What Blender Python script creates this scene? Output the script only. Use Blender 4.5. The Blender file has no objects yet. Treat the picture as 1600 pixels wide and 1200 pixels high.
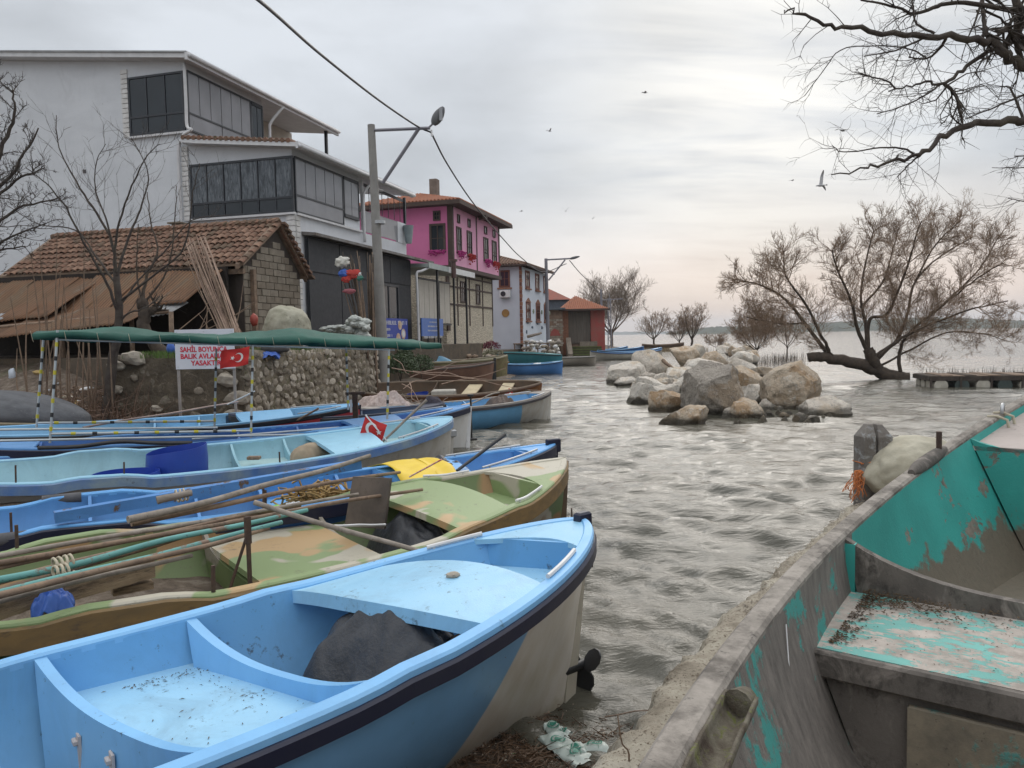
import bpy, bmesh, math, random
import numpy as np
from mathutils import Vector, Matrix, noise as mnoise
R = math.radians
random.seed(7)
rng = np.random.default_rng(7)
scene = bpy.context.scene
COL = scene.collection

# ------------------------------------------------------------------ camera, sky, sun, exposure
CAMH, FPX, PITCH, ROLL = 2.2, 1200.0, R(3.53), R(-1.15)
cam = bpy.data.objects.new('camera', bpy.data.cameras.new('camera'))
COL.objects.link(cam)
cam.data.sensor_width = 36.0
cam.data.lens = 36.0 * FPX / 1600.0
cam.data.clip_start = 0.05
cam.data.clip_end = 9000
CM = Matrix.Rotation(math.pi / 2 - PITCH, 3, 'X') @ Matrix.Rotation(ROLL, 3, 'Z')
cam.matrix_world = Matrix.Translation((0, 0, CAMH)) @ CM.to_4x4()
scene.camera = cam
SUN_AZ, SUN_EL = R(17.5), R(17)          # azimuth to the right of +Y
sun = bpy.data.objects.new('sun', bpy.data.lights.new('sun', 'SUN'))
COL.objects.link(sun)
sun.data.energy = .75
sun.data.angle = R(40)
sun.data.color = (1.0, .93, .84)
sdir = Vector((math.sin(SUN_AZ) * math.cos(SUN_EL + R(16)), math.cos(SUN_AZ) * math.cos(SUN_EL + R(16)), math.sin(SUN_EL + R(16))))
sun.rotation_euler = sdir.to_track_quat('Z', 'Y').to_euler()
scene.view_settings.view_transform = 'Standard'
scene.view_settings.look = 'None'
scene.view_settings.gamma = 1
scene.view_settings.exposure = 0.45
scene.view_settings.use_curve_mapping = False


class NT:
    """small node-tree helper"""
    def __init__(s, nt):
        s.nt = nt; s.n = nt.nodes; s.l = nt.links
    def node(s, t, ins=None, **kw):
        nd = s.n.new(t)
        for k, v in kw.items(): setattr(nd, k, v)
        for k, v in (ins or {}).items():
            if isinstance(v, bpy.types.NodeSocket): s.l.new(v, nd.inputs[k])
            else: nd.inputs[k].default_value = v
        return nd
    def m(s, op, a, b=0.0, clamp=False):
        nd = s.n.new('ShaderNodeMath'); nd.operation = op; nd.use_clamp = clamp
        for i, v in enumerate((a, b)):
            if isinstance(v, bpy.types.NodeSocket): s.l.new(v, nd.inputs[i])
            else: nd.inputs[i].default_value = v
        return nd.outputs[0]
    def mix(s, f, a, b, bt='MIX'):
        nd = s.n.new('ShaderNodeMix'); nd.data_type = 'RGBA'; nd.blend_type = bt
        for k, v in ((0, f), (6, a), (7, b)):
            if isinstance(v, bpy.types.NodeSocket): s.l.new(v, nd.inputs[k])
            else: nd.inputs[k].default_value = (tuple(v) + (1,))[:4] if k else v
        return nd.outputs[2]
    def ramp(s, f, stops, interp='LINEAR'):
        nd = s.n.new('ShaderNodeValToRGB'); s.l.new(f, nd.inputs[0])
        cr = nd.color_ramp; cr.interpolation = interp
        while len(cr.elements) < len(stops): cr.elements.new(.5)
        for e, (p, c) in zip(cr.elements, stops):
            e.position = p; e.color = (tuple(c) + (1,))[:4] if not isinstance(c, (int, float)) else (c, c, c, 1)
        return nd.outputs[0]
    def noise(s, vec, scale, detail=4, rough=.55, dist=0.0, out=0):
        nd = s.node('ShaderNodeTexNoise', {'Scale': scale, 'Detail': detail, 'Roughness': rough, 'Distortion': dist})
        if vec is not None: s.l.new(vec, nd.inputs['Vector'])
        return nd.outputs[out]
    def mapping(s, vec, sc=(1, 1, 1), rot=(0, 0, 0)):
        nd = s.node('ShaderNodeMapping'); s.l.new(vec, nd.inputs[0])
        nd.inputs['Scale'].default_value = sc; nd.inputs['Rotation'].default_value = rot
        return nd.outputs[0]
    def thr(s, v, a, b):
        nd = s.node('ShaderNodeMapRange', {'From Min': a, 'From Max': b}); s.l.new(v, nd.inputs[0])
        return nd.outputs[0]


world = bpy.data.worlds.new('World'); scene.world = world; world.use_nodes = True
w = NT(world.node_tree); w.n.clear()
tc = w.node('ShaderNodeTexCoord').outputs['Generated']
sep = w.node('ShaderNodeSeparateXYZ', {0: tc})
zz = w.m('MAXIMUM', sep.outputs[2], 0.0)
den = w.m('ADD', zz, 0.16)
cv = w.node('ShaderNodeCombineXYZ', {0: w.m('DIVIDE', sep.outputs[0], den), 1: w.m('DIVIDE', sep.outputs[1], den), 2: 0.3}).outputs[0]
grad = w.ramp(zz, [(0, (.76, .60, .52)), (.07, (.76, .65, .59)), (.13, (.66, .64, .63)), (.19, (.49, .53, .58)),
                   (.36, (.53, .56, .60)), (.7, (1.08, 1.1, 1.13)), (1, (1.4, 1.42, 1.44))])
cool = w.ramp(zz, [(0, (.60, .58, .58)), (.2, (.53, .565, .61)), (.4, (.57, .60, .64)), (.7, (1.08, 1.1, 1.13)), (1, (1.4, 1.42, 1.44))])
azf = w.thr(w.m('DIVIDE', sep.outputs[0], w.m('MAXIMUM', sep.outputs[1], .05)), -.15, .25)
azf = w.m('MULTIPLY', azf, w.thr(sep.outputs[1], 0, .3))
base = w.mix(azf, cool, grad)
n1 = w.noise(w.mapping(tc, (1.0, 1.0, 2.6), (0, 0, .35)), 2.6, 7, .52, .25)
n2 = w.noise(w.mapping(cv, (.4, 1.3, 1), (0, 0, .2)), 3.1, 4, .55, .4)
shade = w.m('ADD', w.m('MULTIPLY', w.thr(n1, .36, .64), .30), w.m('ADD', w.m('MULTIPLY', w.thr(n2, .35, .65), .03), .70))
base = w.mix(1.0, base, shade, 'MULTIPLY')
gdir = Vector((math.sin(SUN_AZ) * math.cos(SUN_EL), math.cos(SUN_AZ) * math.cos(SUN_EL), math.sin(SUN_EL)))
dv = w.node('ShaderNodeVectorMath', {0: tc, 1: gdir}, operation='DOT_PRODUCT').outputs['Value']
gl = w.m('POWER', w.thr(dv, .93, 1.0), 3.0)
gl = w.m('MULTIPLY', gl, w.thr(n2, .3, .58))
base = w.mix(w.m('MULTIPLY', gl, .75, True), base, (.82, .81, .77))
sky = w.node('ShaderNodeTexSky', sky_type='NISHITA', sun_disc=False, sun_elevation=SUN_EL, sun_rotation=SUN_AZ)
b1 = w.node('ShaderNodeBackground', {'Color': sky.outputs[0], 'Strength': .08})
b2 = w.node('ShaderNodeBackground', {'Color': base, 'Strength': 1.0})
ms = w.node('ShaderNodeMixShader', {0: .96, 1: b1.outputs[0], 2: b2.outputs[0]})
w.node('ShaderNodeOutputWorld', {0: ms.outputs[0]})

# ------------------------------------------------------------------ projection helpers used to size things
def ray(u, v): return CM @ Vector(((u - 800) / FPX, -(v - 600) / FPX, -1.0))
def GZ(u, v, z=0.0):
    d = ray(u, v); return Vector((0, 0, CAMH)) + d * ((z - CAMH) / d.z)
def PY(u, v, y):
    d = ray(u, v); return Vector((0, 0, CAMH)) + d * (y / d.y)
def PPL(u, v, p0, hd):
    """point of the vertical plane through p0 with horizontal heading hd"""
    n = Vector((-math.sin(hd), math.cos(hd), 0)); d = ray(u, v)
    return Vector((0, 0, CAMH)) + d * ((Vector(p0[:2] + (0,)) if isinstance(p0, tuple) else Vector((p0[0], p0[1], 0))).dot(n) / d.dot(n))
SA = Vector((-7.27, 26.3, 0)); SN = Vector((.963, -.27, 0)).normalized(); SD = Vector((.27, .963, 0)).normalized()
SROT = math.atan2(SN.y, SN.x)
def SW(x, y, z=0): return SA + SN * x + SD * y + Vector((0, 0, z))
def SL(u, v, c):
    d = ray(u, v); o = Vector((0, 0, 0)) - SA; t = (c - o.dot(SN)) / d.dot(SN)
    return (o.dot(SD) + d.dot(SD) * t, CAMH + d.z * t)
def SF(u, v, c):
    d = ray(u, v); o = Vector((0, 0, 0)) - SA; t = (c - o.dot(SD)) / d.dot(SD)
    return (o.dot(SN) + d.dot(SN) * t, CAMH + d.z * t)

# ------------------------------------------------------------------ materials
def newmat(name):
    m = bpy.data.materials.new(name); m.use_nodes = True
    t = NT(m.node_tree); bs = t.n['Principled BSDF']
    return m, t, bs
def coord(t, kind='Object'):
    return t.node('ShaderNodeTexCoord').outputs[kind]
def bump(t, bs, h, strength=.3, dist=.01):
    b = t.node('ShaderNodeBump', {'Strength': strength, 'Distance': dist, 'Height': h})
    t.l.new(b.outputs[0], bs.inputs['Normal'])
def S(m, r): return m
MATS = {}
def paint(name, c1, c2=None, rough=.5, sc=2.5, dirt=(.08, .06, .045), da=.5, dsc=18, bs_=.25, bsc=60, bd=.004, metal=0, stretch=(1, 1, 1), kind='Object', c3=None):
    """weathered surface: two tones in soft patches, specks and streaks of dirt, fine relief"""
    if name in MATS: return MATS[name]
    m, t, bs = newmat(name)
    co = coord(t, kind); cs = t.mapping(co, stretch)
    c2 = c2 or tuple(x * .82 for x in c1)
    f = t.thr(t.noise(cs, sc, 6, .6, .4), .35, .65)
    c = t.mix(f, c1, c2)
    if c3: c = t.mix(t.thr(t.noise(cs, sc * 2.3, 5, .65, .8), .55, .66), c, c3)
    if da > 0:
        d1 = t.noise(cs, dsc, 8, .7)
        d2 = t.noise(cs, dsc * .17, 3, .5)
        d = t.thr(t.m('ADD', d1, t.m('MULTIPLY', d2, .5)), .98 - da * .22, 1.06 - da * .12)
        c = t.mix(t.m('MULTIPLY', d, .85), c, dirt)
    if da >= .2:
        st_ = t.thr(t.noise(t.mapping(co, (1, 1, .45)), 2.1, 7, .68, 1.2), .50, .72); c = t.mix(t.m('MULTIPLY', st_, min(.5, da * 1.1)), c, tuple(x * .55 + y * .35 for x, y in zip(c1, dirt)))
    t.l.new(c, bs.inputs['Base Color'])
    rr = t.m('ADD', t.m('MULTIPLY', t.noise(cs, 9, 4), .3), rough - .15)
    t.l.new(rr, bs.inputs['Roughness'])
    bs.inputs['Metallic'].default_value = metal
    if bs_: bump(t, bs, t.noise(cs, bsc, 6, .65), bs_, bd)
    MATS[name] = m
    return m
def peel(name, top, under, under2, lo=.5, hi=.53, sc=4, rough=.75, stretch=(1, 1, 1), dark=(.05, .045, .04), chips=.62, grain=(1, 1, 1)):
    """paint flaking off a bare surface"""
    if name in MATS: return MATS[name]
    m, t, bs = newmat(name)
    co = coord(t); cs = t.mapping(co, stretch)
    n = t.m('ADD', t.m('MULTIPLY', t.noise(cs, sc, 8, .68, .3), .8), t.m('MULTIPLY', t.noise(cs, sc * 7, 6, .7), .2))
    f = t.thr(n, lo, hi)
    gr = t.mapping(co, grain)
    un = t.mix(t.thr(t.noise(gr, 9, 8, .7), .35, .65), under, under2)
    tp = t.mix(t.thr(t.noise(cs, 3, 4), .3, .7), top, tuple(x * .78 for x in top))
    c = t.mix(f, un, tp)
    d = t.thr(t.noise(gr, 26, 8, .75), chips, chips + .05)
    c = t.mix(t.m('MULTIPLY', d, .8), c, dark)
    t.l.new(c, bs.inputs['Base Color']); bs.inputs['Roughness'].default_value = rough
    h = t.m('ADD', t.m('MULTIPLY', f, .6), t.m('MULTIPLY', t.noise(gr, 40, 6, .7), .7))
    bump(t, bs, h, .5, .006)
    MATS[name] = m
    return m
def camo(name, cols, sc=1.6, rough=.5):
    m, t, bs = newmat(name); co = coord(t)
    n = t.noise(co, sc, 2, .4, .6); n2 = t.noise(t.mapping(co, (1, 1, 1), (1, 2, 3)), sc * 1.1, 2, .4, .6)
    c = t.mix(t.thr(n, .55, .58), cols[0], cols[1]); c = t.mix(t.thr(n2, .585, .62), c, cols[2])
    d = t.noise(co, 16, 8, .7); d = t.thr(t.m('ADD', d, t.m('MULTIPLY', t.noise(co, 3, 3), .5)), .84, 1.0)
    c = t.mix(t.m('MULTIPLY', d, .75), c, (.12, .10, .07))
    t.l.new(c, bs.inputs['Base Color']); bs.inputs['Roughness'].default_value = rough
    bump(t, bs, t.noise(co, 50, 6, .65), .25, .005)
    MATS[name] = m
    return m
def twotone(name, top, low, kx, kz, c0, low2, rough=.35, z2=None, slime=(.30, .25, .13)):
    """hull: top colour, and a second colour below the line kx*x + kz*z > c0; stained near the water"""
    m, t, bs = newmat(name); co = coord(t); sp = t.node('ShaderNodeSeparateXYZ', {0: co})
    n = t.noise(co, 3, 3)
    v = t.m('ADD', t.m('MULTIPLY', sp.outputs[0], kx), t.m('MULTIPLY', sp.outputs[2], kz))
    f = t.thr(v, c0, c0 + .012)
    tp = t.mix(t.thr(n, .35, .65), top, tuple(x * .86 for x in top))
    lw = t.mix(t.thr(t.noise(t.mapping(co, (1, 1, .35)), 6, 6, .6), .4, .75), low, low2)
    c = t.mix(f, tp, lw)
    zz_ = t.m('ADD', sp.outputs[2], t.m('MULTIPLY', t.noise(co, 7, 5, .7), .22))
    sl = t.thr(zz_, (z2 if z2 is not None else .2) + .12, (z2 if z2 is not None else .2))
    c = t.mix(t.m('MULTIPLY', sl, .75), c, slime)
    d = t.noise(t.mapping(co, (1, 1, .4)), 22, 8, .75); d = t.thr(t.m('ADD', d, t.m('MULTIPLY', t.noise(co, 2.4, 3), .5)), .9, 1.02)
    c = t.mix(t.m('MULTIPLY', d, .7), c, (.07, .06, .05))
    t.l.new(c, bs.inputs['Base Color']); bs.inputs['Roughness'].default_value = rough
    bump(t, bs, t.noise(co, 30, 5, .6), .12, .004)
    MATS[name] = m
    return m
def glassmat(name, col=(.02, .025, .03), rough=.08):
    if name in MATS: return MATS[name]
    m, t, bs = newmat(name)
    c = t.mix(t.noise(coord(t), .8, 3), col, tuple(min(1, x * 2.0) for x in col))
    t.l.new(c, bs.inputs['Base Color']); bs.inputs['Roughness'].default_value = rough
    bs.inputs['IOR'].default_value = 1.5
    MATS[name] = m; return m

# ------------------------------------------------------------------ object helpers
def tag(o, label=None, cat=None, group=None, kind=None):
    if label: o['label'] = label
    if cat: o['category'] = cat
    if group: o['group'] = group
    if kind: o['kind'] = kind
    return o
def empty(name, loc, rz=0.0, label=None, cat=None, group=None, rx=0.0):
    o = bpy.data.objects.new(name, None); COL.objects.link(o)
    o.location = loc; o.rotation_euler = (rx, 0, rz); o.empty_display_size = .2
    return tag(o, label, cat, group)
def mk(name, vs, fs, mat, parent=None, smooth=False, mi=None, loc=None, angle=None):
    me = bpy.data.meshes.new(name)
    me.from_pydata([tuple(v) for v in vs], [], [tuple(f) for f in fs])
    for mm in (mat if isinstance(mat, (list, tuple)) else [mat]): me.materials.append(mm)
    if mi is not None: me.polygons.foreach_set('material_index', mi)
    if smooth:
        me.polygons.foreach_set('use_smooth', [True] * len(me.polygons))
        if angle: me.set_sharp_from_angle(angle=R(angle))
    me.validate(); me.update()
    o = bpy.data.objects.new(name, me); COL.objects.link(o)
    if parent: o.parent = parent
    if loc is not None: o.location = loc
    return o
def inst(src, loc, rot=(0, 0, 0), sc=(1, 1, 1), parent=None, name=None):
    o = bpy.data.objects.new(name or src.name.split('.')[0], src.data); COL.objects.link(o)
    if parent: o.parent = parent
    o.location = loc; o.rotation_euler = rot; o.scale = sc
    return o

class MB:
    """mesh collector"""
    def __init__(s): s.v = []; s.f = []; s.mi = []
    def add(s, vs, fs, mi=0):
        b = len(s.v); s.v += [tuple(v) for v in vs]; s.f += [tuple(b + i for i in f) for f in fs]; s.mi += [mi] * len(fs); return s
    def box(s, x0, x1, y0, y1, z0, z1, mi=0, ch=0.0):
        if ch:
            c = ch; vs = []
            for z, k in ((z0, c), (z0 + c, 0), (z1 - c, 0), (z1, c)):
                vs += [(x0 + k, y0 + k, z), (x1 - k, y0 + k, z), (x1 - k, y1 - k, z), (x0 + k, y1 - k, z)]
            fs = [(3, 2, 1, 0), (12, 13, 14, 15)]
            for L in range(3):
                for i in range(4):
                    j = (i + 1) % 4; fs.append((L * 4 + i, L * 4 + j, L * 4 + 4 + j, L * 4 + 4 + i))
            return s.add(vs, fs, mi)
        vs = [(x0, y0, z0), (x1, y0, z0), (x1, y1, z0), (x0, y1, z0), (x0, y0, z1), (x1, y0, z1), (x1, y1, z1), (x0, y1, z1)]
        return s.add(vs, [(3, 2, 1, 0), (4, 5, 6, 7), (0, 1, 5, 4), (1, 2, 6, 5), (2, 3, 7, 6), (3, 0, 4, 7)], mi)
    def hexa(s, p, mi=0):
        """8 points: bottom 4 then top 4"""
        return s.add(p, [(3, 2, 1, 0), (4, 5, 6, 7), (0, 1, 5, 4), (1, 2, 6, 5), (2, 3, 7, 6), (3, 0, 4, 7)], mi)
    def prism(s, poly, a, b, axis='y', mi=0):
        """extrude a 2-D polygon between a and b along axis"""
        n = len(poly)
        def P(p, k): return (p[0], k, p[1]) if axis == 'y' else ((k, p[0], p[1]) if axis == 'x' else (p[0], p[1], k))
        vs = [P(p, a) for p in poly] + [P(p, b) for p in poly]
        fs = [tuple(range(n)), tuple(range(2 * n - 1, n - 1, -1))] + [(i, i + n, (i + 1) % n + n, (i + 1) % n) for i in range(n)]
        return s.add(vs, fs, mi)
    def tube(s, pts, r, sides=8, cap=True, mi=0):
        pts = [Vector(p) for p in pts]; n = len(pts)
        if not isinstance(r, (list, tuple)): r = [r] * n
        b = len(s.v); up = None
        for i, p in enumerate(pts):
            d = (pts[min(i + 1, n - 1)] - pts[max(i - 1, 0)])
            if d.length < 1e-9: d = Vector((0, 0, 1))
            d.normalize()
            if up is None:
                up = Vector((0, 0, 1)) if abs(d.z) < .9 else Vector((1, 0, 0))
            a = d.cross(up)
            if a.length < 1e-6: a = d.orthogonal()
            a.normalize(); c = a.cross(d); up = c
            for k in range(sides):
                t = 2 * math.pi * k / sides
                s.v.append(tuple(p + (a * math.cos(t) + c * math.sin(t)) * r[i]))
        for i in range(n - 1):
            for k in range(sides):
                k2 = (k + 1) % sides
                s.f.append((b + i * sides + k, b + (i + 1) * sides + k, b + (i + 1) * sides + k2, b + i * sides + k2)); s.mi.append(mi)
        if cap:
            s.f.append(tuple(b + k for k in range(sides))); s.f.append(tuple(b + (n - 1) * sides + k for k in reversed(range(sides)))); s.mi += [mi, mi]
        return s
    def build(s, name, mat, parent=None, smooth=False, loc=None, angle=None):
        return mk(name, s.v, s.f, mat, parent, smooth, s.mi if isinstance(mat, (list, tuple)) else None, loc, angle)
def rod(name, pts, r, mat, parent=None, sides=8): return MB().tube(pts, r, sides).build(name, mat, parent, True, angle=50)
def curve_pts(ctrl, n=20):
    """Catmull-Rom through control points"""
    P = [Vector(c) for c in ctrl]
    if len(P) < 3: return [P[0].lerp(P[-1], i / n) for i in range(n + 1)]
    P = [P[0] * 2 - P[1]] + P + [P[-1] * 2 - P[-2]]
    out = []; seg = len(P) - 3
    for i in range(n + 1):
        u = min(i / n * seg, seg - 1e-6); k = int(u); t = u - k
        a, b, c, d = P[k:k + 4]
        out.append(.5 * ((2 * b) + (c - a) * t + (2 * a - 5 * b + 4 * c - d) * t * t + (-a + 3 * b - 3 * c + d) * t ** 3))
    return out
def wobble_rod(name, a, b, r0, r1, mat, parent=None, amp=.03, n=10, seed=0, sides=8):
    rr = random.Random(seed); a = Vector(a); b = Vector(b)
    off = [Vector((rr.uniform(-1, 1), rr.uniform(-1, 1), rr.uniform(-1, 1))) * amp * (0 if i in (0, 4) else 1) for i in range(5)]
    pts = curve_pts([a.lerp(b, i / 4) + off[i] for i in range(5)], n)
    return MB().tube(pts, [r0 + (r1 - r0) * i / n for i in range(n + 1)], sides).build(name, mat, parent, True, angle=60)
def text_mesh(name, body, size, mat, parent, bold=.0, extrude=.002, align='CENTER', sx=1.0):
    cu = bpy.data.curves.new(name, 'FONT'); cu.body = body; cu.size = size; cu.align_x = align; cu.extrude = extrude; cu.offset = bold; cu.resolution_u = 3
    o = bpy.data.objects.new('tmp_text', cu); COL.objects.link(o)
    bpy.context.view_layer.update()
    me = bpy.data.meshes.new_from_object(o.evaluated_get(bpy.context.evaluated_depsgraph_get()))
    bpy.data.objects.remove(o); bpy.data.curves.remove(cu)
    for v in me.vertices: v.co.x *= sx
    me.materials.clear(); me.materials.append(mat)
    ob = bpy.data.objects.new(name, me); COL.objects.link(ob); ob.parent = parent
    return ob
def crumple(name, rx, ry, rz, mat, seed=0, amp=.35, freq=2.5, sub=4, loc=(0, 0, 0), parent=None, flat=False, rot=0.0):
    bm = bmesh.new(); bmesh.ops.create_icosphere(bm, subdivisions=sub, radius=1)
    off = Vector((seed * 3.7, seed * 1.3, seed * 2.1))
    for v in bm.verts:
        n = mnoise.noise(v.co * freq + off) * amp + mnoise.noise(v.co * freq * 2.7 + off) * amp * .45 + mnoise.noise(v.co * freq * 6 + off) * amp * .18
        v.co *= 1 + n
        v.co.x *= rx; v.co.y *= ry; v.co.z *= rz
    me = bpy.data.meshes.new(name); bm.to_mesh(me); bm.free(); me.materials.append(mat)
    if not flat: me.polygons.foreach_set('use_smooth', [True] * len(me.polygons))
    o = bpy.data.objects.new(name, me); COL.objects.link(o); o.location = loc; o.rotation_euler.z = rot
    if parent: o.parent = parent
    return o

# basic palette
steel = paint('galvanised_steel', (.50, .51, .52), (.38, .39, .40), .4, metal=.5, da=.2)
rust = paint('rusty_iron', (.10, .06, .04), (.05, .035, .03), .85, sc=14, da=.3)
blackm = paint('black_painted_metal', (.018, .018, .02), (.03, .03, .03), .45, da=.2)
white_p = paint('white_paint', (.72, .72, .72), (.62, .62, .62), .5, da=.25)
wood_old = paint('weathered_wood', (.27, .19, .13), (.16, .11, .08), .85, sc=6, dsc=30, da=.8, stretch=(1, 1, 1), bs_=.6, bsc=45)
wood_grey = paint('grey_driftwood', (.33, .29, .25), (.20, .17, .14), .9, sc=8, da=.6, bs_=.6)
bark = paint('grey_brown_bark', (.10, .075, .055), (.055, .042, .034), .9, sc=7, da=.4, bs_=.8, bsc=35, bd=.02)
bark_dark = paint('dark_bark', (.045, .033, .03), (.085, .07, .055), .9, sc=5, da=.3, bs_=.8, bsc=40, bd=.02)
twig_m = paint('willow_twig', (.30, .215, .15), (.21, .145, .10), .85, sc=.5, da=0, bs_=0)
bark_pale = paint('pale_bark', (.22, .17, .13), (.13, .10, .08), .9, sc=1, da=.2)

# ------------------------------------------------------------------ water
def wave_h(X, Y, cell):
    r = np.random.default_rng(3); h = np.zeros_like(X)
    main = R(250)
    for i in range(90):
        lam = .14 * (1.5 / .14) ** r.random(); k = 2 * math.pi / lam
        a = main + r.normal() * .42; ph = r.random() * 6.28
        amp = .0066 * lam ** .85
        fade = np.clip(lam / cell / 3.0 - .35, 0, 1)
        s = np.sin(k * (X * math.cos(a) + Y * math.sin(a)) + ph + 1.2 * np.sin(.7 * X + .5 * Y + i))
        h += amp * fade * (s + .25 * s * s)
    return h
m_water, t, bs = newmat('lake_water')
co = coord(t)
ws = t.mapping(co, (.75, 1.35, 1), (0, 0, R(-18)))
n1 = t.noise(ws, 7.5, 8, .62, .6); n2 = t.noise(ws, 1.9, 6, .62, .4); n3 = t.noise(t.mapping(co, (.5, 2.1, 1), (0, 0, R(-10))), .8, 7, .66, .3)
mud = t.thr(t.noise(co, .25, 4, .6), .4, .7)
t.l.new(t.mix(mud, (.075, .073, .058), (.105, .095, .072)), bs.inputs['Base Color'])
bs.inputs['Roughness'].default_value = .07; bs.inputs['IOR'].default_value = 1.34
bump(t, bs, t.m('ADD', t.m('ADD', t.m('MULTIPLY', n1, .10), t.m('MULTIPLY', n2, .45)), t.m('MULTIPLY', n3, .45)), .6, .16)
na = 640
ang = np.linspace(R(-66), R(62), na)
rad = np.concatenate([np.geomspace(1.6, 70, 430), np.geomspace(75, 7000, 45)])
RR, AA = np.meshgrid(rad, ang, indexing='ij')
X = RR * np.sin(AA); Y = RR * np.cos(AA)
dr = np.gradient(rad)[:, None]; cell = np.maximum(np.broadcast_to(dr, RR.shape), RR * (ang[1] - ang[0]))
Z = wave_h(X, Y, cell) * np.clip(1.2 - RR / 90, 0, 1)
def grid_mesh(name, X, Y, Z, mat, smooth=True):
    nr, nc = X.shape
    co_ = np.stack([X, Y, Z], -1).reshape(-1, 3).astype(np.float32)
    i = np.arange((nr - 1) * (nc - 1)); r_ = i // (nc - 1); c_ = i % (nc - 1); b = r_ * nc + c_
    q = np.stack([b, b + 1, b + nc + 1, b + nc], 1)
    # orient upward
    p0, p1, p3 = co_[q[0, 0]], co_[q[0, 1]], co_[q[0, 3]]
    if np.cross(p1 - p0, p3 - p0)[2] < 0: q = q[:, ::-1]
    q = q.astype(np.int32).ravel()
    me = bpy.data.meshes.new(name); me.vertices.add(len(co_)); me.vertices.foreach_set('co', co_.ravel())
    nf = (nr - 1) * (nc - 1); me.loops.add(nf * 4); me.loops.foreach_set('vertex_index', q)
    me.polygons.add(nf); me.polygons.foreach_set('loop_start', np.arange(nf, dtype=np.int32) * 4)
    me.polygons.foreach_set('loop_total', np.full(nf, 4, np.int32))
    if smooth: me.polygons.foreach_set('use_smooth', np.ones(nf, bool))
    me.materials.append(mat); me.update(calc_edges=True); me.validate()
    o = bpy.data.objects.new(name, me); COL.objects.link(o); return o
tag(grid_mesh('lake_water', X, Y, Z, m_water), kind='structure')

# ------------------------------------------------------------------ land
SHORE = [(2.6, -6), (1.6, 1), (1.0, 3.0), (.55, 3.9), (.0, 4.5), (-.9, 5.6), (-1.3, 7.5), (-1.7, 10), (-2.0, 13), (-1.9, 16), (-1.5, 19),
         (-.6, 22), (-.3, 25), (-.6, 30), (-.2, 38), (.6, 46), (2.2, 55), (4.2, 66), (7, 78), (9.5, 86), (14, 98), (17.5, 112), (19, 130), (17, 150), (5, 165), (-10, 175), (-60, 185), (-200, 190)]
def shore_d(X, Y):
    """signed distance, positive on land"""
    best = np.full(X.shape, 1e9)
    for (x0, y0), (x1, y1) in zip(SHORE, SHORE[1:]):
        dx, dy = x1 - x0, y1 - y0; L2 = dx * dx + dy * dy
        tt = np.clip(((X - x0) * dx + (Y - y0) * dy) / L2, 0, 1)
        best = np.minimum(best, np.hypot(X - x0 - tt * dx, Y - y0 - tt * dy))
    xs = np.interp(Y, [p[1] for p in SHORE], [p[0] for p in SHORE])
    return np.where((X < xs) & (Y < 190), best, -best)
def fnoise(X, Y, seed, lam, n=6):
    r = np.random.default_rng(seed); h = 0
    for i in range(n):
        a = r.random() * 6.28; k = 6.28 / (lam * (.5 + r.random())); h = h + np.sin(k * (X * math.cos(a) + Y * math.sin(a)) + r.random() * 6.28)
    return h / n
def land_z(X, Y):
    d = shore_d(X, Y)
    z = np.where(d < 0, d * .22, np.minimum(d * .13, .42))
    far = np.clip((Y - 25) / 8, 0, 1)
    z = z + np.where(d > 2.6, np.clip((d - 2.6) * .3, 0, .25), 0) * far
    sx = (X - SA.x) * SN.x + (Y - SA.y) * SN.y; sy = (X - SA.x) * SD.x + (Y - SA.y) * SD.y
    bank = np.clip((sy + 11.5) / 5.5, 0, 1) * np.clip((1.4 - sx) / 1.2, 0, 1)
    bank = bank * bank * (3 - 2 * bank) * np.clip((15.5 - sy) / 3, 0, 1)
    z = z + bank * 1.5
    z = z + fnoise(X, Y, 5, 1.4, 10) * .05 * np.clip(d + .6, 0, 1) + fnoise(X, Y, 6, .35, 10) * .018 * np.clip(d + .6, 0, 1)
    return np.clip(z, -1.2, 3)
def lz(x, y): return float(land_z(np.array([[x]], float), np.array([[y]], float))[0, 0])
m_land, t, bs = newmat('debris_strewn_ground')
co = coord(t)
c = t.ramp(t.noise(co, 5, 10, .72, .4), [(.25, (.035, .026, .018)), (.42, (.085, .06, .042)), (.55, (.15, .115, .085)), (.66, (.24, .20, .16)), (.8, (.10, .075, .05))])
g = t.thr(t.noise(co, .8, 5, .6), .58, .7)
c = t.mix(t.m('MULTIPLY', g, .5), c, (.06, .08, .025))
t.l.new(c, bs.inputs['Base Color']); bs.inputs['Roughness'].default_value = .85
bump(t, bs, t.noise(co, 22, 10, .75), .9, .03)
ang = np.linspace(R(-80), R(40), 330); rad = np.geomspace(1.0, 330, 330)
RR, AA = np.meshgrid(rad, ang, indexing='ij')
X = RR * np.sin(AA); Y = RR * np.cos(AA)
tag(grid_mesh('shore_ground', X, Y, land_z(X, Y), m_land), kind='structure')
# lake bed down below everything
mb = MB(); mb.box(-1500, 7000, -300, 7000, -3, -1.6); tag(mb.build('lake_bed', paint('lake_mud', (.08, .07, .05), da=0)), kind='structure')

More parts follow.
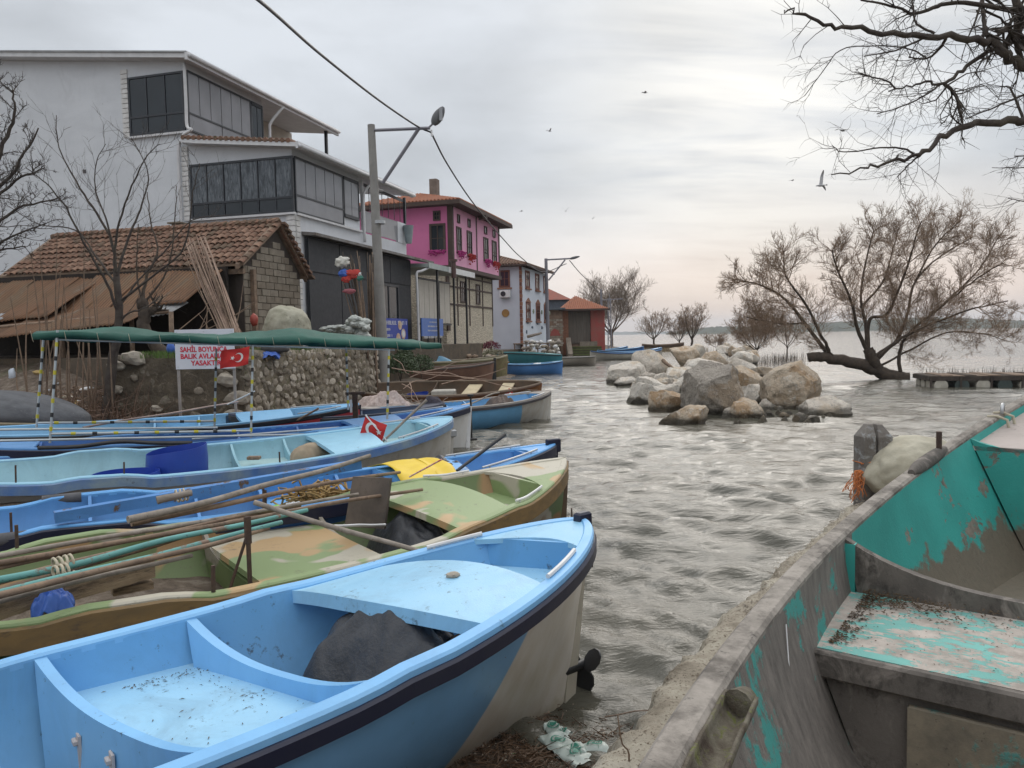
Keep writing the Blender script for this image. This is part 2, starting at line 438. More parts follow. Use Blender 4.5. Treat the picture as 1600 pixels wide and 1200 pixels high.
# far shore hills
m_hill, t, bs = newmat('wooded_hills')
co = coord(t)
c = t.ramp(t.noise(co, .035, 8, .7), [(.3, (.025, .035, .022)), (.5, (.05, .06, .035)), (.7, (.10, .095, .06))])
t.l.new(c, bs.inputs['Base Color']); bs.inputs['Roughness'].default_value = .95
bump(t, bs, t.noise(co, .08, 8, .7), 1.0, 6)
def hills(name, Yd, prof, depth, seed):
    us = np.linspace(prof[0][0], prof[-1][0], 260); vt = np.interp(us, [p[0] for p in prof], [p[1] for p in prof])
    top = np.array([tuple(PY(u, v, Yd)) for u, v in zip(us, vt)])
    rows = []
    r = np.random.default_rng(seed)
    for k, (dy, f) in enumerate([(-.5, -.02), (-.42, .12), (-.3, .45), (-.15, .8), (0, 1), (.3, .9), (1, -.02)]):
        h = top[:, 2].copy(); h = np.maximum(h, .5)
        jag = (fnoise(us, us * 0 + k * 7, seed + k, 9, 8) + fnoise(us, us * 0 + k * 3, seed + k + 40, 3, 8)) * .12
        z = h * (f + (jag * (1 if 0 < k < 6 else 0)))
        rows.append(np.stack([top[:, 0] * (1 + dy * depth / Yd), np.full(260, Yd + dy * depth), z if 0 < k < 6 else np.full(260, -1.5)], 1))
    A = np.stack(rows)
    return tag(grid_mesh(name, A[:, :, 0], A[:, :, 1], A[:, :, 2], m_hill), kind='structure')
hills('far_hills', 5200, [(700, 521), (860, 519.5), (960, 518.5), (1060, 517.5), (1180, 517), (1300, 515)], 900, 1)
hills('wooded_headland', 1500, [(1040, 521), (1075, 514), (1120, 510), (1180, 511), (1240, 507), (1300, 503), (1350, 500), (1420, 496), (1500, 496.5), (1560, 500), (1620, 501), (1760, 497), (1900, 499)], 350, 2)
m_snow = paint('distant_bare_peak', (.30, .31, .33), (.2, .21, .22), .9, sc=.01, da=0)
hh = hills('distant_peak', 6800, [(1270, 514), (1290, 511), (1303, 506), (1318, 511), (1335, 514)], 700, 3)

# ------------------------------------------------------------------ quay of broken concrete at right
m_conc, t, bs = newmat('crumbling_concrete')
co = coord(t)
n = t.noise(co, 3, 8, .65); g = t.noise(co, 60, 4, .7)
c = t.ramp(n, [(.3, (.15, .125, .09)), (.45, (.32, .28, .22)), (.6, (.46, .42, .34)), (.75, (.33, .31, .28))])
c = t.mix(t.thr(g, .56, .62), c, (.12, .09, .06))
t.l.new(c, bs.inputs['Base Color']); bs.inputs['Roughness'].default_value = .92
bump(t, bs, t.m('ADD', t.noise(co, 14, 10, .75), t.m('MULTIPLY', g, .4)), .9, .025)
EDGE = [(-2.6, -3.0), (-.9, .5), (.25, 2.88), (.83, 3.9), (1.69, 5.15), (2.54, 6.4), (3.36, 7.53), (3.95, 8.3), (4.6, 8.7), (6.5, 8.2), (12, 6.2)]
ep = curve_pts([(x, y, 0) for x, y in EDGE], 420)
off = [(-.9, .50), (-.6, .53), (-.4, .53), (-.28, .53), (-.18, .53), (-.1, .53), (-.05, .52), (-.02, .50), (0, .44), (.02, .36), (.03, .25), (.05, .12), (.06, 0), (.08, -.3), (.1, -1.4)]
XX = np.zeros((len(ep), len(off))); YY = XX.copy(); ZZ = XX.copy()
for i, p in enumerate(ep):
    d = (ep[min(i + 1, 420)] - ep[max(i - 1, 0)]).normalized(); nrm = Vector((-d.y, d.x, 0))
    e = mnoise.noise(p * 1.9) * .06 - abs(mnoise.noise(p * 6)) * .07 + mnoise.noise(p * 17) * .035 + mnoise.noise(p * 43) * .02
    for j, (o_, z) in enumerate(off):
        k = 1 if j > 3 else .2 * j
        q = p + nrm * (o_ + e * k + (mnoise.noise(Vector((p.x * 14, p.y * 14, j * .6))) * .03 if j > 5 else 0))
        XX[i, j], YY[i, j] = q.x, q.y
        ZZ[i, j] = z + mnoise.noise(Vector((q.x * 5, q.y * 5, j * .3))) * .02 - abs(mnoise.noise(Vector((q.x * 13, q.y * 13, 3)))) * .03 + mnoise.noise(Vector((q.x * 37, q.y * 37, 3))) * .012
tag(grid_mesh('quay_edge', XX, YY, ZZ, m_conc), kind='structure')
inner = [(XX[i, 0], YY[i, 0]) for i in range(0, 421, 6)]
tag(mk('quay_top', [(x, y, .505) for x, y in inner + [(14, -4), (4, -8)]], [tuple(reversed(range(len(inner) + 2)))], m_conc), kind='structure')

# ------------------------------------------------------------------ yard behind the retaining wall
m_yard = paint('yard_earth', (.12, .09, .06), (.07, .055, .04), .9, sc=2, da=.5, bs_=.8, bsc=12, bd=.05)
mb = MB()
yp = [(-30, -7.2), (-3, -7.2), (1.0, -9.2), (3.45, -8.2), (3.45, -1.3), (2.6, .5), (1.6, 1.0), (1.6, 15.5), (.2, 16), (-30, 16)]
mb.prism([(SW(a, b).x, SW(a, b).y) for a, b in yp], -.5, 1.88, 'z')
tag(mb.build('yard_ground', m_yard), kind='structure')
mb = MB(); yp = [(-.95, 16.0), (-30, 16.1), (-30, 60), (-1.2, 60), (-1.2, 46), (-.95, 26)]
mb.prism([(SW(a, b).x, SW(a, b).y) for a, b in yp], -.5, 1.24, 'z')
tag(mb.build('street_ground', m_yard), kind='structure')

# stone variants (shared mesh data)
m_st = [paint('field_stone_a', (.34, .29, .23), (.22, .185, .145), .9, sc=2, da=.6, bs_=.6, c3=(.10, .10, .06)),
        paint('field_stone_b', (.46, .41, .34), (.30, .26, .21), .9, sc=2, da=.5, bs_=.6),
        paint('field_stone_c', (.24, .20, .16), (.15, .13, .10), .9, sc=2, da=.5, bs_=.6, c3=(.08, .09, .04))]
STV = []
for k in range(9):
    o = crumple('stone', .5, .5, .5, m_st[k % 3], seed=20 + k, amp=.42, freq=1.25, sub=2, flat=(k % 3 != 0))
    STV.append(o.data); bpy.data.objects.remove(o)
def stone(loc, sc, rot, parent, name='stone', v=None):
    o = bpy.data.objects.new(name, STV[random.randrange(9) if v is None else v]); COL.objects.link(o); o.parent = parent
    o.location = loc; o.scale = sc; o.rotation_euler = rot; return o
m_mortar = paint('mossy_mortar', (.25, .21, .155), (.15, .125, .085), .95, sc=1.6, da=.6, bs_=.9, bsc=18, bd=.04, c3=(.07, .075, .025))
wr = empty('stone_wall', SW(3.6, -8.3, 0), SROT, 'long mossy rubble stone retaining wall running behind the boats to the lamp post', 'stone wall')
# local axes: x across (+ = water), y along the street
mb = MB(); N_ = 60
vs = []; fs = []
for i in range(N_ + 1):
    y = i / N_ * 7.0
    top = 1.95 + mnoise.noise(Vector((y * .9, 0, 0))) * .12
    for j in range(9):
        z = -.1 + (top + .1) * j / 8
        vs.append((mnoise.noise(Vector((y * 3, z * 3, 1))) * .05 + .0 - z * .03, y, z))
    vs.append((-.45, y, top + .03)); vs.append((-.5, y, -.1))
for i in range(N_):
    for j in range(10):
        a = i * 11 + j; fs.append((a, a + 11, a + 12, a + 1))
mk('mortar_face', vs, fs, m_mortar, wr, True)
cnt = 0
for r_ in range(9):
    z = .28 + r_ * .195; y = random.uniform(0, .1)
    while y < 6.95:
        wd = random.uniform(.13, .33)
        stone((.0 - z * .03 + random.uniform(-.03, .01), y + wd / 2, z + random.uniform(-.07, .07)), (random.uniform(.08, .15), wd * random.uniform(.7, 1.1), random.uniform(.13, .25)),
              (random.uniform(-.8, .8), random.uniform(-.3, .3), random.uniform(-.2, .2)), wr)
        y += wd * .98; cnt += 1
# near face, turning left
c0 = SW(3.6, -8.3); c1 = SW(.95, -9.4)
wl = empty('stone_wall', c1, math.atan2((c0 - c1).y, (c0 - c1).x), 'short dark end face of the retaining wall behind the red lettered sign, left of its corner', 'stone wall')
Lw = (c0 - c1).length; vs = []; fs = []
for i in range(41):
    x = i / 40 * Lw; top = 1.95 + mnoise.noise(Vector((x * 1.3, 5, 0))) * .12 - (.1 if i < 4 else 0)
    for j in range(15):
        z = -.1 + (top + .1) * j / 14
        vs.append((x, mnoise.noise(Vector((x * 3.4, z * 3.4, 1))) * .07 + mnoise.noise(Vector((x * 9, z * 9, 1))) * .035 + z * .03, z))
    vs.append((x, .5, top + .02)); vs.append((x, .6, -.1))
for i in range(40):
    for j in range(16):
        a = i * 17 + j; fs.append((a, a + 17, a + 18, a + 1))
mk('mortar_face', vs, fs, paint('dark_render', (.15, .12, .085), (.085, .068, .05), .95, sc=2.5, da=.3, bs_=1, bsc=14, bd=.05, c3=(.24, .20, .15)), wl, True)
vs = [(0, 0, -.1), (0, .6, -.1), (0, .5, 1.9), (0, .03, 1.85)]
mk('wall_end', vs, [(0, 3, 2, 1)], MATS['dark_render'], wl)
for r_ in range(8):
    z = .35 + r_ * .21; x = random.uniform(0, .2)
    while x < Lw - .1:
        wd = random.uniform(.16, .42)
        if random.random() < .36:
            stone((x + wd / 2, .04 + random.uniform(0, .06), z + random.uniform(-.06, .06)), (wd, random.uniform(.1, .22), random.uniform(.12, .24)), (random.uniform(-.2, .2), random.uniform(-.4, .4), 0), wl, v=random.choice([2, 5, 8, 2, 5, 0]))
        x += wd
MB().box(.03, .55, -.06, .2, .2, .55, ch=.02).build('dressed_block', m_st[0], wl)
for (x, z, s) in [(.15, 1.75, .4), (.5, 1.9, .5), (.1, 1.2, .35), (.95, .75, .28), (2.5, 1.35, .5), (2.72, .95, .55), (2.6, .55, .5)]:
    stone((x, -.02, z), (s, .25, s * .6), (0, .1, 0), wl, v=random.choice([1, 4, 7]))

def blades(name, spots, mat, n, h, w_, parent=None, kind='stuff', spread=.3, lean=.5):
    """tufts of grass blades"""
    mb = MB()
    for (x, y, z) in spots:
        for _ in range(n):
            a = random.uniform(0, 6.28); px = x + random.gauss(0, spread); py = y + random.gauss(0, spread)
            hh_ = h * random.uniform(.5, 1.2); lx = math.cos(a) * hh_ * lean * random.random(); ly = math.sin(a) * hh_ * lean * random.random()
            wx, wy = -math.sin(a) * w_, math.cos(a) * w_
            mb.add([(px - wx, py - wy, z), (px + wx, py + wy, z), (px + lx * .4 + wx * .8, py + ly * .4 + wy * .8, z + hh_ * .6), (px + lx * .4 - wx * .8, py + ly * .4 - wy * .8, z + hh_ * .6), (px + lx, py + ly, z + hh_)],
                   [(0, 1, 2, 3), (3, 2, 4)])
    o = mb.build(name, mat, parent); return tag(o, kind=kind)
m_grass = paint('fresh_weeds', (.10, .17, .025), (.06, .11, .02), .7, sc=3, da=0, bs_=0)
m_dry = paint('dry_grass', (.32, .25, .14), (.20, .14, .08), .9, sc=3, da=0, bs_=0)
sp = []
for i in range(70):
    q = SW(3.3 - abs(random.gauss(0, .5)), random.uniform(-8.2, -1.2), 1.9); sp.append(tuple(q))
for i in range(35):
    q = SW(random.uniform(1.2, 3.2), -8.9 + random.uniform(-.1, .7), 1.88); sp.append(tuple(q))
tag(blades('green_weeds', sp, m_grass, 45, .16, .006, spread=.16), 'fresh green weeds growing along the top of the stone wall', 'weeds')
sp = [tuple(SW(3.45 - random.random() * .3, random.uniform(-8, -1.2), 1.88 - random.random() * .25)) for _ in range(60)]
tag(blades('dry_weeds', sp, m_dry, 26, .16, .005, spread=.14, lean=1.4), 'dry yellow grass hanging over the stone wall edge', 'grass')

# ------------------------------------------------------------------ buildings (street frame: x toward the water, y away)
class Bld:
    def __init__(s, name, x, y, z, label, cat, group=None):
        s.o = (x, y, z); s.root = empty(name, SW(x, y, z), SROT, label, cat, group)
    def fix(s, mb):
        ox, oy, oz = s.o; mb.v = [(a - ox, b - oy, c - oz) for a, b, c in mb.v]; return mb
    def box(s, name, mat, x0, x1, y0, y1, z0, z1, parent=None, ch=0):
        return s.fix(MB().box(min(x0, x1), max(x0, x1), min(y0, y1), max(y0, y1), min(z0, z1), max(z0, z1), ch=ch)).build(name, mat, parent or s.root)
    def mb(s, name, mat, mb, parent=None, smooth=False, angle=None):
        return s.fix(mb).build(name, mat, parent or s.root, smooth, angle=angle)
m_greyw = paint('pale_blue_grey_render', (.66, .68, .71), (.59, .61, .64), .85, sc=.6, da=.2, dsc=6, bs_=.5, bsc=55, bd=.006, stretch=(1, 1, 2.2))
m_white = paint('white_trim', (.66, .66, .67), (.56, .56, .57), .6, da=.15)
m_dkframe = paint('anthracite_frame', (.025, .03, .038), (.02, .022, .028), .4, da=.05)
m_glass = glassmat('dark_glass', (.012, .016, .02), .06)
m_curt, t, bs = newmat('glass_over_curtain'); co = coord(t); t.l.new(t.mix(t.thr(t.noise(t.mapping(co, (14, 1, 2.5)), 1.0, 5, .7, .8), .4, .66), (.03, .037, .045), (.16, .18, .20)), bs.inputs['Base Color']); bs.inputs['Roughness'].default_value = .15
m_glass2 = glassmat('balcony_glass_painted_reflection', (.17, .17, .18), .07)  # paler base colour stands in for sky reflected in the side panes
m_cream = paint('cream_wall', (.58, .53, .46), (.50, .46, .40), .8, da=.15)
m_black = paint('black_cladding', (.016, .018, .024), (.022, .024, .03), .55, da=.05)
m_brick = paint('white_quoin', (.70, .69, .68), (.55, .54, .52), .75, sc=4, da=.2, bs_=.5)

g = Bld('apartment_house', -8, 0, 1.88, 'large pale grey three storey house with glazed balconies and stepped white roofs', 'house')
# main body
g.mb('wall', m_greyw, MB().prism([(-21, 1.8), (-4.07, 1.8), (-4.07, 11.98), (-12, 12.92), (-21, 14.0)], 0, 4.6))
g.mb('wall', m_greyw, MB().box(-4.06, 0, .01, 9.5, 1.8, 6.5))
g.mb('wall', m_greyw, MB().box(-4.06, 0, .012, 4.9, 6.5, 8.45).prism([(-4.06, 8.45), (0, 8.45), (0, 8.72), (-4.06, 9.2)], .012, 4.9))
g.mb('wall', m_greyw, MB().box(-21, -6.2, 4.6, 10.2, 1.8, 12.6))
g.mb('wall', m_cream, MB().box(-6.2, -6.1, 4.6, 10.2, 9.4, 12.2))
g.mb('wall', m_cream, MB().box(-4.06, -2.6, 4.9, 9.4, 6.5, 9.1))
# upper roof with fascia
def roofx(y0, y1, x0, x1, zf, th): 
    return MB().hexa([(x0, y0, zf(x0)), (x1, y0, zf(x1)), (x1, y1, zf(x1)), (x0, y1, zf(x0)), (x0, y0, zf(x0) + th), (x1, y0, zf(x1) + th), (x1, y1, zf(x1) + th), (x0, y1, zf(x0) + th)])
zf1 = lambda x: 11.98 - .119 * (x + 4.07)
g.mb('roof', m_white, roofx(-.45, 10.1, -21, -3.65, zf1, .16))
g.mb('roof_sheet', paint('grey_roof_sheet', (.36, .37, .38), (.28, .29, .3), .5, da=.1), roofx(-.5, 10.15, -21.05, -3.58, lambda x: zf1(x) + .162, .05))
g.box('fascia', m_white, -3.66, -3.56, -.5, 10.16, zf1(-3.6) - .08, zf1(-3.6) + .2)
g.mb('gutter', m_white, MB().tube([(-3.5, -.45, 12.0), (-3.5, 10.1, 12.0)], .07, 8), smooth=True)
# lower roof
zf2 = lambda x: 8.66 - .112 * x
g.mb('roof', m_white, roofx(-.4, 9.3, -4.04, .42, zf2, .14))
m_tile = paint('terracotta_tile', (.30, .12, .07), (.20, .10, .07), .85, sc=3, da=.5, c3=(.13, .10, .07))
m_tile_old = paint('mossy_old_tile', (.22, .115, .075), (.13, .085, .06), .9, sc=2.5, da=.6, bs_=.6, bsc=40, c3=(.085, .075, .04))
mb = MB()
for i in range(20):
    x = -3.95 + i * .215; mb.tube([(x, -.42, zf2(x) + .19), (x, 9.2, zf2(x) + .19)], .085, 6)
g.mb('tile_row', m_tile_old, mb)
g.box('fascia', m_white, .42, .50, -.42, 9.3, zf2(.45) - .06, zf2(.45) + .17)
g.mb('gutter', m_white, MB().tube([(.56, -.4, 8.63), (.56, 9.3, 8.63)], .07, 8), smooth=True)
# quoin strips of white brick blocks
def quoin(x0, x1, z0, z1, n, side=False):
    for i in range(n):
        a = z0 + (z1 - z0) * i / n; b = z0 + (z1 - z0) * (i + 1) / n - .02; e = .02 if i % 2 else 0
        g.box('quoin_block', m_brick, x0 - e, x1, -.05, .06, a, b, ch=.008)
quoin(-6.72, -6.46, 9.6, 12.0, 14); quoin(-4.32, -4.08, 6.5, 9.1, 15); quoin(-.24, 0.03, 1.9, 6.48, 24)
for i in range(24):
    a = 1.9 + 4.58 * i / 24; g.box('quoin_block', m_brick, .0, .05, .07, .32 + .03 * (i % 2), a, a + .17, ch=.008)
# glazed units ---------------------------------------------------
def glaze_f(x0, x1, z0, z1, cols, zs, gm, y=-.02, fr=.07):
    """front-facing balcony glazing: frame bars and panes (lower row split at zs)"""
    mb = MB(); mb.box(x0, x1, y - .07, y, z0, z0 + fr).box(x0, x1, y - .07, y, z1 - fr, z1).box(x0, x1, y - .065, y, zs - fr / 2, zs + fr / 2)
    xs = [x0 + (x1 - x0) * k / cols for k in range(cols + 1)]
    for i, x in enumerate(xs):
        f = fr / 2 if 0 < i < cols else fr
        xx = min(max(x, x0 + f / 2), x1 - f / 2); mb.box(xx - f / 2, xx + f / 2, y - .06, y, z0 + fr, z1 - fr)
    g.mb('window_frame', m_dkframe, mb)
    for i in range(cols): g.box('pane', gm, xs[i] + .03, xs[i + 1] - .03, y - .035, y - .015, zs + fr / 2, z1 - fr)
    for i in range(max(1, cols // 2)):
        a = x0 + (x1 - x0) * i / max(1, cols // 2); b = x0 + (x1 - x0) * (i + 1) / max(1, cols // 2)
        g.box('pane', m_glass, a + .04, b - .04, y - .035, y - .015, z0 + fr, zs - fr / 2)
def glaze_s(y0, y1, z0, z1, cols, zs, gm, x=.0, fr=.06, low=None):
    mb = MB(); mb.box(x, x + .07, y0, y1, z0, z0 + fr).box(x, x + .07, y0, y1, z1 - fr, z1).box(x, x + .065, y0, y1, zs - fr / 2, zs + fr / 2)
    ys = [y0 + (y1 - y0) * k / cols for k in range(cols + 1)]
    for i in (0, cols): mb.box(x, x + .06, ys[i] - .03, ys[i] + .03, z0 + fr, z1 - fr)
    g.mb('window_frame', m_dkframe, mb)
    for i in range(cols): g.box('pane', gm, x + .02, x + .04, ys[i] + .02, ys[i + 1] - .02, zs + fr / 2, z1 - fr)
    n = max(1, cols // 3)
    for i in range(n):
        a = y0 + (y1 - y0) * i / n; b = y0 + (y1 - y0) * (i + 1) / n
        g.box('pane', low or m_glass2, x + .02, x + .04, a + .03, b - .03, z0 + fr, zs - fr / 2)
glaze_f(-6.42, -4.10, 9.62, 11.66, 3, 10.25, m_glass)
glaze_s(.05, 3.75, 9.62, 11.72, 6, 10.25, m_glass2, x=-4.06)
glaze_s(3.8, 4.55, 9.62, 11.72, 2, 10.25, m_glass, x=-4.055, fr=.14, low=m_glass)
glaze_f(-4.0, .06, 6.55, 8.42, 6, 7.05, m_curt)
glaze_s(.1, 3.45, 6.55, 8.44, 5, 7.15, m_glass2, x=.01)
glaze_s(3.55, 4.75, 6.9, 8.44, 2, 6.96, m_glass2, x=.012, fr=.12, low=m_glass)
g.box('window_sill', m_white, -6.5, -4.0, -.12, 0, 9.53, 9.6); g.box('window_sill', m_white, -4.06, .1, -.12, 0, 6.47, 6.54)
g.box('window_sill', m_white, .0, .12, .1, 4.9, 6.47, 6.54)
# gable strip above lower front glazing and eaves shading boards, downpipes
g.mb('downpipe', m_white, MB().tube(curve_pts([(-3.98, -.12, 11.9), (-3.98, -.12, 10.5), (-3.98, -.12, 9.75), (-3.8, -.14, 9.6), (-4.1, -.16, 9.45), (-4.12, -.16, 9.25), (-4.38, -.12, 8.8), (-4.38, -.12, 5), (-4.38, -.12, 2)], 50), .055, 8), smooth=True)
g.mb('downpipe', m_white, MB().tube(curve_pts([(-3.55, 5.4, 11.9), (-3.9, 5.0, 11.2), (-3.95, 4.95, 10.8), (-3.95, 4.95, 9.5)], 16), .06, 8), smooth=True)
g.mb('downpipe', m_white, MB().tube(curve_pts([(.5, 5.3, 8.6), (.2, 5.1, 8.15), (.12, 5.05, 7.8), (.12, 5.05, 6.1)], 16), .055, 8), smooth=True)
g.box('roof_post', m_dkframe, -3.98, -3.86, 9.5, 9.62, 9.3, 12.0)
# open balcony with parapet; near-black sheet stands in for its inner shade
g.box('balcony_panel', m_glass2, -.02, .03, 5.2, 8.5, 6.55, 7.4); g.box('balcony_panel', m_greyw, -.08, .02, 8.55, 9.5, 6.5, 7.42)
g.box('corner_post', m_white, -.05, .06, 5.1, 5.2, 6.5, 8.6); g.box('corner_post', m_dkframe, -.06, .04, 9.38, 9.5, 7.42, 8.6)
mb = MB().box(-.04, .0, 5.2, 9.4, 8.38, 8.5)
for k in range(7): mb.box(-.03, -.01, 5.2 + k * .62, 5.23 + k * .62, 7.45, 8.4)
g.mb('balcony_frame', m_dkframe, mb)
g.mb('shade_screen', paint('balcony_interior_shade', (.03, .025, .028), da=0), MB().box(-2.58, -2.5, 5, 9.3, 6.55, 8.6))
g.mb('balcony_lamp', white_p, MB().box(.0, .35, 5.9, 6.5, 8.35, 8.41, ch=.02))
g.mb('plant_pot', paint('grey_pot', (.25, .3, .32), da=.2), MB().tube([(.25, 9.2, 6.5), (.25, 9.2, 7.3)], [.14, .24], 10), smooth=True, angle=40)
# ground-floor veranda in black
g.box('veranda_wall', m_black, .06, .12, .55, 9.6, 1.9, 5.8)
for k, (a, b) in enumerate([(.6, 2.9), (2.95, 5.1), (5.15, 6.0), (8.2, 9.5)]): g.box('cladding_panel', m_black, .122, .15, a, b, 1.9, 4.5)
for k in range(4): g.box('cladding_panel', m_black, .122, .16, .6 + k * 2.25, 2.8 + k * 2.25, 4.62, 5.75)
g.mb('window_frame', m_dkframe, MB().box(.13, .2, 6.1, 8.1, 2.75, 2.87).box(.13, .2, 6.1, 8.1, 4.45, 4.55).box(.13, .2, 6.1, 6.2, 2.87, 4.45).box(.13, .2, 8.0, 8.1, 2.87, 4.45).box(.13, .18, 7.05, 7.13, 2.87, 4.45))
g.box('pane', m_glass, .13, .15, 6.2, 7.05, 2.87, 4.45); g.box('pane', m_glass, .13, .15, 7.13, 8.0, 2.87, 4.45)
g.mb('veranda_roof', paint('brown_metal_edge', (.10, .075, .06), (.2, .2, .2), .6, da=.2), MB().hexa([(-.0, .45, 5.84), (.55, .45, 5.80), (.75, 11.0, 5.72), (0, 11.0, 5.84), (0, .45, 5.96), (.55, .45, 5.9), (.75, 11, 5.82), (0, 11, 5.96)]))
g.mb('veranda_roof', paint('pale_green_grey_metal', (.40, .44, .43), (.3, .34, .33), .5, da=.2), MB().hexa([(-3.4, 9.62, 5.6), (1.0, 9.62, 5.45), (1.0, 15.4, 5.4), (-3.4, 15.4, 5.7), (-3.4, 9.62, 5.72), (1.0, 9.62, 5.62), (1.0, 15.4, 5.57), (-3.4, 15.4, 5.82)]))
g.box('fascia', white_p, 1.0, 1.06, 12.2, 16.2, 5.38, 5.66); g.box('fascia', MATS['pale_green_grey_metal'], 1.0, 1.05, 9.6, 12.2, 5.4, 5.65)
g.mb('downpipe', m_white, MB().tube(curve_pts([(1.0, 10.0, 5.5), (.75, 9.4, 5.25), (.6, 9.2, 5.15), (.6, 9.2, 4.5), (.62, 9.2, 1.4), (.62, 9.2, .6)], 24), .06, 8), smooth=True)
for y in (10.9, 13.2, 15.1): g.box('veranda_post', blackm, .86, .95, y, y + .09, .9, 5.5)
m_blind = paint('cream_roller_blind', (.56, .52, .46), (.50, .46, .40), .7, da=.1, bs_=.1)
y = 10.05
for k, wd in enumerate([.62, .62, .62, .62, .75, .75]):
    g.box('blind_panel', m_blind, .3, .34, y + .02, y + wd - .02, 2.95, 4.95); y += wd + (.12 if k == 3 else 0)
g.mb('blind_frame', blackm, MB().box(.26, .36, 10.0, 14.3, 4.96, 5.05).box(.26, .36, 10, 14.3, 2.84, 2.93).box(.27, .35, 12.62, 12.7, 2.93, 4.96))
g.box('back_wall', m_cream, -3.3, -3.2, 9.7, 16, 1.5, 5.6)
g.mb('stove_pipe', paint('dark_stove_pipe', (.10, .05, .045), da=.3), MB().tube([(1.15, 12.6, 5.15), (1.15, 12.6, 5.95)], .12, 10).tube([(1.15, 12.6, 5.95), (1.15, 12.6, 6.05)], .2, 10), smooth=True, angle=40)
g.box('floor_slab', paint('veranda_slab', (.2, .18, .15)), -3, 1.0, 9.6, 15.6, 1.55, 1.85)
g.mb('vent', paint('wall_vent_dark', (.06, .05, .05)), MB().box(-13.0, -12.8, -.04, 0, 8.0, 8.25).box(-8.6, -8.5, -.04, 0, 8.5, 8.62))

# two printed boards on the veranda
m_sblue = paint('blue_board', (.03, .06, .36), (.025, .05, .3), .5, da=.1); m_sblue2 = paint('light_blue_board', (.10, .19, .50), (.09, .17, .44), .5, da=.1)
m_prt = paint('white_print', (.75, .75, .78), da=0, bs_=0)
y0, z1 = SL(600, 497, .3); y1, z0 = SL(637, 531, .3)
s1 = empty('menu_board', SW(.3, (y0 + y1) / 2, (z0 + z1) / 2), SROT + math.pi / 2, 'dark blue advertising board with food pictures under the black veranda window', 'sign')
W2, H2 = (y1 - y0) / 2, abs(z1 - z0) / 2
MB().box(-W2, W2, -.02, .02, -H2, H2).build('board', m_sblue, s1)
def print_bars(parent, x0, x1, z, h, y=-.024):
    """print too small to read in the photograph: letter-sized marks"""
    mb = MB(); x = x0
    while x < x1 - h * .5:
        wd = h * random.uniform(.35, .6)
        if random.random() > .12:
            for k in range(random.choice([1, 2, 2])): mb.box(x + k * wd * .6, x + k * wd * .6 + h * .15, y - .004, y, z, z + h)
            mb.box(x, x + wd * .8, y - .004, y, z + random.choice([0, h * .42, h * .85]), z + random.choice([0, h * .42, h * .85]) + h * .14) if False else None
            q = random.choice([0, .42, .84]); mb.box(x, x + wd * .75, y - .0045, y - .001, z + q * h, z + q * h + h * .15)
        x += wd + h * .16
    return mb.build('lettering', m_prt, parent)
print_bars(s1, -W2 + .05, W2 - .05, H2 - .27, .17)
for k in range(3): print_bars(s1, -W2 + .05, -W2 + .75 - .1 * (k == 0), H2 - .52 - k * .26, .10)
m_plate = paint('printed_food_picture', (.5, .25, .12), (.6, .55, .45), .5, sc=9, da=0)
for k, (a, b, r_) in enumerate([(.35, .18, .2), (.7, -.2, .23), (.15, -.38, .22)]):
    MB().tube([(a, -.03, b), (a, -.022, b)], r_, 16).build('picture', m_plate, s1); MB().tube([(a, -.034, b), (a, -.03, b)], r_ * .7, 16).build('picture', m_prt if k % 2 else m_plate, s1)
y0, z1 = SL(652, 497, .5); y1, z0 = SL(686, 525, .5)
s2 = empty('info_board', SW(.7, (y0 + y1) / 2, (z0 + z1) / 2), SROT + math.pi / 2, 'small light blue board on black legs beside the veranda post', 'sign')
W2, H2 = (y1 - y0) / 2 , abs(z1 - z0) / 2
MB().box(-W2, W2, -.03, .03, -H2, H2).build('board', m_sblue2, s2)
for k, (hw, sz) in enumerate([(.35, .06), (.5, .07), (.5, .07), (.85, .10)]): print_bars(s2, -W2 * hw, W2 * hw, H2 * .5 - k * .2 - (.12 if k == 3 else 0), sz, -.034)
for k in (-1, -.33, .33, 1): MB().box(k * W2 * .9 - .04, k * W2 * .9 + .04, .04, .1, -H2 - 1.2, H2).build('leg', blackm, s2)

# ------------------------------------------------------------------ old shed with tiled roof and rusty lean-to
m_block = paint('concrete_block', (.24, .20, .155), (.17, .14, .105), .9, sc=3, da=.5, bs_=.7, bsc=50)
m_block2 = paint('concrete_block_b', (.29, .25, .20), (.20, .17, .13), .9, sc=3, da=.4, bs_=.7, bsc=50)
m_jt = paint('dark_joint', (.07, .055, .045), (.05, .04, .035), .95, da=.2)
sh = Bld('old_shed', -3, -3, 1.88, 'old block shed with mossy tiled roof and rusty corrugated lean-to', 'shed')
RY, RZ, FY, FZ, BY, BZ = -2.8, 5.72, -4.75, 4.36, -1.35, 4.22
GX = 1.05
sh.mb('gable_core', m_jt, MB().prism([(FY + .25, 1.8), (BY - .15, 1.8), (BY - .15, BZ + .12), (RY, RZ - .12), (FY + .25, FZ + .08)], GX - .25, GX - .015, 'x'))
sh.box('front_wall', m_jt, -7.2, GX - .26, FY + .3, FY + .45, 1.8, 4.3); sh.box('back_wall', m_jt, -7.2, GX - .26, BY - .3, BY - .16, 1.8, 4.2)
r_ = 0; z = 1.9
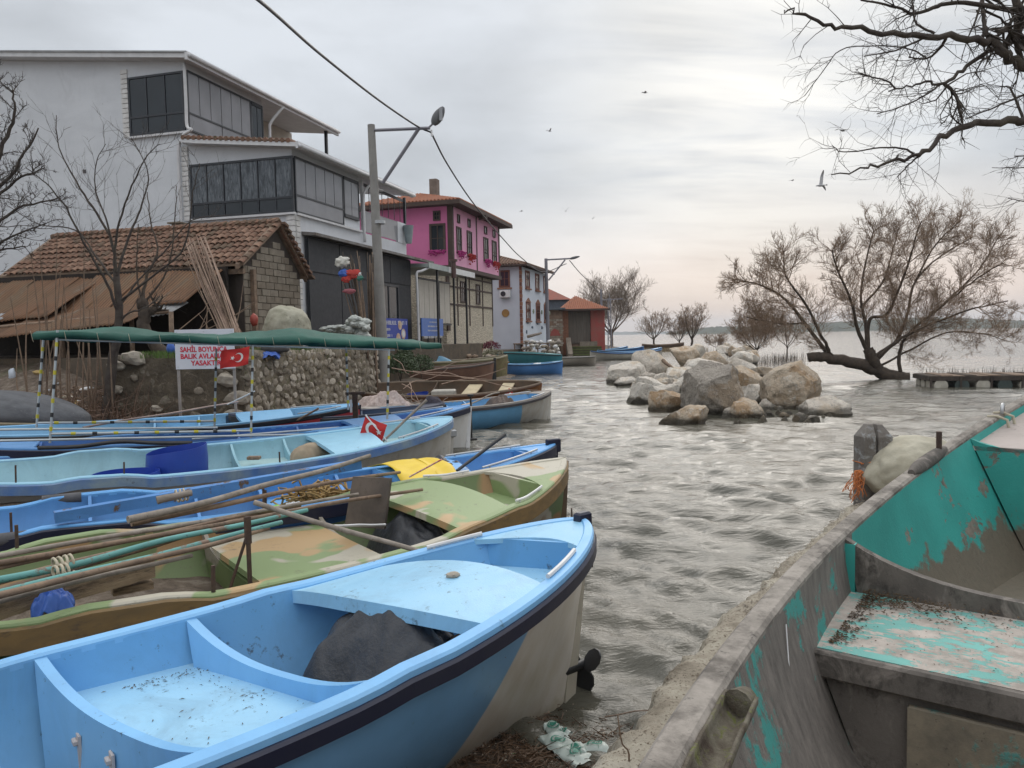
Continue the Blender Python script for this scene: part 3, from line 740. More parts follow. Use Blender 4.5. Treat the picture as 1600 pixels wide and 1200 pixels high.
while z < 5.5:
    y = FY + .27 - (.22 if r_ % 2 else 0)
    while y < BY - .2:
        a, b = max(y, FY + .27), min(y + .42, BY - .17)
        lim = lambda yy: FZ + (RZ - FZ) * (yy - FY) / (RY - FY) - .16 if yy < RY else RZ - (RZ - BZ) * (yy - RY) / (BY - RY) - .16
        if b - a > .08 and min(lim(a), lim(b)) > z + .19:
            o = sh.box('block', random.choice([m_block, m_block2]), GX - .1, GX + random.uniform(0, .02), a, b - .02, z, z + .19, ch=.008)
        y += .43
    z += .205; r_ += 1
sh.mb('barge_board', wood_old, MB().hexa([(GX, FY - .1, FZ - .14), (GX + .12, FY - .1, FZ - .14), (GX + .12, RY, RZ - .06), (GX, RY, RZ - .06), (GX, FY - .1, FZ), (GX + .12, FY - .1, FZ), (GX + .12, RY, RZ + .08), (GX, RY, RZ + .08)]))
sh.mb('barge_board', wood_old, MB().hexa([(GX, RY, RZ - .06), (GX + .1, RY, RZ - .06), (GX + .1, BY + .1, BZ - .14), (GX, BY + .1, BZ - .14), (GX, RY, RZ + .06), (GX + .1, RY, RZ + .06), (GX + .1, BY + .1, BZ), (GX, BY + .1, BZ)]))
sh.box('corner_post', wood_old, GX + .02, GX + .14, FY + .55, FY + .68, 1.9, 4.25); sh.box('beam', wood_old, GX - .4, GX + .1, FY + .1, FY + .22, 4.1, 4.24)
sh.mb('roof_deck', wood_old, MB().hexa([(-7.4, FY, FZ - .05), (GX + .2, FY, FZ - .05), (GX + .2, RY, RZ - .05), (-7.4, RY, RZ - .05), (-7.4, FY, FZ), (GX + .2, FY, FZ), (GX + .2, RY, RZ), (-7.4, RY, RZ)]))
sh.mb('roof_deck', wood_old, MB().hexa([(-7.4, RY + .01, RZ - .05), (GX + .2, RY + .01, RZ - .05), (GX + .2, BY, BZ - .05), (-7.4, BY, BZ - .05), (-7.4, RY + .01, RZ), (GX + .2, RY + .01, RZ), (GX + .2, BY, BZ), (-7.4, BY, BZ)]))
# one curved tile, shared by every tile of the roof
tv = []; tf = []
for j, (yy, rr, zo) in enumerate([(0, .105, .0), (.36, .088, -.02)]):
    for k in range(7):
        a = math.pi * k / 6; tv.append((math.cos(a) * rr, yy, math.sin(a) * rr * .75 + zo))
for k in range(6): tf.append((k, k + 1, k + 8, k + 7))
for k in range(7): tv.append((math.cos(math.pi * k / 6) * .088, 0, math.sin(math.pi * k / 6) * .062))
for k in range(6): tf.append((k, 14 + k, 15 + k, k + 1))
tdat = []
for mm in (m_tile_old, paint('pale_old_tile', (.29, .17, .115), (.18, .115, .08), .9, sc=3, da=.5, bs_=.5), paint('dark_moss_tile', (.10, .075, .05), (.15, .09, .06), .9, sc=3, da=.4, bs_=.6)):
    o = mk('tile', tv, tf, mm); tdat.append(o.data); bpy.data.objects.remove(o)
pitch = math.atan2(RZ - FZ, RY - FY); slope = math.hypot(RZ - FZ, RY - FY)
nt_ = 0; extra = MB(); nrow = 8; ncol = 37
for r_ in range(nrow):
    s_ = r_ * slope / nrow
    for c_ in range(ncol):
        x = GX + .12 - c_ * .228 + random.uniform(-.012, .012)
        o = bpy.data.objects.new('tile', random.choice(tdat[:1] * 3 + tdat)); COL.objects.link(o); o.parent = sh.root
        o.location = (x + 3, FY + s_ * math.cos(pitch) - .03 + 3 + random.uniform(-.02, .02), FZ + s_ * math.sin(pitch) + .015 + mnoise.noise(Vector((x * .8, s_, 0))) * .05 - 1.88)
        o.rotation_euler = (pitch - .04 + random.uniform(-.03, .03), random.uniform(-.06, .06), random.uniform(-.05, .05)); nt_ += 1
for r_ in range(6):
    for c_ in range(ncol):
        x = GX + .12 - c_ * .228; s_ = r_ / 6.0
        y = BY + (RY - BY) * s_; z = BZ + (RZ - BZ) * s_
        extra.tube([(x, y + .05, z + .03), (x, y - .33, z + .03 + .33 * (RZ - BZ) / (BY - RY))], [.1, .09], 6)
tag(sh.mb('back_tiles', m_tile_old, extra), kind='stuff')
for c_ in range(24):
    x = GX + .1 - c_ * .35
    sh.mb('ridge_tile', random.choice([m_tile_old, MATS['dark_moss_tile'], MATS['pale_old_tile']]), MB().tube([(x, RY, RZ + .06 + random.uniform(-.01, .02)), (x - .37, RY + random.uniform(-.02, .02), RZ + .05)], [.12, .10], 7), smooth=True, angle=50)
# stepped tile ends seen along the far verge of the gable
for k in range(10):
    s_ = k / 10; y = RY + (BY + .15 - RY) * s_; z = RZ - (RZ - BZ) * s_ * 1.08
    sh.mb('verge_tile', random.choice([m_tile_old, MATS['dark_moss_tile']]), MB().hexa([(GX + .02, y, z - .02), (GX + .34, y, z - .02), (GX + .32, y + .24, z - .1), (GX + .02, y + .24, z - .1), (GX + .02, y, z + .03), (GX + .34, y, z + .05), (GX + .32, y + .24, z - .02), (GX + .02, y + .24, z - .04)]))
# corrugated iron lean-to
m_rusty, t, bs = newmat('rusted_corrugated_iron'); co = coord(t)
n = t.noise(t.mapping(co, (1.6, .5, .5)), 1.5, 8, .65, .5)
c = t.ramp(n, [(.28, (.075, .05, .035)), (.4, (.17, .085, .04)), (.52, (.25, .12, .055)), (.62, (.19, .125, .075)), (.75, (.34, .28, .21))])
c = t.mix(t.m('MULTIPLY', t.thr(t.noise(co, .55, 6, .7), .48, .7), .5), c, (.16, .13, .07))
wv = t.m('SINE', t.m('MULTIPLY', t.node('ShaderNodeSeparateXYZ', {0: co}).outputs[0], 2 * math.pi / .114)); c = t.mix(t.m('MULTIPLY', t.thr(wv, .3, -.9), .6), c, (.05, .03, .02)); t.l.new(c, bs.inputs['Base Color']); bs.inputs['Roughness'].default_value = .85; bump(t, bs, t.noise(co, 30, 6, .7), .4, .01)  # valleys darkened in the rust colour to stand in for corrugation shading
m_galv = paint('dull_galvanised_sheet', (.30, .31, .32), (.2, .2, .2), .6, sc=3, da=.5)
def corr_sheet(x0, x1, yt, zt, yb0, zb0, yb1, zb1, mat, seed, name='corrugated_sheet'):
    nx = int((x1 - x0) / .0285); ny = 9; vs = []; fs = []
    for i in range(nx + 1):
        u = i / nx; x = x0 + (x1 - x0) * u
        for j in range(ny + 1):
            v = j / ny; yb = yb0 + (yb1 - yb0) * u; zb = zb0 + (zb1 - zb0) * u
            y = yt + (yb - yt) * v; z = zt + (zb - zt) * v
            z += .02 * math.sin(x * 2 * math.pi / .114) + mnoise.noise(Vector((x * 1.3, y * 1.1, seed))) * .05
            vs.append((x + 0.0 * v, y, z))
    for i in range(nx):
        for j in range(ny):
            a = i * (ny + 1) + j; fs.append((a, a + 1, a + ny + 2, a + ny + 1))
    o = sh.mb(name, mat, MB().add(vs, fs), smooth=True)
    md = o.modifiers.new('thickness', 'SOLIDIFY'); md.thickness = .006
xr = .95
for k in range(5):
    x1 = xr - k * .84 + .05; x0 = x1 - .9
    yb = -7.0 - .12 * k * .3; zb = 3.2 - .10 * k
    corr_sheet(x0 - .35, x1 - .35, FY + .1 - .02 * k, FZ - .02 + .012 * (k % 2), yb + .5, zb, yb + .5, zb + .06, m_rusty, k)
for k in range(6):
    x1 = xr - 4.3 - k * .84; x0 = x1 - .9
    corr_sheet(x0, x1, FY + .1, FZ - .08 + .02 * (k % 2), -6.9 - .1 * k, 2.95 - .08 * k, -6.9, 3.0 - .08 * k, m_rusty if k != 3 else m_rusty, 10 + k)
for k in range(5):
    x1 = xr - 1.0 - k * 1.35; x0 = x1 - 1.4
    corr_sheet(x0, x1, -6.35 - .02 * k, 3.28 - .09 * k, -7.9, 2.62 - .1 * k, -7.7, 2.75 - .1 * k, m_rusty if k not in (3,) else m_rusty, 30 + k)
corr_sheet(-.2, .55, -6.2, 3.3, -7.2, 2.85, -7.0, 2.95, m_galv, 51); corr_sheet(-5.9, -4.9, -5.7, 3.42, -7.4, 2.76, -7.3, 2.8, m_galv, 52)
for x in (-7.5, -5.2, -2.8, -.6, .6): sh.mb('lean_to_post', wood_old, MB().tube([(x, -7.0, 1.0), (x + .05, -7.0, 3.0)], .06, 7), smooth=True)
sh.mb('lean_to_beam', wood_old, MB().tube([(-8.5, -7.1, 2.55), (.6, -7.05, 3.0)], .05, 7), smooth=True)
sh.box('shade_sheet', paint('lean_to_shade', (.018, .014, .012), (.03, .022, .018), .95), -9, GX - .3, -4.85, -4.75, 1.5, 4.3)  # near-black sheet painted as the shade under the lean-to
sh.mb('chimney_pot', m_block, MB().box(-3.6, -3.3, -1.6, -1.3, 4.2, 6.15).box(-3.7, -3.2, -1.7, -1.2, 6.15, 6.2))

# ------------------------------------------------------------------ pink house over a timber-framed stone ground floor
m_pinkd = paint('deep_pink_render', (.64, .18, .36), (.58, .16, .33), .8, sc=.8, da=.08, bs_=.3); 
m_pinkl = paint('pink_render', (.78, .38, .54), (.72, .35, .50), .8, sc=.8, da=.1, bs_=.3)
m_brown = paint('brown_timber', (.075, .045, .035), (.055, .035, .028), .7, sc=3, da=.2)
m_stonew, t, bs = newmat('whitewashed_stone'); co = coord(t)
vo = t.node('ShaderNodeTexVoronoi', {'Scale': 5.5}); t.l.new(t.mapping(co, (1, 1, 1.7)), vo.inputs['Vector'])
ve = t.node('ShaderNodeTexVoronoi', {'Scale': 5.5}, feature='DISTANCE_TO_EDGE'); t.l.new(t.mapping(co, (1, 1, 1.7)), ve.inputs['Vector'])
c = t.mix(t.noise(co, 3, 5, .6), (.64, .56, .43), (.74, .67, .55)); c = t.mix(t.m('MULTIPLY', vo.outputs['Color'], .35), c, (.30, .24, .17))
c = t.mix(t.thr(ve.outputs['Distance'], .06, .0), c, (.26, .21, .15)); t.l.new(c, bs.inputs['Base Color']); bs.inputs['Roughness'].default_value = .9
bump(t, bs, t.thr(ve.outputs['Distance'], 0, .2), .8, .05)
pk = Bld('pink_house', -2, 21, 1.2, 'bright pink upper storey on beige stone ground floor with flower boxes', 'house')
PY0, PY1, PX = 16.8, 25.9, -.4
pk.box('wall', m_pinkd, PX - 6, PX - .02, PY0, PY0 + .25, 6.2, 9.42); pk.box('wall', m_pinkl, PX - .25, PX, PY0 + .26, PY1, 6.2, 9.42)
pk.box('wall', m_pinkd, PX - 6, PX - .26, PY0 + .26, PY1, 6.2, 9.4)
pk.box('wall', m_stonew, -6.2, -.9, PY0 + .1, PY1 - .2, .2, 5.98)
pk.box('corner_board', m_brown, PX - .26, PX + .03, PY0 - .03, PY0 + .22, 6.2, 9.42); pk.box('corner_board', m_brown, PX - .0, PX + .035, PY1 - .22, PY1 + .02, 6.2, 9.42)
pk.box('corner_board', m_brown, PX - .0, PX + .03, 21.0, 21.15, 6.2, 9.42)
pk.box('floor_beam', m_brown, PX - 6, PX + .1, PY0 - .08, PY0 + .3, 5.98, 6.2); pk.box('floor_beam', m_brown, -.95, PX + .1, PY0 + .3, PY1 + .08, 5.98, 6.2)
# roof
ez, rz_ = 9.42, 10.7
m_orange = paint('orange_roof_tile', (.36, .13, .06), (.26, .10, .06), .8, sc=4, da=.35)
ex0, ex1, ey0, ey1 = PX - 6.6, PX + .7, PY0 - .7, PY1 + .75; rx_ = PX - 3
pk.mb('roof', m_orange, MB().add([(ex0, ey0, ez + .2), (ex1, ey0, ez + .2), (ex1, ey1, ez + .2), (ex0, ey1, ez + .2), (rx_, ey0 + 3.4, rz_), (rx_, ey1 - 3.4, rz_)], [(0, 1, 4), (1, 2, 5, 4), (2, 3, 5), (3, 0, 4, 5)]))
mb = MB()
def tilerun(mb, a, b, r=.075): mb.tube([a, b], r, 5)
for i in range(34):
    x = ex0 + .1 + i * .215
    if x > ex1: break
    f = (x - ex0) / (rx_ - ex0) if x < rx_ else (ex1 - x) / (ex1 - rx_); tilerun(mb, (x, ey0, ez + .22), (x, ey0 + 3.4 * f, ez + .22 + (rz_ - ez - .2) * f))
for i in range(49):
    y = ey0 + .1 + i * .215
    if y > ey1: break
    f = min((y - ey0) / 3.4, (ey1 - y) / 3.4, 1); tilerun(mb, (ex1, y, ez + .22), (ex1 - (ex1 - rx_) * f, y, ez + .22 + (rz_ - ez - .2) * f))
tag(pk.mb('roof_tiles', m_orange, mb), kind='stuff')
pk.mb('eaves_board', m_brown, MB().box(ex0, ex1 + .04, ey0 - .04, ey0 + .02, ez - .02, ez + .2).box(ex1 - .02, ex1 + .04, ey0 + .02, ey1, ez - .02, ez + .2).box(ex0, ex1 - .02, ey0 + .02, ey1, ez - .0, ez + .03))
pk.box('eaves_beam', m_brown, PX + .3, ex1 + .1, 20.6, 20.8, ez - .25, ez - .02)
pk.box('chimney', paint('chimney_render', (.22, .18, .15), (.15, .12, .1), .9), -2.65, -2.2, 19.3, 19.8, 10.0, 11.5)
m_flower = paint('pink_flowers', (.55, .05, .25), (.35, .03, .2), .7, sc=20, da=0); m_flower2 = paint('red_flowers', (.55, .06, .06), (.35, .03, .03), .7, sc=20, da=0)
m_fol = paint('leaf_green', (.06, .09, .025), (.03, .05, .015), .8, sc=6, da=0)
def window_s(b, y0, y1, z0, z1, X_, mfr, depth=.06, fl=None, mull=True, w_=.09):
    mb = MB().box(X_, X_ + depth, y0, y1, z0, z0 + w_).box(X_, X_ + depth, y0, y1, z1 - w_, z1).box(X_, X_ + depth, y0, y0 + w_, z0 + w_, z1 - w_).box(X_, X_ + depth, y1 - w_, y1, z0 + w_, z1 - w_)
    if mull: ym = (y0 + y1) / 2; mb.box(X_, X_ + depth * .7, ym - .02, ym + .02, z0 + w_, z1 - w_).box(X_, X_ + depth * .6, y0 + w_, y1 - w_, (z0 + z1) / 2 - .02, (z0 + z1) / 2 + .02)
    fr = b.mb('window', mfr, mb); b.box('pane', m_glass, X_ + .005, X_ + .02, y0 + w_, y1 - w_, z0 + w_, z1 - w_, fr)
    if fl is not None:
        mb = MB()
        for _ in range(90):
            yy = random.uniform(y0 - .05, y1 + .05); zz_ = z0 + .12 - abs(random.gauss(0, .26)) * (1 - abs((yy - y0) / (y1 - y0) - .5)); xx = X_ + random.uniform(.05, .28); s_ = .05
            mb.add([(xx - s_, yy - s_, zz_), (xx + s_, yy, zz_ + .03), (xx, yy + s_, zz_ - .04), (xx, yy, zz_ + .06)], [(0, 1, 2), (0, 1, 3), (1, 2, 3), (2, 0, 3)])
        b.mb('flower_box', fl, mb, fr)
def window_f(b, x0, x1, z0, z1, Y_, mfr, fl=None, w_=.09, depth=.06, cols=2):
    mb = MB().box(x0, x1, Y_ - depth, Y_, z0, z0 + w_).box(x0, x1, Y_ - depth, Y_, z1 - w_, z1).box(x0, x0 + w_, Y_ - depth, Y_, z0 + w_, z1 - w_).box(x1 - w_, x1, Y_ - depth, Y_, z0 + w_, z1 - w_)
    for k in range(1, cols): xm = x0 + (x1 - x0) * k / cols; mb.box(xm - .025, xm + .025, Y_ - depth * .7, Y_, z0 + w_, z1 - w_)
    mb.box(x0 + w_, x1 - w_, Y_ - depth * .6, Y_, (z0 + z1) / 2 - .02, (z0 + z1) / 2 + .02)
    fr = b.mb('window', mfr, mb); b.box('pane', m_glass, x0 + w_, x1 - w_, Y_ - .02, Y_ - .005, z0 + w_, z1 - w_, fr)
    if fl is not None:
        mb = MB()
        for _ in range(80):
            xx = random.uniform(x0, x1); zz_ = z0 + .12 - abs(random.gauss(0, .12)); yy = Y_ - random.uniform(.05, .25); s_ = .05
            mb.add([(xx - s_, yy - s_, zz_), (xx + s_, yy, zz_ + .03), (xx, yy + s_, zz_ - .04), (xx, yy, zz_ + .06)], [(0, 1, 2), (0, 1, 3), (1, 2, 3), (2, 0, 3)])
        b.mb('flower_box', fl, mb, fr)
for y0, y1, f in [(17.45, 18.25, m_flower), (19.25, 20.1, m_flower2), (22.4, 23.35, m_flower), (24.2, 25.15, m_flower2)]:
    window_s(pk, y0, y1, 6.9, 8.4, PX, m_brown, fl=f); window_s(pk, y0 + .2, y1 - .2, 8.62, 9.1, PX, m_brown, mull=False, w_=.06)
window_f(pk, -1.72, -.78, 6.9, 8.5, PY0, m_brown, m_flower, w_=.12); window_f(pk, -1.48, -1.05, 8.65, 9.2, PY0, m_brown)
for y0, y1 in [(19.3, 20.15), (22.2, 23.0)]: window_s(pk, y0, y1, 4.25, 5.5, -.9, m_brown)
for z in (5.75, 5.1, 4.1): 
    for a, b in [(17.0, 18.75), (18.85, 20.9), (21.0, 23.5), (23.6, 25.6)]: pk.box('timber_beam', m_brown, -.9, -.86, a, b, z - .05, z + .05)
for y in (18.75, 20.9, 23.5, 25.6): pk.box('timber_post', m_brown, -.9, -.855, y, y + .1, 2.9, 5.98)
pk.box('timber_post', m_brown, -.9, -.8, PY0 + .1, PY0 + .5, 2.6, 5.98)

# ------------------------------------------------------------------ blue-white house
m_lilac = paint('pale_lilac_render', (.54, .57, .63), (.49, .52, .58), .85, sc=.7, da=.1); m_wb = paint('white_painted_front', (.62, .66, .72), (.56, .60, .66), .85, sc=.7, da=.15)
m_redbr = paint('red_brown_trim', (.19, .07, .045), (.13, .05, .035), .8, sc=5, da=.2); m_brt = paint('brick_trim', (.30, .14, .08), (.20, .09, .06), .85, sc=6, da=.3)
bh = Bld('white_house', -2, 37, 1.2, 'pale blue and white two storey house with brick edged windows, beyond the pink house', 'house')
BX, BY0, BY1 = -.9, 33.2, 42.0
bh.box('wall', m_lilac, -7.5, BX - .01, BY0, BY0 + .3, .1, 7.5); bh.box('wall', m_wb, BX - .3, BX, BY0 + .31, BY1, .1, 7.5); bh.box('wall', m_lilac, -7.5, BX - .31, BY0 + .31, BY1, .1, 7.48)
for k in range(25):
    z = .12 + k * .295; bh.box('corner_brick', m_brt if k % 2 else m_redbr, BX - .12, BX + .03, BY0 - .03, BY0 + (.34 if k % 2 else .26), z, z + .28)
ex0, ex1, ey0, ey1 = -8, BX + .55, BY0 - .5, BY1 + .5; ez, rz_, rx_ = 7.5, 8.9, -4.5
bh.mb('roof', m_tile_old, MB().add([(ex0, ey0, ez + .15), (ex1, ey0, ez + .15), (ex1, ey1, ez + .15), (ex0, ey1, ez + .15), (rx_, ey0 + 3, rz_), (rx_, ey1 - 3, rz_)], [(0, 1, 4), (1, 2, 5, 4), (2, 3, 5), (3, 0, 4, 5), (3, 2, 1, 0)]))
mb = MB()
for i in range(30):
    x = ex0 + .1 + i * .24
    if x > ex1: break
    f = (x - ex0) / (rx_ - ex0) if x < rx_ else (ex1 - x) / (ex1 - rx_); mb.tube([(x, ey0, ez + .18), (x, ey0 + 3 * f, ez + .18 + (rz_ - ez - .15) * f)], .08, 5)
for i in range(42):
    y = ey0 + .1 + i * .24
    if y > ey1: break
    f = min((y - ey0) / 3, (ey1 - y) / 3, 1); mb.tube([(ex1, y, ez + .18), (ex1 - (ex1 - rx_) * f, y, ez + .18 + (rz_ - ez - .15) * f)], .08, 5)
tag(bh.mb('roof_tiles', m_tile_old, mb), kind='stuff')
bh.mb('eaves_board', m_brown, MB().box(ex0, ex1 + .03, ey0 - .05, ey0, ez, ez + .14).box(ex1, ex1 + .05, ey0, ey1, ez, ez + .14))
m_sh = paint('grey_gutter', (.2, .22, .25), da=.1)
for y in (34.5, 37.7, 40.6):
    window_s(bh, y, y + 1.3, 5.95, 7.3, BX, m_redbr, fl=None, w_=.16); bh.box('window_sill', m_brt, BX, BX + .14, y - .1, y + 1.55, 5.84, 5.94)
    window_s(bh, y + .05, y + 1.4, 3.45, 4.85, BX, m_redbr, fl=None, w_=.16); bh.mb('window_arch', m_brt, MB().add([(BX, y, 4.86), (BX, y + 1.45, 4.86), (BX, y + .72, 5.2), (BX + .09, y, 4.86), (BX + .09, y + 1.45, 4.86), (BX + .09, y + .72, 5.2)], [(0, 2, 1), (3, 4, 5), (0, 1, 4, 3), (1, 2, 5, 4), (2, 0, 3, 5)]))
    bh.box('window_sill', m_brt, BX, BX + .14, y - .05, y + 1.5, 3.3, 3.42)
window_f(bh, -2.62, -1.75, 5.95, 7.25, BY0, m_redbr, w_=.13)
bh.box('window_sill', m_brt, -2.75, -1.6, BY0 - .12, BY0, 5.82, 5.93)
m_orn = paint('blue_wall_ornament', (.06, .09, .14), da=.1)
for k in range(9):
    y = 34.6 + (k * 1.71) % 6.6; z = 2.55 + (k * .37) % .75
    bh.mb('ornament', m_orn, MB().tube([(BX, y, z), (BX + .05, y, z)], .1 + .06 * (k % 3 == 0), 6))
for k in range(3): bh.mb('ornament', paint('green_ornament', (.2, .24, .16)), MB().tube([(BX, 36.9 + k * 2.9, 4.2), (BX + .05, 36.9 + k * 2.9, 4.2)], .2, 6))
bh.mb('wall_disc', paint('straw_disc', (.35, .2, .06), (.25, .14, .05)), MB().tube([(-2.15, BY0 - .05, 4.0), (-2.15, BY0, 4.0)], .3, 16))
ac = empty('air_conditioner', SW(-2.1, BY0 - .2, 5.45), SROT, 'white air conditioner unit on the lilac wall of the blue white house', 'air conditioner')
MB().box(-.4, .4, -.15, .15, -.27, .27, ch=.02).build('case', white_p, ac); MB().tube([(-.12, -.17, 0), (-.12, -.152, 0)], .2, 16).build('fan_grille', m_dkframe, ac); MB().box(-.35, .35, -.1, .18, -.33, -.275).build('bracket', steel, ac)

# ------------------------------------------------------------------ little house with red roof and steps at the end of the row
def face_house():
    Yd = 74.0; S_ = Yd / FPX
    def p(u, v): q = PY(u, v, Yd); return (q.x, q.z)
    x0, _ = p(857, 500); xa, _ = p(879, 500); xb, _ = p(888, 500); xc, _ = p(923, 500); xd, _ = p(945, 500)
    zt = p(900, 484)[1]; zb = .3
    r = empty('red_roof_hut', (xa, Yd, zb), 0, 'small hut with orange tiled roof, red side walls and a wide grey plank door', 'hut')
    def P(name, mat, mb, parent=None): mb.v = [(a - xa, b - Yd, c - zb) for a, b, c in mb.v]; return mb.build(name, mat, parent or r)
    m_red = paint('red_painted_wall', (.36, .07, .06), (.28, .10, .08), .85, sc=1.5, da=.3)
    m_brk = paint('old_brickwork', (.30, .20, .14), (.18, .12, .09), .9, sc=2, da=.4)
    m_pl = paint('grey_plank', (.16, .135, .11), (.11, .095, .08), .9, sc=2, da=.4, stretch=(4, 1, .4))
    P('wall', m_red, MB().box(xc, xd, Yd, Yd + 5, zb, zt)); P('wall', m_brt, MB().box(xa, xb, Yd, Yd + 5, zb, zt)); P('wall', m_brk, MB().box(xb, xc, Yd + .3, Yd + 5, zb, zt))
    n = 7
    for k in range(n):
        a = xb + (xc - xb) * k / n; P('door_plank', m_pl, MB().box(a + .01, a + (xc - xb) / n - .01, Yd + .2, Yd + .26 + .01 * (k % 2), 1.4, zt - .15))
    P('door_frame', m_brown, MB().box(xb, xc, Yd + .1, Yd + .25, zt - .14, zt))
    P('low_wall', paint('grey_render_low', (.24, .2, .16), (.16, .13, .1), .9), MB().box(xb + 1.0, xc + .5, Yd - .9, Yd - .5, .4, 1.6))
    x_l, x_r = p(872, 484)[0], p(951, 484)[0]; xm, zm = p(902, 466)
    P('roof', m_orange, MB().add([(x_l, Yd - .8, zt), (x_r, Yd - .8, zt), (x_r, Yd + 5.5, zt), (x_l, Yd + 5.5, zt), (xm, Yd + 2.4, zm + .35)], [(0, 1, 4), (1, 2, 4), (2, 3, 4), (3, 0, 4), (3, 2, 1, 0)]))
    mb = MB()
    for i in range(26):
        x = x_l + .1 + i * .19
        if x > x_r: break
        f = (x - x_l) / (xm - x_l) if x < xm else (x_r - x) / (x_r - xm); mb.tube([(x, Yd - .8, zt + .03), (x + (xm - x) * 0, Yd - .8 + 3.2 * f, zt + .03 + (zm + .35 - zt) * f)], .06, 5)
    tag(P('roof_tiles', m_orange, mb), kind='stuff')
    P('eaves_board', m_brown, MB().box(x_l, x_r, Yd - .86, Yd - .8, zt - .12, zt + .05))
    # rough stone annexe left of it
    a = empty('brick_annexe', (x0, Yd - .5, .3), 0, 'rough stone and brick wall with red patch between lamp post and red roofed hut', 'annexe')
    MB().box(x0 - x0 - 1.0, xa - x0 - .02, 0, 4, 0, zt - .3).build('wall', m_brk, a)
    for rr_ in range(13):
        for cc_ in range(4):
            m = random.choice([m_st[1], m_brk, m_st[0]]); x = cc_ * .32 + .05 + (rr_ % 2) * .1
            MB().box(x, x + .29, -.04, 0, .9 + rr_ * .2, 1.06 + rr_ * .2, ch=.01).build('block', m, a)
    MB().add([(.1, -.06, 1.9), (1.1, -.06, 1.9), (.9, -.06, 2.4), (.5, -.06, 2.6), (.2, -.06, 2.3)], [(0, 1, 2, 3, 4)]).build('red_patch', m_red, a)
    MB().box(-1.4, xa - x0 + .2, -.8, 4.2, zt - .28, zt - .12).build('roof', paint('slate_blue_sheet', (.12, .14, .17), (.08, .09, .1), .8), a)
    # steps
    st = empty('steps', (xb, Yd - 3, .0), 0, 'mossy green stone steps going down to the water from the hut', 'steps')
    mg = paint('mossy_step', (.13, .16, .03), (.07, .10, .02), .9, sc=3, da=.3); mg2 = paint('step_riser', (.10, .09, .05), (.06, .06, .03), .9)
    for k in range(5):
        MB().box(.2, 3.0, k * .4, k * .4 + .5, -.1, .12 + k * .24).build('step', mg2, st); MB().box(.2, 3.0, k * .4 - .02, k * .4 + .4, .125 + k * .24, .17 + k * .24).build('tread', mg, st)
    MB().hexa([(-.3, -.1, -.2), (.15, -.1, -.2), (.15, 2.4, -.2), (-.3, 2.4, -.2), (-.3, -.1, .5), (.15, -.1, .5), (.15, 2.4, 2.0), (-.3, 2.4, 2.0)]).build('side_wall', MATS['grey_render_low'], st)
    # house behind with red roof and slate-coloured upper wall
    b = empty('house_behind', (p(850, 480)[0], 90, .5), 0, 'distant house with faded red roof and slate blue wall behind the brick annexe', 'house')
    q0, q1 = PY(840, 495, 90), PY(893, 468, 90); q2 = PY(862, 455, 90)
    X0, X1 = q0.x - b.location.x, q1.x - b.location.x; zt2 = q1.z - .5
    MB().box(X0, X1 - .3, 0, 6, 0, zt2).build('wall', paint('slate_wall', (.10, .12, .15), (.07, .08, .10), .85), b)
    MB().add([(X0, -.4, zt2), (X1, -.4, zt2), (X1, 6, zt2), (X0, 6, zt2), (X0 + 1.4, 2.5, zt2 + 1.5)], [(0, 1, 4), (1, 2, 4), (2, 3, 4), (3, 0, 4), (3, 2, 1, 0)]).build('roof', paint('faded_red_roof', (.30, .09, .06), (.2, .08, .06), .85, sc=2), b)
    # rubbish and railings at the waterfront by lamp post
face_house()

# ------------------------------------------------------------------ street lamps and cable
m_pole = paint('concrete_pole', (.30, .29, .27), (.22, .21, .20), .85, sc=1.5, da=.35, bs_=.4, bsc=30)
m_armp = paint('violet_grey_steel', (.23, .225, .255), (.18, .175, .20), .5, da=.2)
m_lamp = paint('lamp_head_grey', (.12, .125, .13), (.09, .09, .10), .5, da=.1)
def lamp(base, top, Yd, r0, r1, arm_uv, brace_uv, label, head=True, pm=None, group=None):
    """pole from base to top; arm_uv: pixel of arm tip; all at depth Yd"""
    B = Vector(base); T = Vector(top)
    r = empty('street_lamp', B, 0, label, 'street lamp', group)
    n = 10; MB().tube([(T - B) * (i / n) for i in range(n + 1)], [r0 + (r1 - r0) * i / n for i in range(n + 1)], 14).build('pole', pm or m_pole, r, True, angle=60)
    return r, B, T
pb = GZ(601, 620, .35); Yp = pb.y; pt = PY(580, 195, Yp)
lp1, B, T = lamp(pb - Vector((0, 0, .4)), pt, Yp, .20, .115, None, None, 'tall grey concrete street lamp pole standing behind the boats, nearest and biggest of the lamps')
def L1(u, v, dy=0): return PY(u, v, Yp + dy) - B
MB().tube([L1(576, 204), L1(672, 200, -.3)], .05, 6).build('arm', m_armp, lp1); MB().tube([L1(598, 286), L1(655, 200, -.25)], .055, 6).build('brace', m_armp, lp1)
MB().tube([L1(668, 201, -.3), L1(680, 190, -.35)], .03, 6).build('bracket', m_armp, lp1)
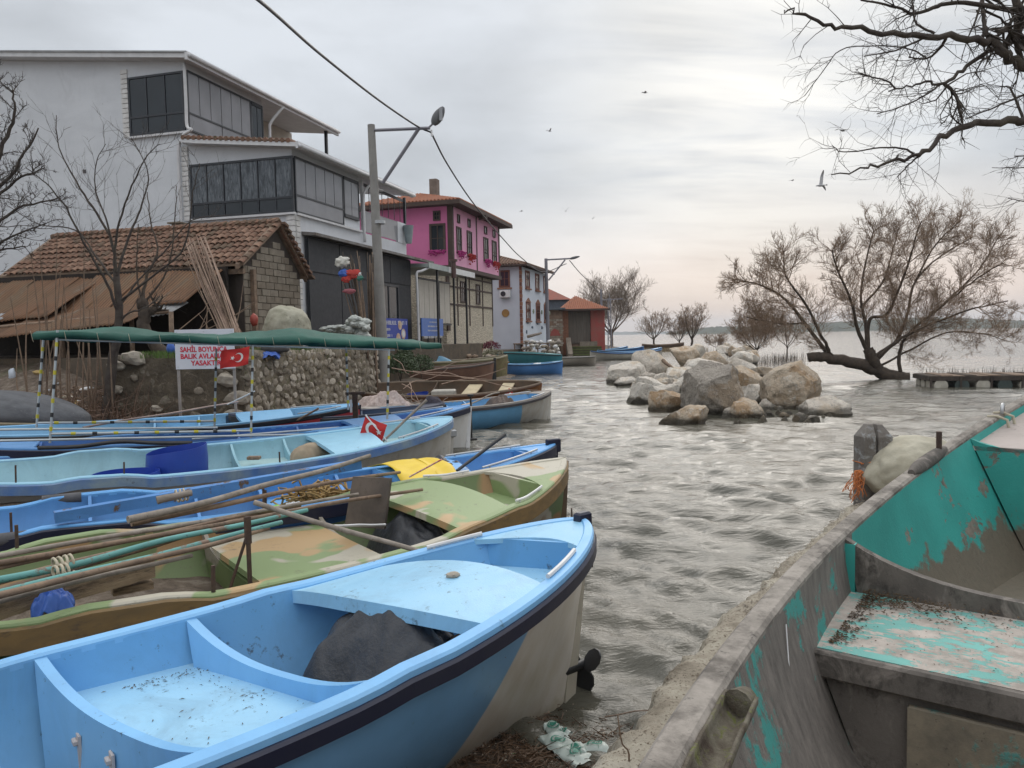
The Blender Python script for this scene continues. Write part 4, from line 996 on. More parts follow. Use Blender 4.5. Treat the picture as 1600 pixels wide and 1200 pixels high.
def lamp_head(parent, c, d, L_, w_, h_):
    """bulbous luminaire: c centre, d axis"""
    vs = []; fs = []; n = 10; d = d.normalized(); sidev = d.cross(Vector((0, 1, .0))).normalized(); up = sidev.cross(d)
    for i in range(n + 1):
        t_ = i / n; rr_ = math.sin(math.pi * (.06 + .9 * t_)) ** .55 * (1.0 - .25 * t_)
        for k in range(12):
            a = 2 * math.pi * k / 12; vs.append(tuple(c + d * (t_ - .5) * L_ + sidev * math.cos(a) * h_ * rr_ + up * math.sin(a) * w_ * rr_))
    for i in range(n):
        for k in range(12): fs.append((i * 12 + k, (i + 1) * 12 + k, (i + 1) * 12 + (k + 1) % 12, i * 12 + (k + 1) % 12))
    fs += [tuple(range(12)), tuple(reversed(range(n * 12, n * 12 + 12)))]
    return mk('lamp_head', vs, fs, m_lamp, parent, True, angle=50)
ctr = L1(685, 181, -.35); ax = L1(691, 170, -.35) - L1(679, 191, -.35)
lamp_head(lp1, ctr, ax, .62, .15, .19)
MB().box(*[v for p in zip(ctr + ax * .0 + Vector((.04, -.17, -.18)), ctr + Vector((.14, -.12, .2))) for v in p]).build('lens', paint('lamp_lens', (.35, .36, .37), (.28, .28, .3), .2, da=0), lp1)
MB().tube([L1(674, 203, -.3), L1(675, 213, -.3)], .035, 6).build('insulator', white_p, lp1)
MB().tube([(0, 0, 5.9), (0, 0, 6.0)], .19, 12).build('clamp', steel, lp1)
# second lamp further along
Y2 = 64.0; b2_ = PY(857, 553, Y2); b2_.z = .6; t2_ = PY(853, 404, Y2)
lp2, B2_, T2_ = lamp(b2_, t2_, Y2, .17, .13, None, None, 'grey street lamp post at the corner of the blue white house', pm=m_armp)
def L2(u, v): return PY(u, v, Y2) - B2_
MB().tube([L2(852, 406), L2(890, 404)], .07, 6).build('arm', m_armp, lp2); MB().tube([L2(857, 438), L2(883, 406)], .07, 6).build('brace', m_armp, lp2)
lamp_head(lp2, L2(898, 402.5), L2(904, 401) - L2(892, 404), .85, .1, .13)
# far lattice pylon and plain pole
Y3 = 88.0; b3 = PY(942, 551, Y3)
up1 = empty('utility_pole', (b3.x, Y3, -.2), 0, 'slim grey utility pole rising from the blue boats in front of the plane tree', 'utility pole')
MB().tube([(0, 0, 0), (PY(939, 452, Y3).x - b3.x, 0, PY(939, 452, Y3).z + .2)], [.17, .12], 10).build('pole', m_armp, up1, True, angle=60)
b4 = PY(953, 545, Y3 + 2)
up2 = empty('lattice_pole', (b4.x, Y3 + 2, -.2), 0, 'grey lattice utility pole with a crossbar beside the slim pole', 'utility pole')
zt4 = PY(952, 466, Y3 + 2).z + .2
mb = MB()
for sx in (-.22, .22):
    mb.tube([(sx, 0, 0), (sx * .6, 0, zt4)], .06, 5)
for k in range(14):
    z = zt4 * k / 14; s_ = .22 * (1 - .4 * k / 14) * (1 if k % 2 else -1); mb.tube([(s_, 0, z), (-s_, 0, z + zt4 / 14)], .035, 4)
mb.build('lattice', m_armp, up2); MB().tube([(-.9, 0, zt4 - .2), (1.6, 0, zt4 - .1)], .05, 5).build('crossbar', m_armp, up2); MB().tube([(0, 0, zt4 - .3), (0, 0, zt4 + .6)], .04, 5).build('mast', m_armp, up2)
m_cable = paint('black_cable', (.03, .03, .035), da=0, bs_=0)
def cable(name, ctrl, r, label):
    o = MB().tube(curve_pts(ctrl, 60), r, 6).build(name, m_cable, None, True); return tag(o, label, 'cable')
a0 = PY(250, -110, 7.5); k0 = PY(404, 0, 11); k1 = PY(500, 84, 15.5); k2 = PY(590, 155, 20.5); k3 = PY(650, 196, Yp - .5); k4 = PY(674, 207, Yp - .3)
cable('overhead_cable', [a0, k0, k1, k2, k3, k4], .028, 'thick black twisted cable coming down from the top of the picture to the nearest lamp')
cable('overhead_cable', [PY(674, 208, Yp - .3), PY(700, 258, 29), PY(740, 318, 36), PY(785, 372, 46), PY(815, 403, 54), PY(848, 425, 61), L2(885, 412) + B2_], .032, 'black cable sagging from the nearest lamp past the pink house')
cable('overhead_cable', [L2(890, 407) + B2_, PY(905, 425, 68), PY(920, 440, 76), PY(940, 462, Y3)], .035, 'cable from the second lamp to the slim utility pole')

# ------------------------------------------------------------------ trees
def grow_twigs(mb, path, r, length, n, lvl, up=.35, spread=.8, sides=3, t0=.25, curl=.25, rr=random, ratio=.55, wind=Vector((0, 0, 0)), nch=(5, 4, 0), minr=.004, taper=1.0):
    P = path; m_ = len(P) - 1
    for _ in range(n):
        t_ = t0 + (1 - t0) * rr.random(); k = min(int(t_ * m_), m_ - 1); f = t_ * m_ - k
        p = P[k].lerp(P[k + 1], f); d = (P[k + 1] - P[k]).normalized()
        q = Vector((rr.gauss(0, 1), rr.gauss(0, 1), rr.gauss(0, 1))).normalized()
        q = (q - d * q.dot(d)); 
        if q.length < .1: continue
        d2 = (d * (1 - spread * .5) + q.normalized() * spread + Vector((0, 0, up)) + wind).normalized()
        L_ = length * rr.uniform(.55, 1.15) * (1.1 - .45 * t_ * taper)
        pts = [p]; dd = d2.copy(); ns = 4 if lvl > 1 else 3
        for s_ in range(ns):
            dd = (dd + Vector((rr.gauss(0, 1), rr.gauss(0, 1), rr.gauss(0, 1))) * curl + Vector((0, 0, up * .35)) + wind * .3).normalized()
            pts.append(pts[-1] + dd * L_ / ns)
        r0 = max(r * rr.uniform(.7, 1), minr)
        mb.tube(pts, [r0 * (1 - .75 * i / ns) for i in range(ns + 1)], sides if lvl < 2 else 4, cap=False)
        if lvl > 0: grow_twigs(mb, pts, r0 * .55, L_ * ratio, nch[len(nch) - lvl - 1] if lvl <= len(nch) else 4, lvl - 1, up, spread * .9, sides, .15, curl, rr, ratio, wind, nch, minr)
def tree(name, base, limbs, label, cat='tree', thin=1.0, tm=bark, wm=twig_m, n1=16, len1=1.4, lvl=2, group=None, seed=1, nch=(6, 6, 5), trunk_ids=(0,), **kw):
    rr = random.Random(seed); B = Vector(base)
    r = empty(name, B, 0, label, cat, group); tw = MB()
    for i, (ctrl, r0, r1) in enumerate(limbs):
        if i not in trunk_ids: r0, r1 = r0 * thin, r1 * thin
        n = max(6, 4 * len(ctrl)); pts = curve_pts([Vector(c) - B for c in ctrl], n)
        for k in range(1, n): pts[k] += Vector((rr.gauss(0, 1), rr.gauss(0, 1), rr.gauss(0, 1))) * r0 * (.07 if r0 > .1 else .22)
        MB().tube(pts, [r0 + (r1 - r0) * (k / n) ** .8 for k in range(n + 1)], 8).build('trunk' if i in trunk_ids else 'branch', tm, r, True, angle=70)
        if i in trunk_ids and len(limbs) > 1 and not kw.get('twig_trunk'): continue
        grow_twigs(tw, pts, r1 * .9, len1, n1, lvl, rr=rr, nch=nch, **{k_: v_ for k_, v_ in kw.items() if k_ != 'twig_trunk'})
    o = tw.build('twigs', wm, r); tag(o, kind='stuff'); return r
# big leaning willow standing in the water
Yw = 33.5
def Wp(u, v, dy=0): return PY(u, v, Yw + dy)
wl_ = [([Wp(1420, 594, 0), Wp(1392, 588, .1), Wp(1366, 576, .2), Wp(1330, 566, .1), Wp(1290, 558, 0), Wp(1262, 559, 0)], .34, .2),
       ([Wp(1370, 578, .2), Wp(1362, 560), Wp(1356, 545, 0)], .3, .22),
       ([Wp(1310, 566), Wp(1290, 548, .1), Wp(1258, 505, .4), Wp(1225, 466, .8), Wp(1190, 446, 1.2), Wp(1150, 436, 1.6)], .17, .035),
       ([Wp(1300, 556), Wp(1285, 530, -.4), Wp(1262, 480, -1), Wp(1228, 430, -1.5), Wp(1225, 392, -1.8)], .12, .03),
       ([Wp(1358, 555), Wp(1340, 515, -.3), Wp(1330, 470, -.8), Wp(1308, 420, -1.2), Wp(1300, 390, -1.5)], .14, .03),
       ([Wp(1356, 552), Wp(1352, 505, .4), Wp(1345, 462, .6), Wp(1355, 400, .8), Wp(1365, 360, 1)], .14, .03),
       ([Wp(1356, 550), Wp(1358, 500), Wp(1385, 492, -.2), Wp(1403, 455, -.5), Wp(1420, 410, -1), Wp(1432, 365, -1.3), Wp(1440, 345, -1.4)], .14, .03),
       ([Wp(1362, 560), Wp(1385, 545, .3), Wp(1402, 530, .6), Wp(1418, 490, .9), Wp(1430, 440, 1.5), Wp(1470, 400, 2), Wp(1520, 370, 2.4)], .15, .03),
       ([Wp(1406, 588), Wp(1406, 545), Wp(1425, 515, -.3), Wp(1470, 480, -.8), Wp(1520, 440, -1.2), Wp(1570, 410, -1.6)], .13, .03),
       ([Wp(1370, 562), Wp(1400, 535, -.5), Wp(1450, 508, -1), Wp(1510, 486, -1.4), Wp(1575, 470, -2)], .12, .03),
       ([Wp(1374, 572), Wp(1420, 548, .3), Wp(1480, 520, .8), Wp(1540, 522, 1.2), Wp(1570, 532, 1.5)], .08, .02),
       ([Wp(1345, 480, .5), Wp(1380, 440, 1), Wp(1395, 390, 1.2), Wp(1405, 355, 1.2)], .08, .025),
       ([Wp(1430, 440, 1.5), Wp(1460, 385, 1), Wp(1500, 345, .5)], .07, .025),
       ([Wp(1470, 480, -.8), Wp(1530, 420, -.5), Wp(1560, 370, 0)], .07, .025),
       ([Wp(1258, 505, .4), Wp(1215, 505, .6), Wp(1165, 495, .9)], .06, .02)]
tree('willow_tree', Wp(1400, 592), wl_, 'big leaning bare willow tree with many limbs standing in the water', tm=bark, thin=.72, n1=34, len1=1.75, lvl=2, seed=3, nch=(12, 9, 5), up=.16, spread=.8, curl=.15, ratio=.55, minr=.0055, t0=.2, trunk_ids=(0, 1))
def small_tree(u, v, Yd, h, wpx, label, seed, nl=6, group=None, tm=bark, dens=12, wm=None, name='bare_tree', lean=0, minr=.02, up=.4, trunkh=.25, l2=2, r0=.16, nch=(6, 5, 4)):
    rr = random.Random(seed); b = PY(u, v, Yd); b.z = min(b.z, 0.3); W_ = wpx * Yd / FPX
    limbs = []; tt = b + Vector((lean * h, 0, h * trunkh))
    limbs.append(([b + Vector((0, 0, -.4)), b.lerp(tt, .5) + Vector((rr.uniform(-.1, .1), 0, 0)), tt], r0 * .7, r0 * .5))
    for k in range(nl):
        a = 2 * math.pi * k / nl + rr.uniform(-.4, .4); q = math.cos(a) * W_ * .33 * rr.uniform(.5, 1.1); qy = math.sin(a) * W_ * .3
        st_ = b.lerp(tt, rr.uniform(.6, 1.0))
        e = st_ + Vector((q, qy, h * rr.uniform(.38, .62))); mid = st_.lerp(e, .45) + Vector((q * .15, qy * .15, -h * .03))
        limbs.append(([st_, mid, e], r0 * .34, r0 * .09))
    return tree(name, b, limbs, label, tm=tm, wm=wm or twig_m, n1=int(dens * 1.4), len1=h * .33, lvl=l2, seed=seed, nch=nch, up=up * .7, spread=.76, curl=.16, minr=minr * .5, ratio=.55, group=group)
twig_pale = paint('pale_fruiting_twig', (.24, .19, .15), (.17, .13, .10), .9, sc=.5, da=0, bs_=0)
small_tree(956, 540, 118, 13.5, 120, 'tall bare plane tree beyond the red roofed hut at the end of the shore', 11, nl=9, tm=bark_pale, wm=twig_pale, dens=22, minr=.026, r0=.38, trunkh=.2, nch=(7, 6, 5))
small_tree(890, 500, 125, 8, 60, 'faint bare tree rising behind the slate blue house', 12, nl=6, tm=bark_pale, wm=twig_pale, dens=12, minr=.028, r0=.2)
small_tree(1022, 538, 135, 7.2, 58, 'small bare forked tree in the water, left of the three far trees', 13, nl=6, dens=14, minr=.028, r0=.28, trunkh=.15)
small_tree(1062, 540, 120, 7.0, 50, 'slender bare tree in the water, middle of the three far trees', 14, nl=6, dens=14, minr=.026, r0=.18, trunkh=.1)
small_tree(1080, 541, 118, 7.2, 56, 'dark trunked bare tree in the water, right of the three far trees', 15, nl=7, dens=14, minr=.026, r0=.3, trunkh=.2, lean=.02)
small_tree(1182, 556, 62, 5.0, 110, 'low bushy bare willow behind the rock pile', 16, nl=9, dens=22, minr=.013, r0=.12, trunkh=.1, nch=(8, 6, 5))
small_tree(1230, 552, 70, 5.0, 80, 'second bare willow bush, between the rocks and the big willow', 17, nl=7, dens=16, minr=.014, r0=.1, trunkh=.12)
small_tree(1120, 545, 95, 3.0, 60, 'small brown scrubby bush in the water behind the boulders', 18, nl=7, dens=14, minr=.02, r0=.08, trunkh=.05)

# bare tree standing left of the stone wall and the pollard behind it
Yt = 16.6
def Tp(u, v, dy=0): return PY(u, v, Yt + dy)
tb = Tp(168, 660); tb.z = .6
tl = [([tb, Tp(172, 600), Tp(178, 550), Tp(186, 505), Tp(184, 455), Tp(181, 420, .1)], .13, .065),
      ([Tp(186, 500), Tp(168, 445, -.2), Tp(135, 385, -.4), Tp(100, 320, -.6), Tp(70, 285, -.7), Tp(40, 262, -.8)], .06, .012),
      ([Tp(181, 422), Tp(172, 370, .2), Tp(140, 318, .3), Tp(112, 272, .4), Tp(92, 230, .5), Tp(88, 180, .5)], .06, .012),
      ([Tp(182, 425), Tp(180, 380, -.1), Tp(195, 320, -.2), Tp(225, 250, -.3), Tp(250, 225, -.3)], .06, .012),
      ([Tp(182, 430), Tp(203, 365, .3), Tp(222, 318, .5), Tp(232, 270, .6), Tp(205, 215, .6)], .055, .012),
      ([Tp(188, 470), Tp(240, 430, -.3), Tp(288, 385, -.5), Tp(302, 300, -.7), Tp(312, 255, -.8)], .05, .010),
      ([Tp(186, 480), Tp(215, 440, .3), Tp(255, 395, .5), Tp(300, 345, .7), Tp(362, 335, .9)], .045, .010),
      ([Tp(183, 445), Tp(150, 400, .4), Tp(118, 360, .6), Tp(60, 350, .8), Tp(10, 320, .8)], .045, .010),
      ([Tp(186, 505), Tp(200, 490, 0), Tp(232, 478, .1), Tp(250, 462, .2)], .05, .014),
      ([Tp(180, 400), Tp(165, 340), Tp(150, 300, .1), Tp(150, 255, .1), Tp(165, 225, .1)], .04, .01)]
tree('bare_tree', tb, tl, thin=.62, label= 'bare dark tree in front of the shed with thin spreading branches', tm=bark_dark, wm=bark_dark, n1=11, len1=1.15, lvl=1, seed=5, nch=(4, 4, 3), up=.3, spread=.7, curl=.22, minr=.004, ratio=.55, sides=3)
pbz = SW(1.6, -8.0, 1.6); Yq = pbz.y
def Qp(u, v, dy=0): return PY(u, v, Yq + dy)
tree('pollard_stump', pbz, [([pbz, Qp(228, 520), Qp(226, 492), Qp(222, 470)], .17, .13), ([Qp(226, 495), Qp(240, 485), Qp(245, 482)], .10, .07), ([Qp(222, 472), Qp(230, 430, .2), Qp(246, 395, .3), Qp(236, 350, .4), Qp(230, 300, .4)], .045, .01),
     ([Qp(224, 480), Qp(215, 440), Qp(214, 400), Qp(216, 350)], .03, .01), ([Qp(222, 480), Qp(262, 420), Qp(272, 350), Qp(276, 290)], .03, .008)],
     'pollarded stump with a few upright shoots on top of the wall', tm=bark, wm=bark, n1=4, len1=.6, lvl=1, seed=6, nch=(2, 2), up=.5, minr=.004, sides=3)
# dark tree at the left edge
Yl = 15.5
def Ep(u, v, dy=0): return PY(u, v, Yl + dy)
eb = Ep(-150, 700); eb.z = 1.0
el = [([eb, Ep(-140, 600), Ep(-120, 480), Ep(-100, 400)], .2, .13), ([Ep(-100, 400), Ep(-50, 330), Ep(0, 240, .2), Ep(22, 180, .3), Ep(20, 140, .3)], .08, .015),
      ([Ep(-110, 420), Ep(-40, 330, -.3), Ep(20, 270, -.5), Ep(60, 200, -.6)], .07, .012), ([Ep(-105, 410), Ep(-40, 350, .2), Ep(20, 285, .3), Ep(70, 262, .3)], .06, .012),
      ([Ep(-110, 450), Ep(-40, 390, -.2), Ep(20, 330, -.2), Ep(90, 310, -.2)], .06, .012), ([Ep(-120, 480), Ep(-50, 420), Ep(0, 380), Ep(70, 350)], .055, .012), ([Ep(-100, 400), Ep(-60, 280), Ep(-20, 200), Ep(0, 120)], .06, .012), ([Ep(-120, 470), Ep(-60, 440, .3), Ep(-10, 395, .4), Ep(40, 385, .5)], .05, .012)]
tree('bare_tree', eb, el, 'dark twiggy tree cut by the left edge in front of the grey wall', tm=bark_dark, wm=bark_dark, n1=17, len1=.8, lvl=2, seed=8, nch=(5, 4, 3), up=.2, spread=.8, curl=.3, minr=.005, ratio=.5, sides=3)

# tree overhead at the top right: trunk stands on the quay outside the frame
Yo = 8.0
def Op(u, v, dy=0): return PY(u, v, Yo + dy)
ob = Vector((9.2, 6.6, .4)); tk = Vector((8.6, 7.0, 3.6)); tk2 = Vector((8.0, 7.6, 5.2)); tk3 = Vector((7.2, 8.2, 6.3))
ol = [([ob, Vector((9.1, 6.7, 2)), tk, tk2], .3, .2), ([tk2, tk3, Op(1720, 60, .3), Op(1596, 62, .2), Op(1593, 30, .1), Op(1588, -30, 0), Op(1580, -120, 0)], .15, .05),
      ([tk2, Op(1700, 190, .2), Op(1640, 125, .1), Op(1590, 98, 0), Op(1565, 80, -.1), Op(1540, 62, -.1), Op(1480, 58, -.2), Op(1400, 52, -.3), Op(1330, 44, -.4), Op(1285, 35, -.5), Op(1240, 18, -.5), Op(1226, 16, -.5)], .13, .012),
      ([Op(1597, 20, .1), Op(1560, 12), Op(1490, 4, 0), Op(1450, 16, 0), Op(1425, 20, 0), Op(1390, 8, 0), Op(1345, 0, 0)], .055, .018),
      ([Op(1598, 60, .2), Op(1570, 70, .1), Op(1545, 80, 0), Op(1505, 108, 0), Op(1475, 130, -.1), Op(1450, 127, -.1), Op(1420, 136, -.2), Op(1388, 143, -.2)], .06, .010),
      ([Op(1400, 139, -.2), Op(1385, 126, -.2), Op(1365, 121, -.2), Op(1339, 114, -.2)], .018, .012), ([Op(1475, 130, -.1), Op(1494, 152, 0), Op(1503, 190, 0)], .035, .025),
      ([tk, Op(1780, 230, .2), Op(1680, 196, .1), Op(1600, 191), Op(1560, 190, 0), Op(1505, 198, -.1), Op(1470, 215, -.2), Op(1445, 238, -.3), Op(1400, 249, -.3), Op(1360, 261, -.4), Op(1299, 273, -.5)], .12, .010),
      ([Op(1445, 237, -.3), Op(1420, 257, -.3), Op(1402, 277, -.3)], .022, .008), ([Op(1428, 240, -.3), Op(1410, 232, -.3), Op(1375, 231, -.4), Op(1320, 238, -.4), Op(1300, 227, -.5)], .022, .007),
      ([Op(1640, 135, .3), Op(1600, 148, .2), Op(1560, 165, .1), Op(1508, 186, 0)], .03, .010), ([Op(1535, -20, .1), Op(1536, 25, 0), Op(1542, 56, -.1)], .04, .035),
      ([Op(1478, 60, -.2), Op(1465, 80, -.1), Op(1445, 92, 0), Op(1420, 90, 0)], .03, .012), ([Op(1450, 57, -.2), Op(1400, 78, -.3), Op(1350, 88, -.4)], .02, .010),
      ([Op(1447, 90, 0), Op(1425, 78, 0), Op(1385, 72, 0), Op(1318, 76, 0), Op(1290, 106, 0), Op(1257, 150, 0)], .016, .007), ([Op(1472, 130, -.1), Op(1450, 146, -.1), Op(1410, 166, -.1), Op(1370, 178, -.1)], .02, .009),
      ([Op(1460, 52, -.2), Op(1432, 36, -.2), Op(1425, 0, -.2), Op(1420, -20, -.2)], .025, .01), ([Op(1505, 198, -.1), Op(1485, 182, -.1)], .02, .01), ([Op(1560, 50, -.1), Op(1580, 50, 0), Op(1600, 110, .1)], .05, .05),
      ([tk3, Op(1690, 240, .4), Op(1640, 243, .3), Op(1585, 244, .3)], .04, .010), ([tk3, Op(1680, 262, .6), Op(1620, 262, .6), Op(1550, 262, .6)], .03, .006), ([Op(1600, 190), Op(1580, 140, .2), Op(1565, 135, .2)], .03, .01), ([tk, Op(1660, 330, .8), Op(1620, 318, .8), Op(1575, 310, .8)], .03, .008)]
tree('overhanging_tree', ob, ol, thin=.55, label= 'dark bare branches of a near tree hanging in from the top right', tm=bark_dark, wm=bark_dark, n1=13, len1=.6, lvl=1, seed=9, nch=(4, 4), up=-.08, spread=.8, curl=.3, minr=.0020, ratio=.6, sides=3, t0=.1)

# ------------------------------------------------------------------ boats
class Boat:
    """double-ended fishing boat; local x runs to the stern tip that points at the water, y to the far side, z up"""
    def __init__(s, name, label, tip, hd, L, B, p=.75, q=2.3, zm=.65, heel=0.0, kz=-.05, mats=None, cw=.09, bumps=(), floor=.28, group='fishing boats drawn up side by side', bow_z=None, transom=0.0, cat='boat', pe=2.5, rail_h=.11, rail_drop=.015, flare=1.0, innercol=True, skew=0.0, rake=.06, full=None, split=None):
        s.L, s.B, s.p, s.q, s.zm, s.zt, s.cw, s.bumps, s.kz, s.pe = L, B, p, q, zm, tip[2], cw, bumps, kz, pe
        s.hd = R(hd); s.floor = floor; s.m = mats; s.bow_z = bow_z if bow_z is not None else tip[2]; s.transom = transom; s.flare = flare
        c = (tip[0] - L / 2 * math.cos(s.hd), tip[1] - L / 2 * math.sin(s.hd), 0)
        s.root = empty(name, c, s.hd, label, cat, group)
        # heel about the local x axis keeps the sheer where the fit put it
        s.heel = math.tan(R(heel)); s.skew = skew; s.rake = rake; s.full = full; s.split = split
        s.hull(); s.cap(); 
        if 'rub' in mats: s.rub(rail_h, rail_drop)
        s.inner()
    def T(s, x): return x / s.L + .5
    def X(s, t): return (t - .5) * s.L
    def hb(s, t):
        u = abs(2 * t - 1)
        if t < .5 and s.transom: return s.B / 2 * (1 - (u ** s.q) * (1 - s.transom)) ** s.p
        return s.B / 2 * max(1 - u ** s.q, 0) ** s.p
    def sheer(s, t, y=0.0):
        e = abs((t - .45) / .55) ** s.pe; z1 = s.zt if t > .45 else s.bow_z
        z = s.zm + (z1 - s.zm) * min(e, 1.3)
        for (a, b, h) in s.bumps:
            k = min(max((t - a) / .05, 0), 1) * min(max((b - t) / .05, 0), 1); z += h * k * k * (3 - 2 * k)
        return z + y * s.heel
    def sec(s, t, u):
        """outer section point: u 0 keel .. 1 sheer -> (half width, z fraction)"""
        e = abs(2 * t - 1) ** 1.6; th = u * math.pi / 2
        if s.full: return (1 - e) * u ** s.full + e * u ** 1.1, u
        y = (1 - e) * math.sin(th) ** .8 + e * u ** 1.25; z = (1 - e) * (1 - math.cos(th)) ** .9 + e * u
        return y, z
    def ts(s, n=56, a=0.0, b=1.0):
        return [a + (b - a) * (.5 - .5 * math.cos(math.pi * i / n)) for i in range(n + 1)] if (a, b) == (0, 1) else [a + (b - a) * i / n for i in range(n + 1)]
    def keel(s, t): return s.kz + .10 * abs(2 * t - 1) ** 8
    def outer(s, t, u, side):
        hy, hz = s.sec(t, u); y = side * s.hb(t) * hy; k = s.keel(t); zs = s.sheer(t)
        return (s.X(t) - s.rake * (1 - hz) * max(t, 0) ** 14, y, k + (zs - k) * hz + y * s.heel)
    def hull(s):
        T_ = s.ts(); NU = 12; vs = []; fs = []
        for side in (-1, 1):
            b = len(vs)
            for t in T_:
                for k in range(NU + 1): vs.append(s.outer(t, k / NU, side))
            for i in range(len(T_) - 1):
                for k in range(NU):
                    a = b + i * (NU + 1) + k; f = (a, a + NU + 1, a + NU + 2, a + 1); fs.append(f if side < 0 else tuple(reversed(f)))
        s.hull_o = mk('hull', vs, fs, s.m['hull'], s.root, True)
        # stem and stern posts
        for t, sg in ((1, 1), (0, -1)):
            if t == 0 and s.transom: continue
            x = s.X(t); k = s.keel(t)
            (MB().hexa([(x - .05 - s.rake, -.02, k - .02), (x + .03 - s.rake, -.02, k - .02), (x + .03 - s.rake, .02, k - .02), (x - .05 - s.rake, .02, k - .02), (x - .05, -.022, s.sheer(t) - .02), (x + .035, -.022, s.sheer(t) - .02), (x + .035, .022, s.sheer(t) - .02), (x - .05, .022, s.sheer(t) - .02)]) if sg > 0 else MB().box(x - .05, x + .05, -.022, .022, k - .02, s.sheer(t) - .02, ch=.008)).build('stem_post', s.m.get('stem', s.m['hull']), s.root)
        if s.transom:
            n = 10; vs = []; t = 0
            for side in (-1, 1):
                for k in range(n + 1): vs.append(s.outer(t, k / n, side))
            fs = [(k, k + 1, n + 2 + k, n + 1 + k) for k in range(n)]
            mk('transom', vs + [(x + .04, y, z) for x, y, z in vs], fs + [tuple(reversed([2 * n + 2 + i for i in f])) for f in fs], s.m['hull'], s.root)
    def strip(s, name, mat, o0, o1, z0, z1, a=0.0, b=1.0, n=72, sides=(-1, 1), round_=0.0):
        """rail of rectangular section following the sheer on both sides"""
        mb = MB()
        for side in sides:
            vs = []; fs = []
            T_ = s.ts(n, a, b)
            for t in T_:
                h = s.hb(t); ya, yb = max(h + o0, .004), max(h + o1, .002); x = s.X(t)
                if t > .97 or t < .03: x += 0
                za = s.sheer(t) + side * h * s.heel
                q = round_
                prof = [(yb, z0), (ya, z0), (ya, z1 - q), (ya - q, z1), (yb + q, z1), (yb, z1 - q)] if q else [(yb, z0), (ya, z0), (ya, z1), (yb, z1)]
                for yy, zz2 in prof: vs.append((x, side * yy, za + zz2))
            m_ = 6 if round_ else 4
            for i in range(len(T_) - 1):
                for k in range(m_):
                    f = (i * m_ + k, i * m_ + (k + 1) % m_, (i + 1) * m_ + (k + 1) % m_, (i + 1) * m_ + k); fs.append(f if side > 0 else tuple(reversed(f)))
            fs.append(tuple(range(m_))); fs.append(tuple(reversed([(len(T_) - 1) * m_ + k for k in range(m_)])))
            mb.add(vs, fs)
        return mb.build(name, mat, s.root, True, angle=35)
    def cap(s): s.strip('gunwale', s.m['cap'], .012, -s.cw, -.02, .022, round_=.012)
    def rub(s, h, drop): s.strip('rub_rail', s.m['rub'], .034, -.03, -drop - h, -drop, round_=.012)
    def wid(s, t, z):
        """inner half width at height z (without heel)"""
        k = s.keel(t); zs = s.sheer(t); h = s.hb(t)
        if z >= zs: return max(h - s.cw, 0.004)
        lo, hi = 0.0, 1.0
        for _ in range(18):
            m_ = (lo + hi) / 2
            if k + (zs - k) * s.sec(t, m_)[1] < z: lo = m_
            else: hi = m_
        return max(h * s.sec(t, lo)[0] - s.cw * .7 - .01, 0.004)
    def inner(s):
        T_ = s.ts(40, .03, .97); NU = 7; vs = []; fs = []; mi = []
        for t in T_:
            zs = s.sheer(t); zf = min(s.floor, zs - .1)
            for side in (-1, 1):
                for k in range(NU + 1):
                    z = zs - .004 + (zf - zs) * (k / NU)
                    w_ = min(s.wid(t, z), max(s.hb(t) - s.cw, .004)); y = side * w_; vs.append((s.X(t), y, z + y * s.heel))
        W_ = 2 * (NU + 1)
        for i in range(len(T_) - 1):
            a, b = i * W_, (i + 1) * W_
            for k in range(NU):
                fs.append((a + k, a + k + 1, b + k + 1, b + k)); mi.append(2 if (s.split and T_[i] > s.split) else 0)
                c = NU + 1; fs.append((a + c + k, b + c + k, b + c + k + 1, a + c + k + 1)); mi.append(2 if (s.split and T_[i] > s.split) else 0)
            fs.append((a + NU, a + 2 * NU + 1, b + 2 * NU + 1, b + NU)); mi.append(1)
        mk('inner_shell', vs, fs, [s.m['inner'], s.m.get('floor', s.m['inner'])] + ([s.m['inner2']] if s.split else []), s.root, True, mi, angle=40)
    def deck(s, name, a, b, dz, mat=None, th=.03, camber=0.0, inset=0.0, z=None, n=14, m_=12, lip=0.0, curve_a=0.0, curve_b=0.0, ywin=None):
        """plate across the boat between t=a and b; dz relative to the sheer or absolute z"""
        vs = []; top = []; rows = n + 1; cols = m_ + 1
        for lay in (0, 1):
            for i in range(rows):
                for j in range(cols):
                    v = -1 + 2 * j / m_
                    t = (a + curve_a * (1 - v * v)) * (1 - i / n) + (b + curve_b * (1 - v * v)) * i / n
                    t = min(max(t, .001), .999)
                    zz2 = (z if z is not None else s.sheer(t) + dz)
                    w_ = (s.wid(t, zz2) if (z is not None or dz < -.03) else max(s.hb(t) - .02, .003)) - inset
                    w_ = max(w_, .002); y = v * w_; x_ = s.X(t)
                    if s.skew and not ywin:
                        for _k in range(3):
                            t2 = min(max(t + s.skew * y / s.L, .001), .999); z3 = (z if z is not None else s.sheer(t2) + dz)
                            w_ = max(((s.wid(t2, z3) if (z is not None or dz < -.03) else max(s.hb(t2) - .02, .003)) - inset), .002); y = v * w_
                        x_ = s.X(t2); zz2 = z3
                    if ywin: y = ywin[0] + (ywin[1] - ywin[0]) * j / m_
                    zz2 += camber * (1 - v * v) - lip * (1 if (i in (0,)) else 0) * 0
                    vs.append((x_, y, zz2 + y * s.heel - (th if lay else 0)))
        fs = []; N_ = rows * cols
        for i in range(n):
            for j in range(m_):
                q = i * cols + j; fs.append((q, q + cols, q + cols + 1, q + 1)); fs.append((N_ + q, N_ + q + 1, N_ + q + cols + 1, N_ + q + cols))
        for j in range(m_): fs.append((j, j + 1, N_ + j + 1, N_ + j)); q = n * cols + j; fs.append((q + 1, q, N_ + q, N_ + q + 1))
